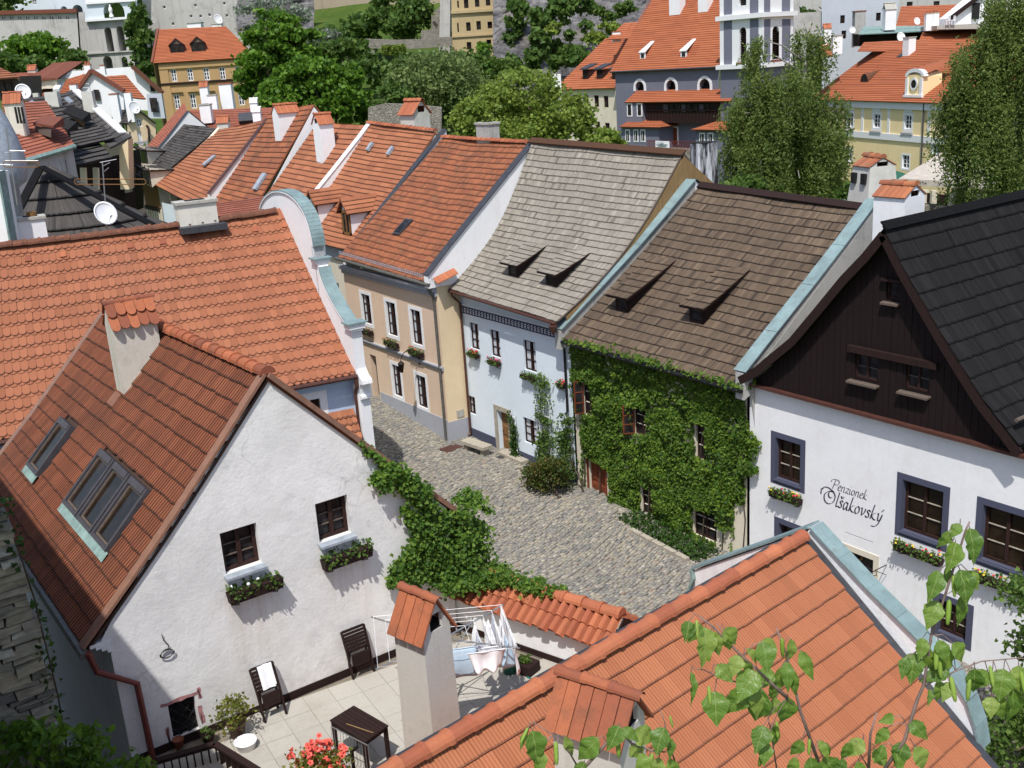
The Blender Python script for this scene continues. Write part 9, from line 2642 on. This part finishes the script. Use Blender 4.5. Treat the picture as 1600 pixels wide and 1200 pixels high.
MB().face(a0, a1, a3).face(a1, a2, P(1600, 240, D=101), a3).build('canvas', M['awning'], aw)
for p, q in ((a0, a1), (a1, a2)):
 MB().prism([p - Zv * .55, q - Zv * .55, q, p], FH * .04).build('valance', M['awning'], aw)
mb = MB()
for j in range(11):
 if j == 4: continue
 u0 = .28 + .028 * j; c = lerp(a0, a1, u0) - Zv * .28 - FH * .03; u = nrm(a1 - a0)
 mb.beam(c - Zv * .1, c + Zv * .1, .05, .02, u)
 if j % 2: mb.beam(c + Zv * (.1 if j % 3 else 0), c + u * .12 + Zv * (.1 if j % 3 else 0), .02, .05, Zv)
mb.build('lettering', M['lead'], aw, kind='stuff')
for x, d in ((1437, 95), (1482, 93.2), (1560, 92.5)):
 p = P(x, 283, D=d); MB().beam(A3(p[0], p[1], -.4), p - Zv * .4, .14, .14, RT).build('post', M['dwood'], aw)
fn = thing('pier_fence', 'low garden fence with square cream piers and dark panels beside the awning', 'fence', P(1500, 315, D=86) * A3(1, 1, 0))
prs = [(1445, 317, 90), (1458, 318, 89), (1486, 322, 88), (1527, 326, 86.5), (1573, 325, 85.5), (1588, 324, 85)]
for x, y, d in prs:
 p = P(x, y, D=d); MB().box(p + Zv * .55, RT * .42, FH * .42, Zv * 1.1).build('pier', M['cream'], fn)
for (x, y, d), (x2, y2, d2) in zip(prs[:-1], prs[1:]):
 p, q = P(x, y, D=d), P(x2, y2, D=d2); MB().beam(p + Zv * .45 + FH * .1, q + Zv * .45 + FH * .1, .06, .8).build('panel', M['dwood'], fn)
p, q = P(1432, 318, D=90.3), P(1600, 336, D=84.5)
MB().beam(p - Zv * .25, q - Zv * .25, .5, .5).build('plinth', M['rubblefar'], fn)
p = P(1401, 275, D=104); t = thing('green_parasol', 'small green parasol left of the awning', 'parasol', p - Zv * 1.6)
MB().lathe(p, [(1.45, -.15), (.7, .25), (0, .5)], 10).build('canopy', M['green'], t); MB().tube([p - Zv * 1.8, p + Zv * .5], .04, 5).build('pole', M['plank'], t)
p = P(1320, 312, D=97); t = thing('wooden_railing', 'brown lattice railing by the white garden furniture below the left birch', 'railing', p - Zv * .5)
a, b = P(1306, 280, D=100), P(1340, 292, D=97)
mb = MB()
for k in range(12): mb.beam(lerp(a, b, k / 11) - Zv * .9, lerp(a, b, k / 11), .06, .06, RT)
mb.beam(a, b, .1, .08).beam(a - Zv * .4, b - Zv * .4, .08, .06).build('lattice', M['dwood'], t)
p = P(1321, 312, D=92); t = thing('white_garden_table', 'white covered garden table glimpsed below the left birch', 'table', p)
MB().lathe(p, [(.35, 0), (.42, .75), (.5, .78), (0, .8)], 8).build('tablecloth', M['linen'], t)
a = [P(1432, 332, Z=-.35), P(1520, 345, Z=-.35), P(1470, 372, Z=-.35), P(1425, 366, Z=-.35)]
MB().face(*a).build('river_bank_path', M['earth'], None, kind='structure')
pts = []
for _ in range(2500):
 u, v = rng.random(2); q = lerp(lerp(P(1420, 326, Z=-.6), P(1560, 345, Z=-.6), u), lerp(P(1420, 385, Z=-.6), P(1500, 372, Z=-.6), u), v);
 if .25 < v < .55 and rng.random() < .8: continue
 pts.append(q + Zv * rng.uniform(0, .35))
leaf_mesh('bank_grass', np.array(pts), .4, M['young'], None, shape='hang', org=pts[0], kind='stuff')
# ================================================================ trees and bushes
def blob(px, py, D, rx, ry, dz=None):
 """ellipsoid centred at a pixel, radii in pixels"""
 k = D / FPX
 return (P(px, py, D=D), (rx * k, (dz or rx) * k, ry * k))
def gtree(name, label, blobs, D, n, size, mat, trunk=.3, clumps=80, spread=.16, group=None, cat='tree', shape='quad', hollow=.55):
 ells = [blob(*b[:2], D + (b[4] if len(b) > 4 else 0), *b[2:4]) for b in blobs]
 lo = min(ells, key=lambda e: e[0][2] - e[1][2])
 c = np.mean([e[0] for e in ells], 0)
 zb_ = min(gz(c[0], c[1]), lo[0][2] - lo[1][2] - .5)
 return tree(name, label, A3(c[0], c[1], zb_), ells, n, size, M and mat, trunk, cat, group, clumps, spread, hollow=hollow, shape=shape)
weeping('weeping_birch', 'tall weeping birch left of the pale yellow house, in front of the church tower', P(1235, 320, D=88) * A3(1, 1, 0) - Zv * .3,
  [blob(1266, 66, 88, 20, 42), blob(1194, 92, 88, 20, 45), blob(1228, 150, 88, 54, 55), blob(1195, 220, 88, 48, 55), blob(1265, 225, 88, 46, 60), blob(1225, 280, 88, 62, 35), blob(1290, 170, 88, 22, 40), blob(1165, 180, 88, 25, 50)], 2300, 'weep', (1.8, 4.8), .26, .34, 'weeping birches', .21)
weeping('weeping_birch', 'bigger weeping birch at the right edge overhanging the awning', P(1555, 340, D=80) * A3(1, 1, 0) - Zv * .3,
  [blob(1575, 20, 80, 45, 50), blob(1590, 90, 80, 70, 60), blob(1540, 110, 80, 50, 50), blob(1508, 160, 80, 38, 42), blob(1560, 190, 80, 75, 60), blob(1548, 245, 80, 45, 35), blob(1600, 250, 80, 60, 50), blob(1610, 10, 80, 50, 50)], 2700, 'weep', (2.0, 5.2), .24, .36, 'weeping birches', .2)
gtree('linden_tree', 'big bright green linden right of the ochre house', [(430, 60, 48, 38), (410, 105, 42, 40), (470, 75, 35, 30), (395, 130, 25, 30)], 128, 9500, .44, 'lime', .4, 170, .13)
gtree('linden_tree', 'broad green linden rising right behind the row of orange roofs', [(455, 145, 52, 40), (520, 150, 50, 38), (485, 115, 45, 28), (560, 175, 28, 22), (545, 120, 25, 22)], 104, 13000, .37, 'lime', .4, 230, .12)
gtree('willow_tree', 'olive-green rounded willow in the middle of the valley', [(680, 125, 70, 42), (640, 155, 45, 40), (720, 150, 45, 45), (675, 175, 60, 35)], 118, 15000, .3, 'olive', .4, 230, .16)
gtree('young_willow', 'light yellow-green willow behind the silver roof', [(820, 150, 55, 42), (770, 175, 50, 40), (870, 185, 55, 38), (800, 205, 70, 30), (905, 200, 30, 25)], 104, 16000, .29, 'young', .35, 240, .16)
gtree('young_willow', 'smaller yellow-green tree just left of the silver roof ridge', [(735, 185, 30, 30), (760, 210, 38, 22)], 96, 4500, .28, 'young', .25, 80, .18)
gtree('dark_tree', 'dark green tree between the olive willow and the linden', [(610, 160, 25, 35), (592, 185, 22, 28)], 112, 1800, .5, 'limed', .25, 50, .18)
gtree('creeper_tree', 'dark ivy-clad tree in front of the castle bridge', [(217, 30, 14, 32), (222, 70, 20, 26), (228, 100, 22, 20), (208, 55, 10, 20)], 235, 2400, .85, 'limed', .3, 70, .2)
for k, (bl, D, n, s, m, lab) in enumerate((
 ([(25, 78, 30, 20), (60, 76, 32, 22), (88, 88, 20, 16)], 225, 3000, .9, 'lime', 'wide green bush belt below the long curtain wall'),
 ([(113, 92, 16, 14)], 222, 900, .9, 'bushm', 'rounded bush at the right end of the curtain wall'),
 ([(10, 98, 30, 14), (50, 104, 30, 12)], 205, 1500, .9, 'limed', 'darker bushes behind the long orange roof'),
 ([(550, 55, 40, 18), (500, 65, 40, 18), (575, 35, 30, 14)], 232, 3000, .9, 'limed', 'dark shrubs under the ochre castle wall'),
 ([(625, 30, 45, 24), (600, 15, 30, 20), (650, 10, 30, 22)], 225, 3600, .85, 'limed', 'large dark bush group left of the castle building'),
 ([(500, 85, 45, 14), (540, 75, 40, 10), (470, 100, 40, 18)], 190, 2600, .8, 'bushm', 'green bushes on the slope above the lindens'),
 ([(500, 60, 22, 10), (515, 52, 15, 8)], 200, 500, .6, 'bloom', 'pale blossoming bush on the slope'),
 ([(755, 75, 10, 9), (782, 78, 8, 8)], 200, 500, .6, 'lime', 'two small bushes at the foot of the castle building'),
 ([(730, 100, 40, 16), (780, 110, 30, 18)], 172, 2000, .7, 'bushm', 'bushes below the castle building'),
 ([(845, 30, 22, 14), (880, 15, 25, 18), (905, 5, 20, 15)], 190, 1500, .8, 'limed', 'dark shrubs high on the rock cliff'),
 ([(845, 70, 14, 22), (832, 95, 12, 15)], 182, 900, .75, 'limed', 'upright dark shrub on the left of the cliff'),
 ([(895, 88, 20, 14), (870, 98, 12, 12)], 178, 900, .7, 'bushm', 'shrub low on the rock cliff beside the cream house'),
 ([(865, 45, 12, 10), (930, 60, 18, 10), (950, 45, 15, 8)], 182, 800, .7, 'young', 'light green shrubs on the right of the cliff'),
 ([(805, 20, 15, 25), (800, 60, 12, 20)], 200, 1000, .8, 'limed', 'dark bushes between castle building and cliff'),
 ([(560, 110, 40, 12), (610, 125, 35, 12), (650, 95, 30, 10)], 168, 2200, .7, 'bushm', 'bushes on the lower slope above the willow'),
 ([(1245, 30, 20, 12), (1262, 25, 20, 12)], 160, 700, .7, 'limed', 'dark hedge over the garden wall right of the tower'),
 ([(800, 100, 12, 16), (815, 120, 14, 14)], 180, 900, .7, 'bushm', 'shrubs at the left foot of the cliff'),
 ([(925, 15, 14, 9), (950, 25, 12, 8), (975, 15, 14, 10)], 195, 800, .7, 'bushm', 'small shrubs dotted on the upper cliff'),
 ([(868, 75, 12, 10), (915, 40, 9, 7), (890, 55, 8, 7)], 184, 700, .65, 'limed', 'small dark shrubs in the middle of the cliff'),
 ([(945, 215, 22, 12), (965, 222, 12, 8)], 98, 900, .4, 'young', 'light bushes before the cream house'),
 ([(395, 45, 14, 12), (420, 15, 45, 14), (455, 20, 30, 14)], 238, 1200, .7, 'bloom', 'bare greyish thicket at the top left of the slope'),
)):
 gtree('hill_bush', lab, bl, D, n, s, m, .08, 50, .22, 'bushes on the castle slope', 'bush')
gtree('garden_shrub', 'low shrubs at the foot of the weeping birch on the bank', [(1160, 290, 30, 14), (1330, 300, 25, 10)], 80, 1200, .35, 'bushm', .06, 40, .2, None, 'shrub')
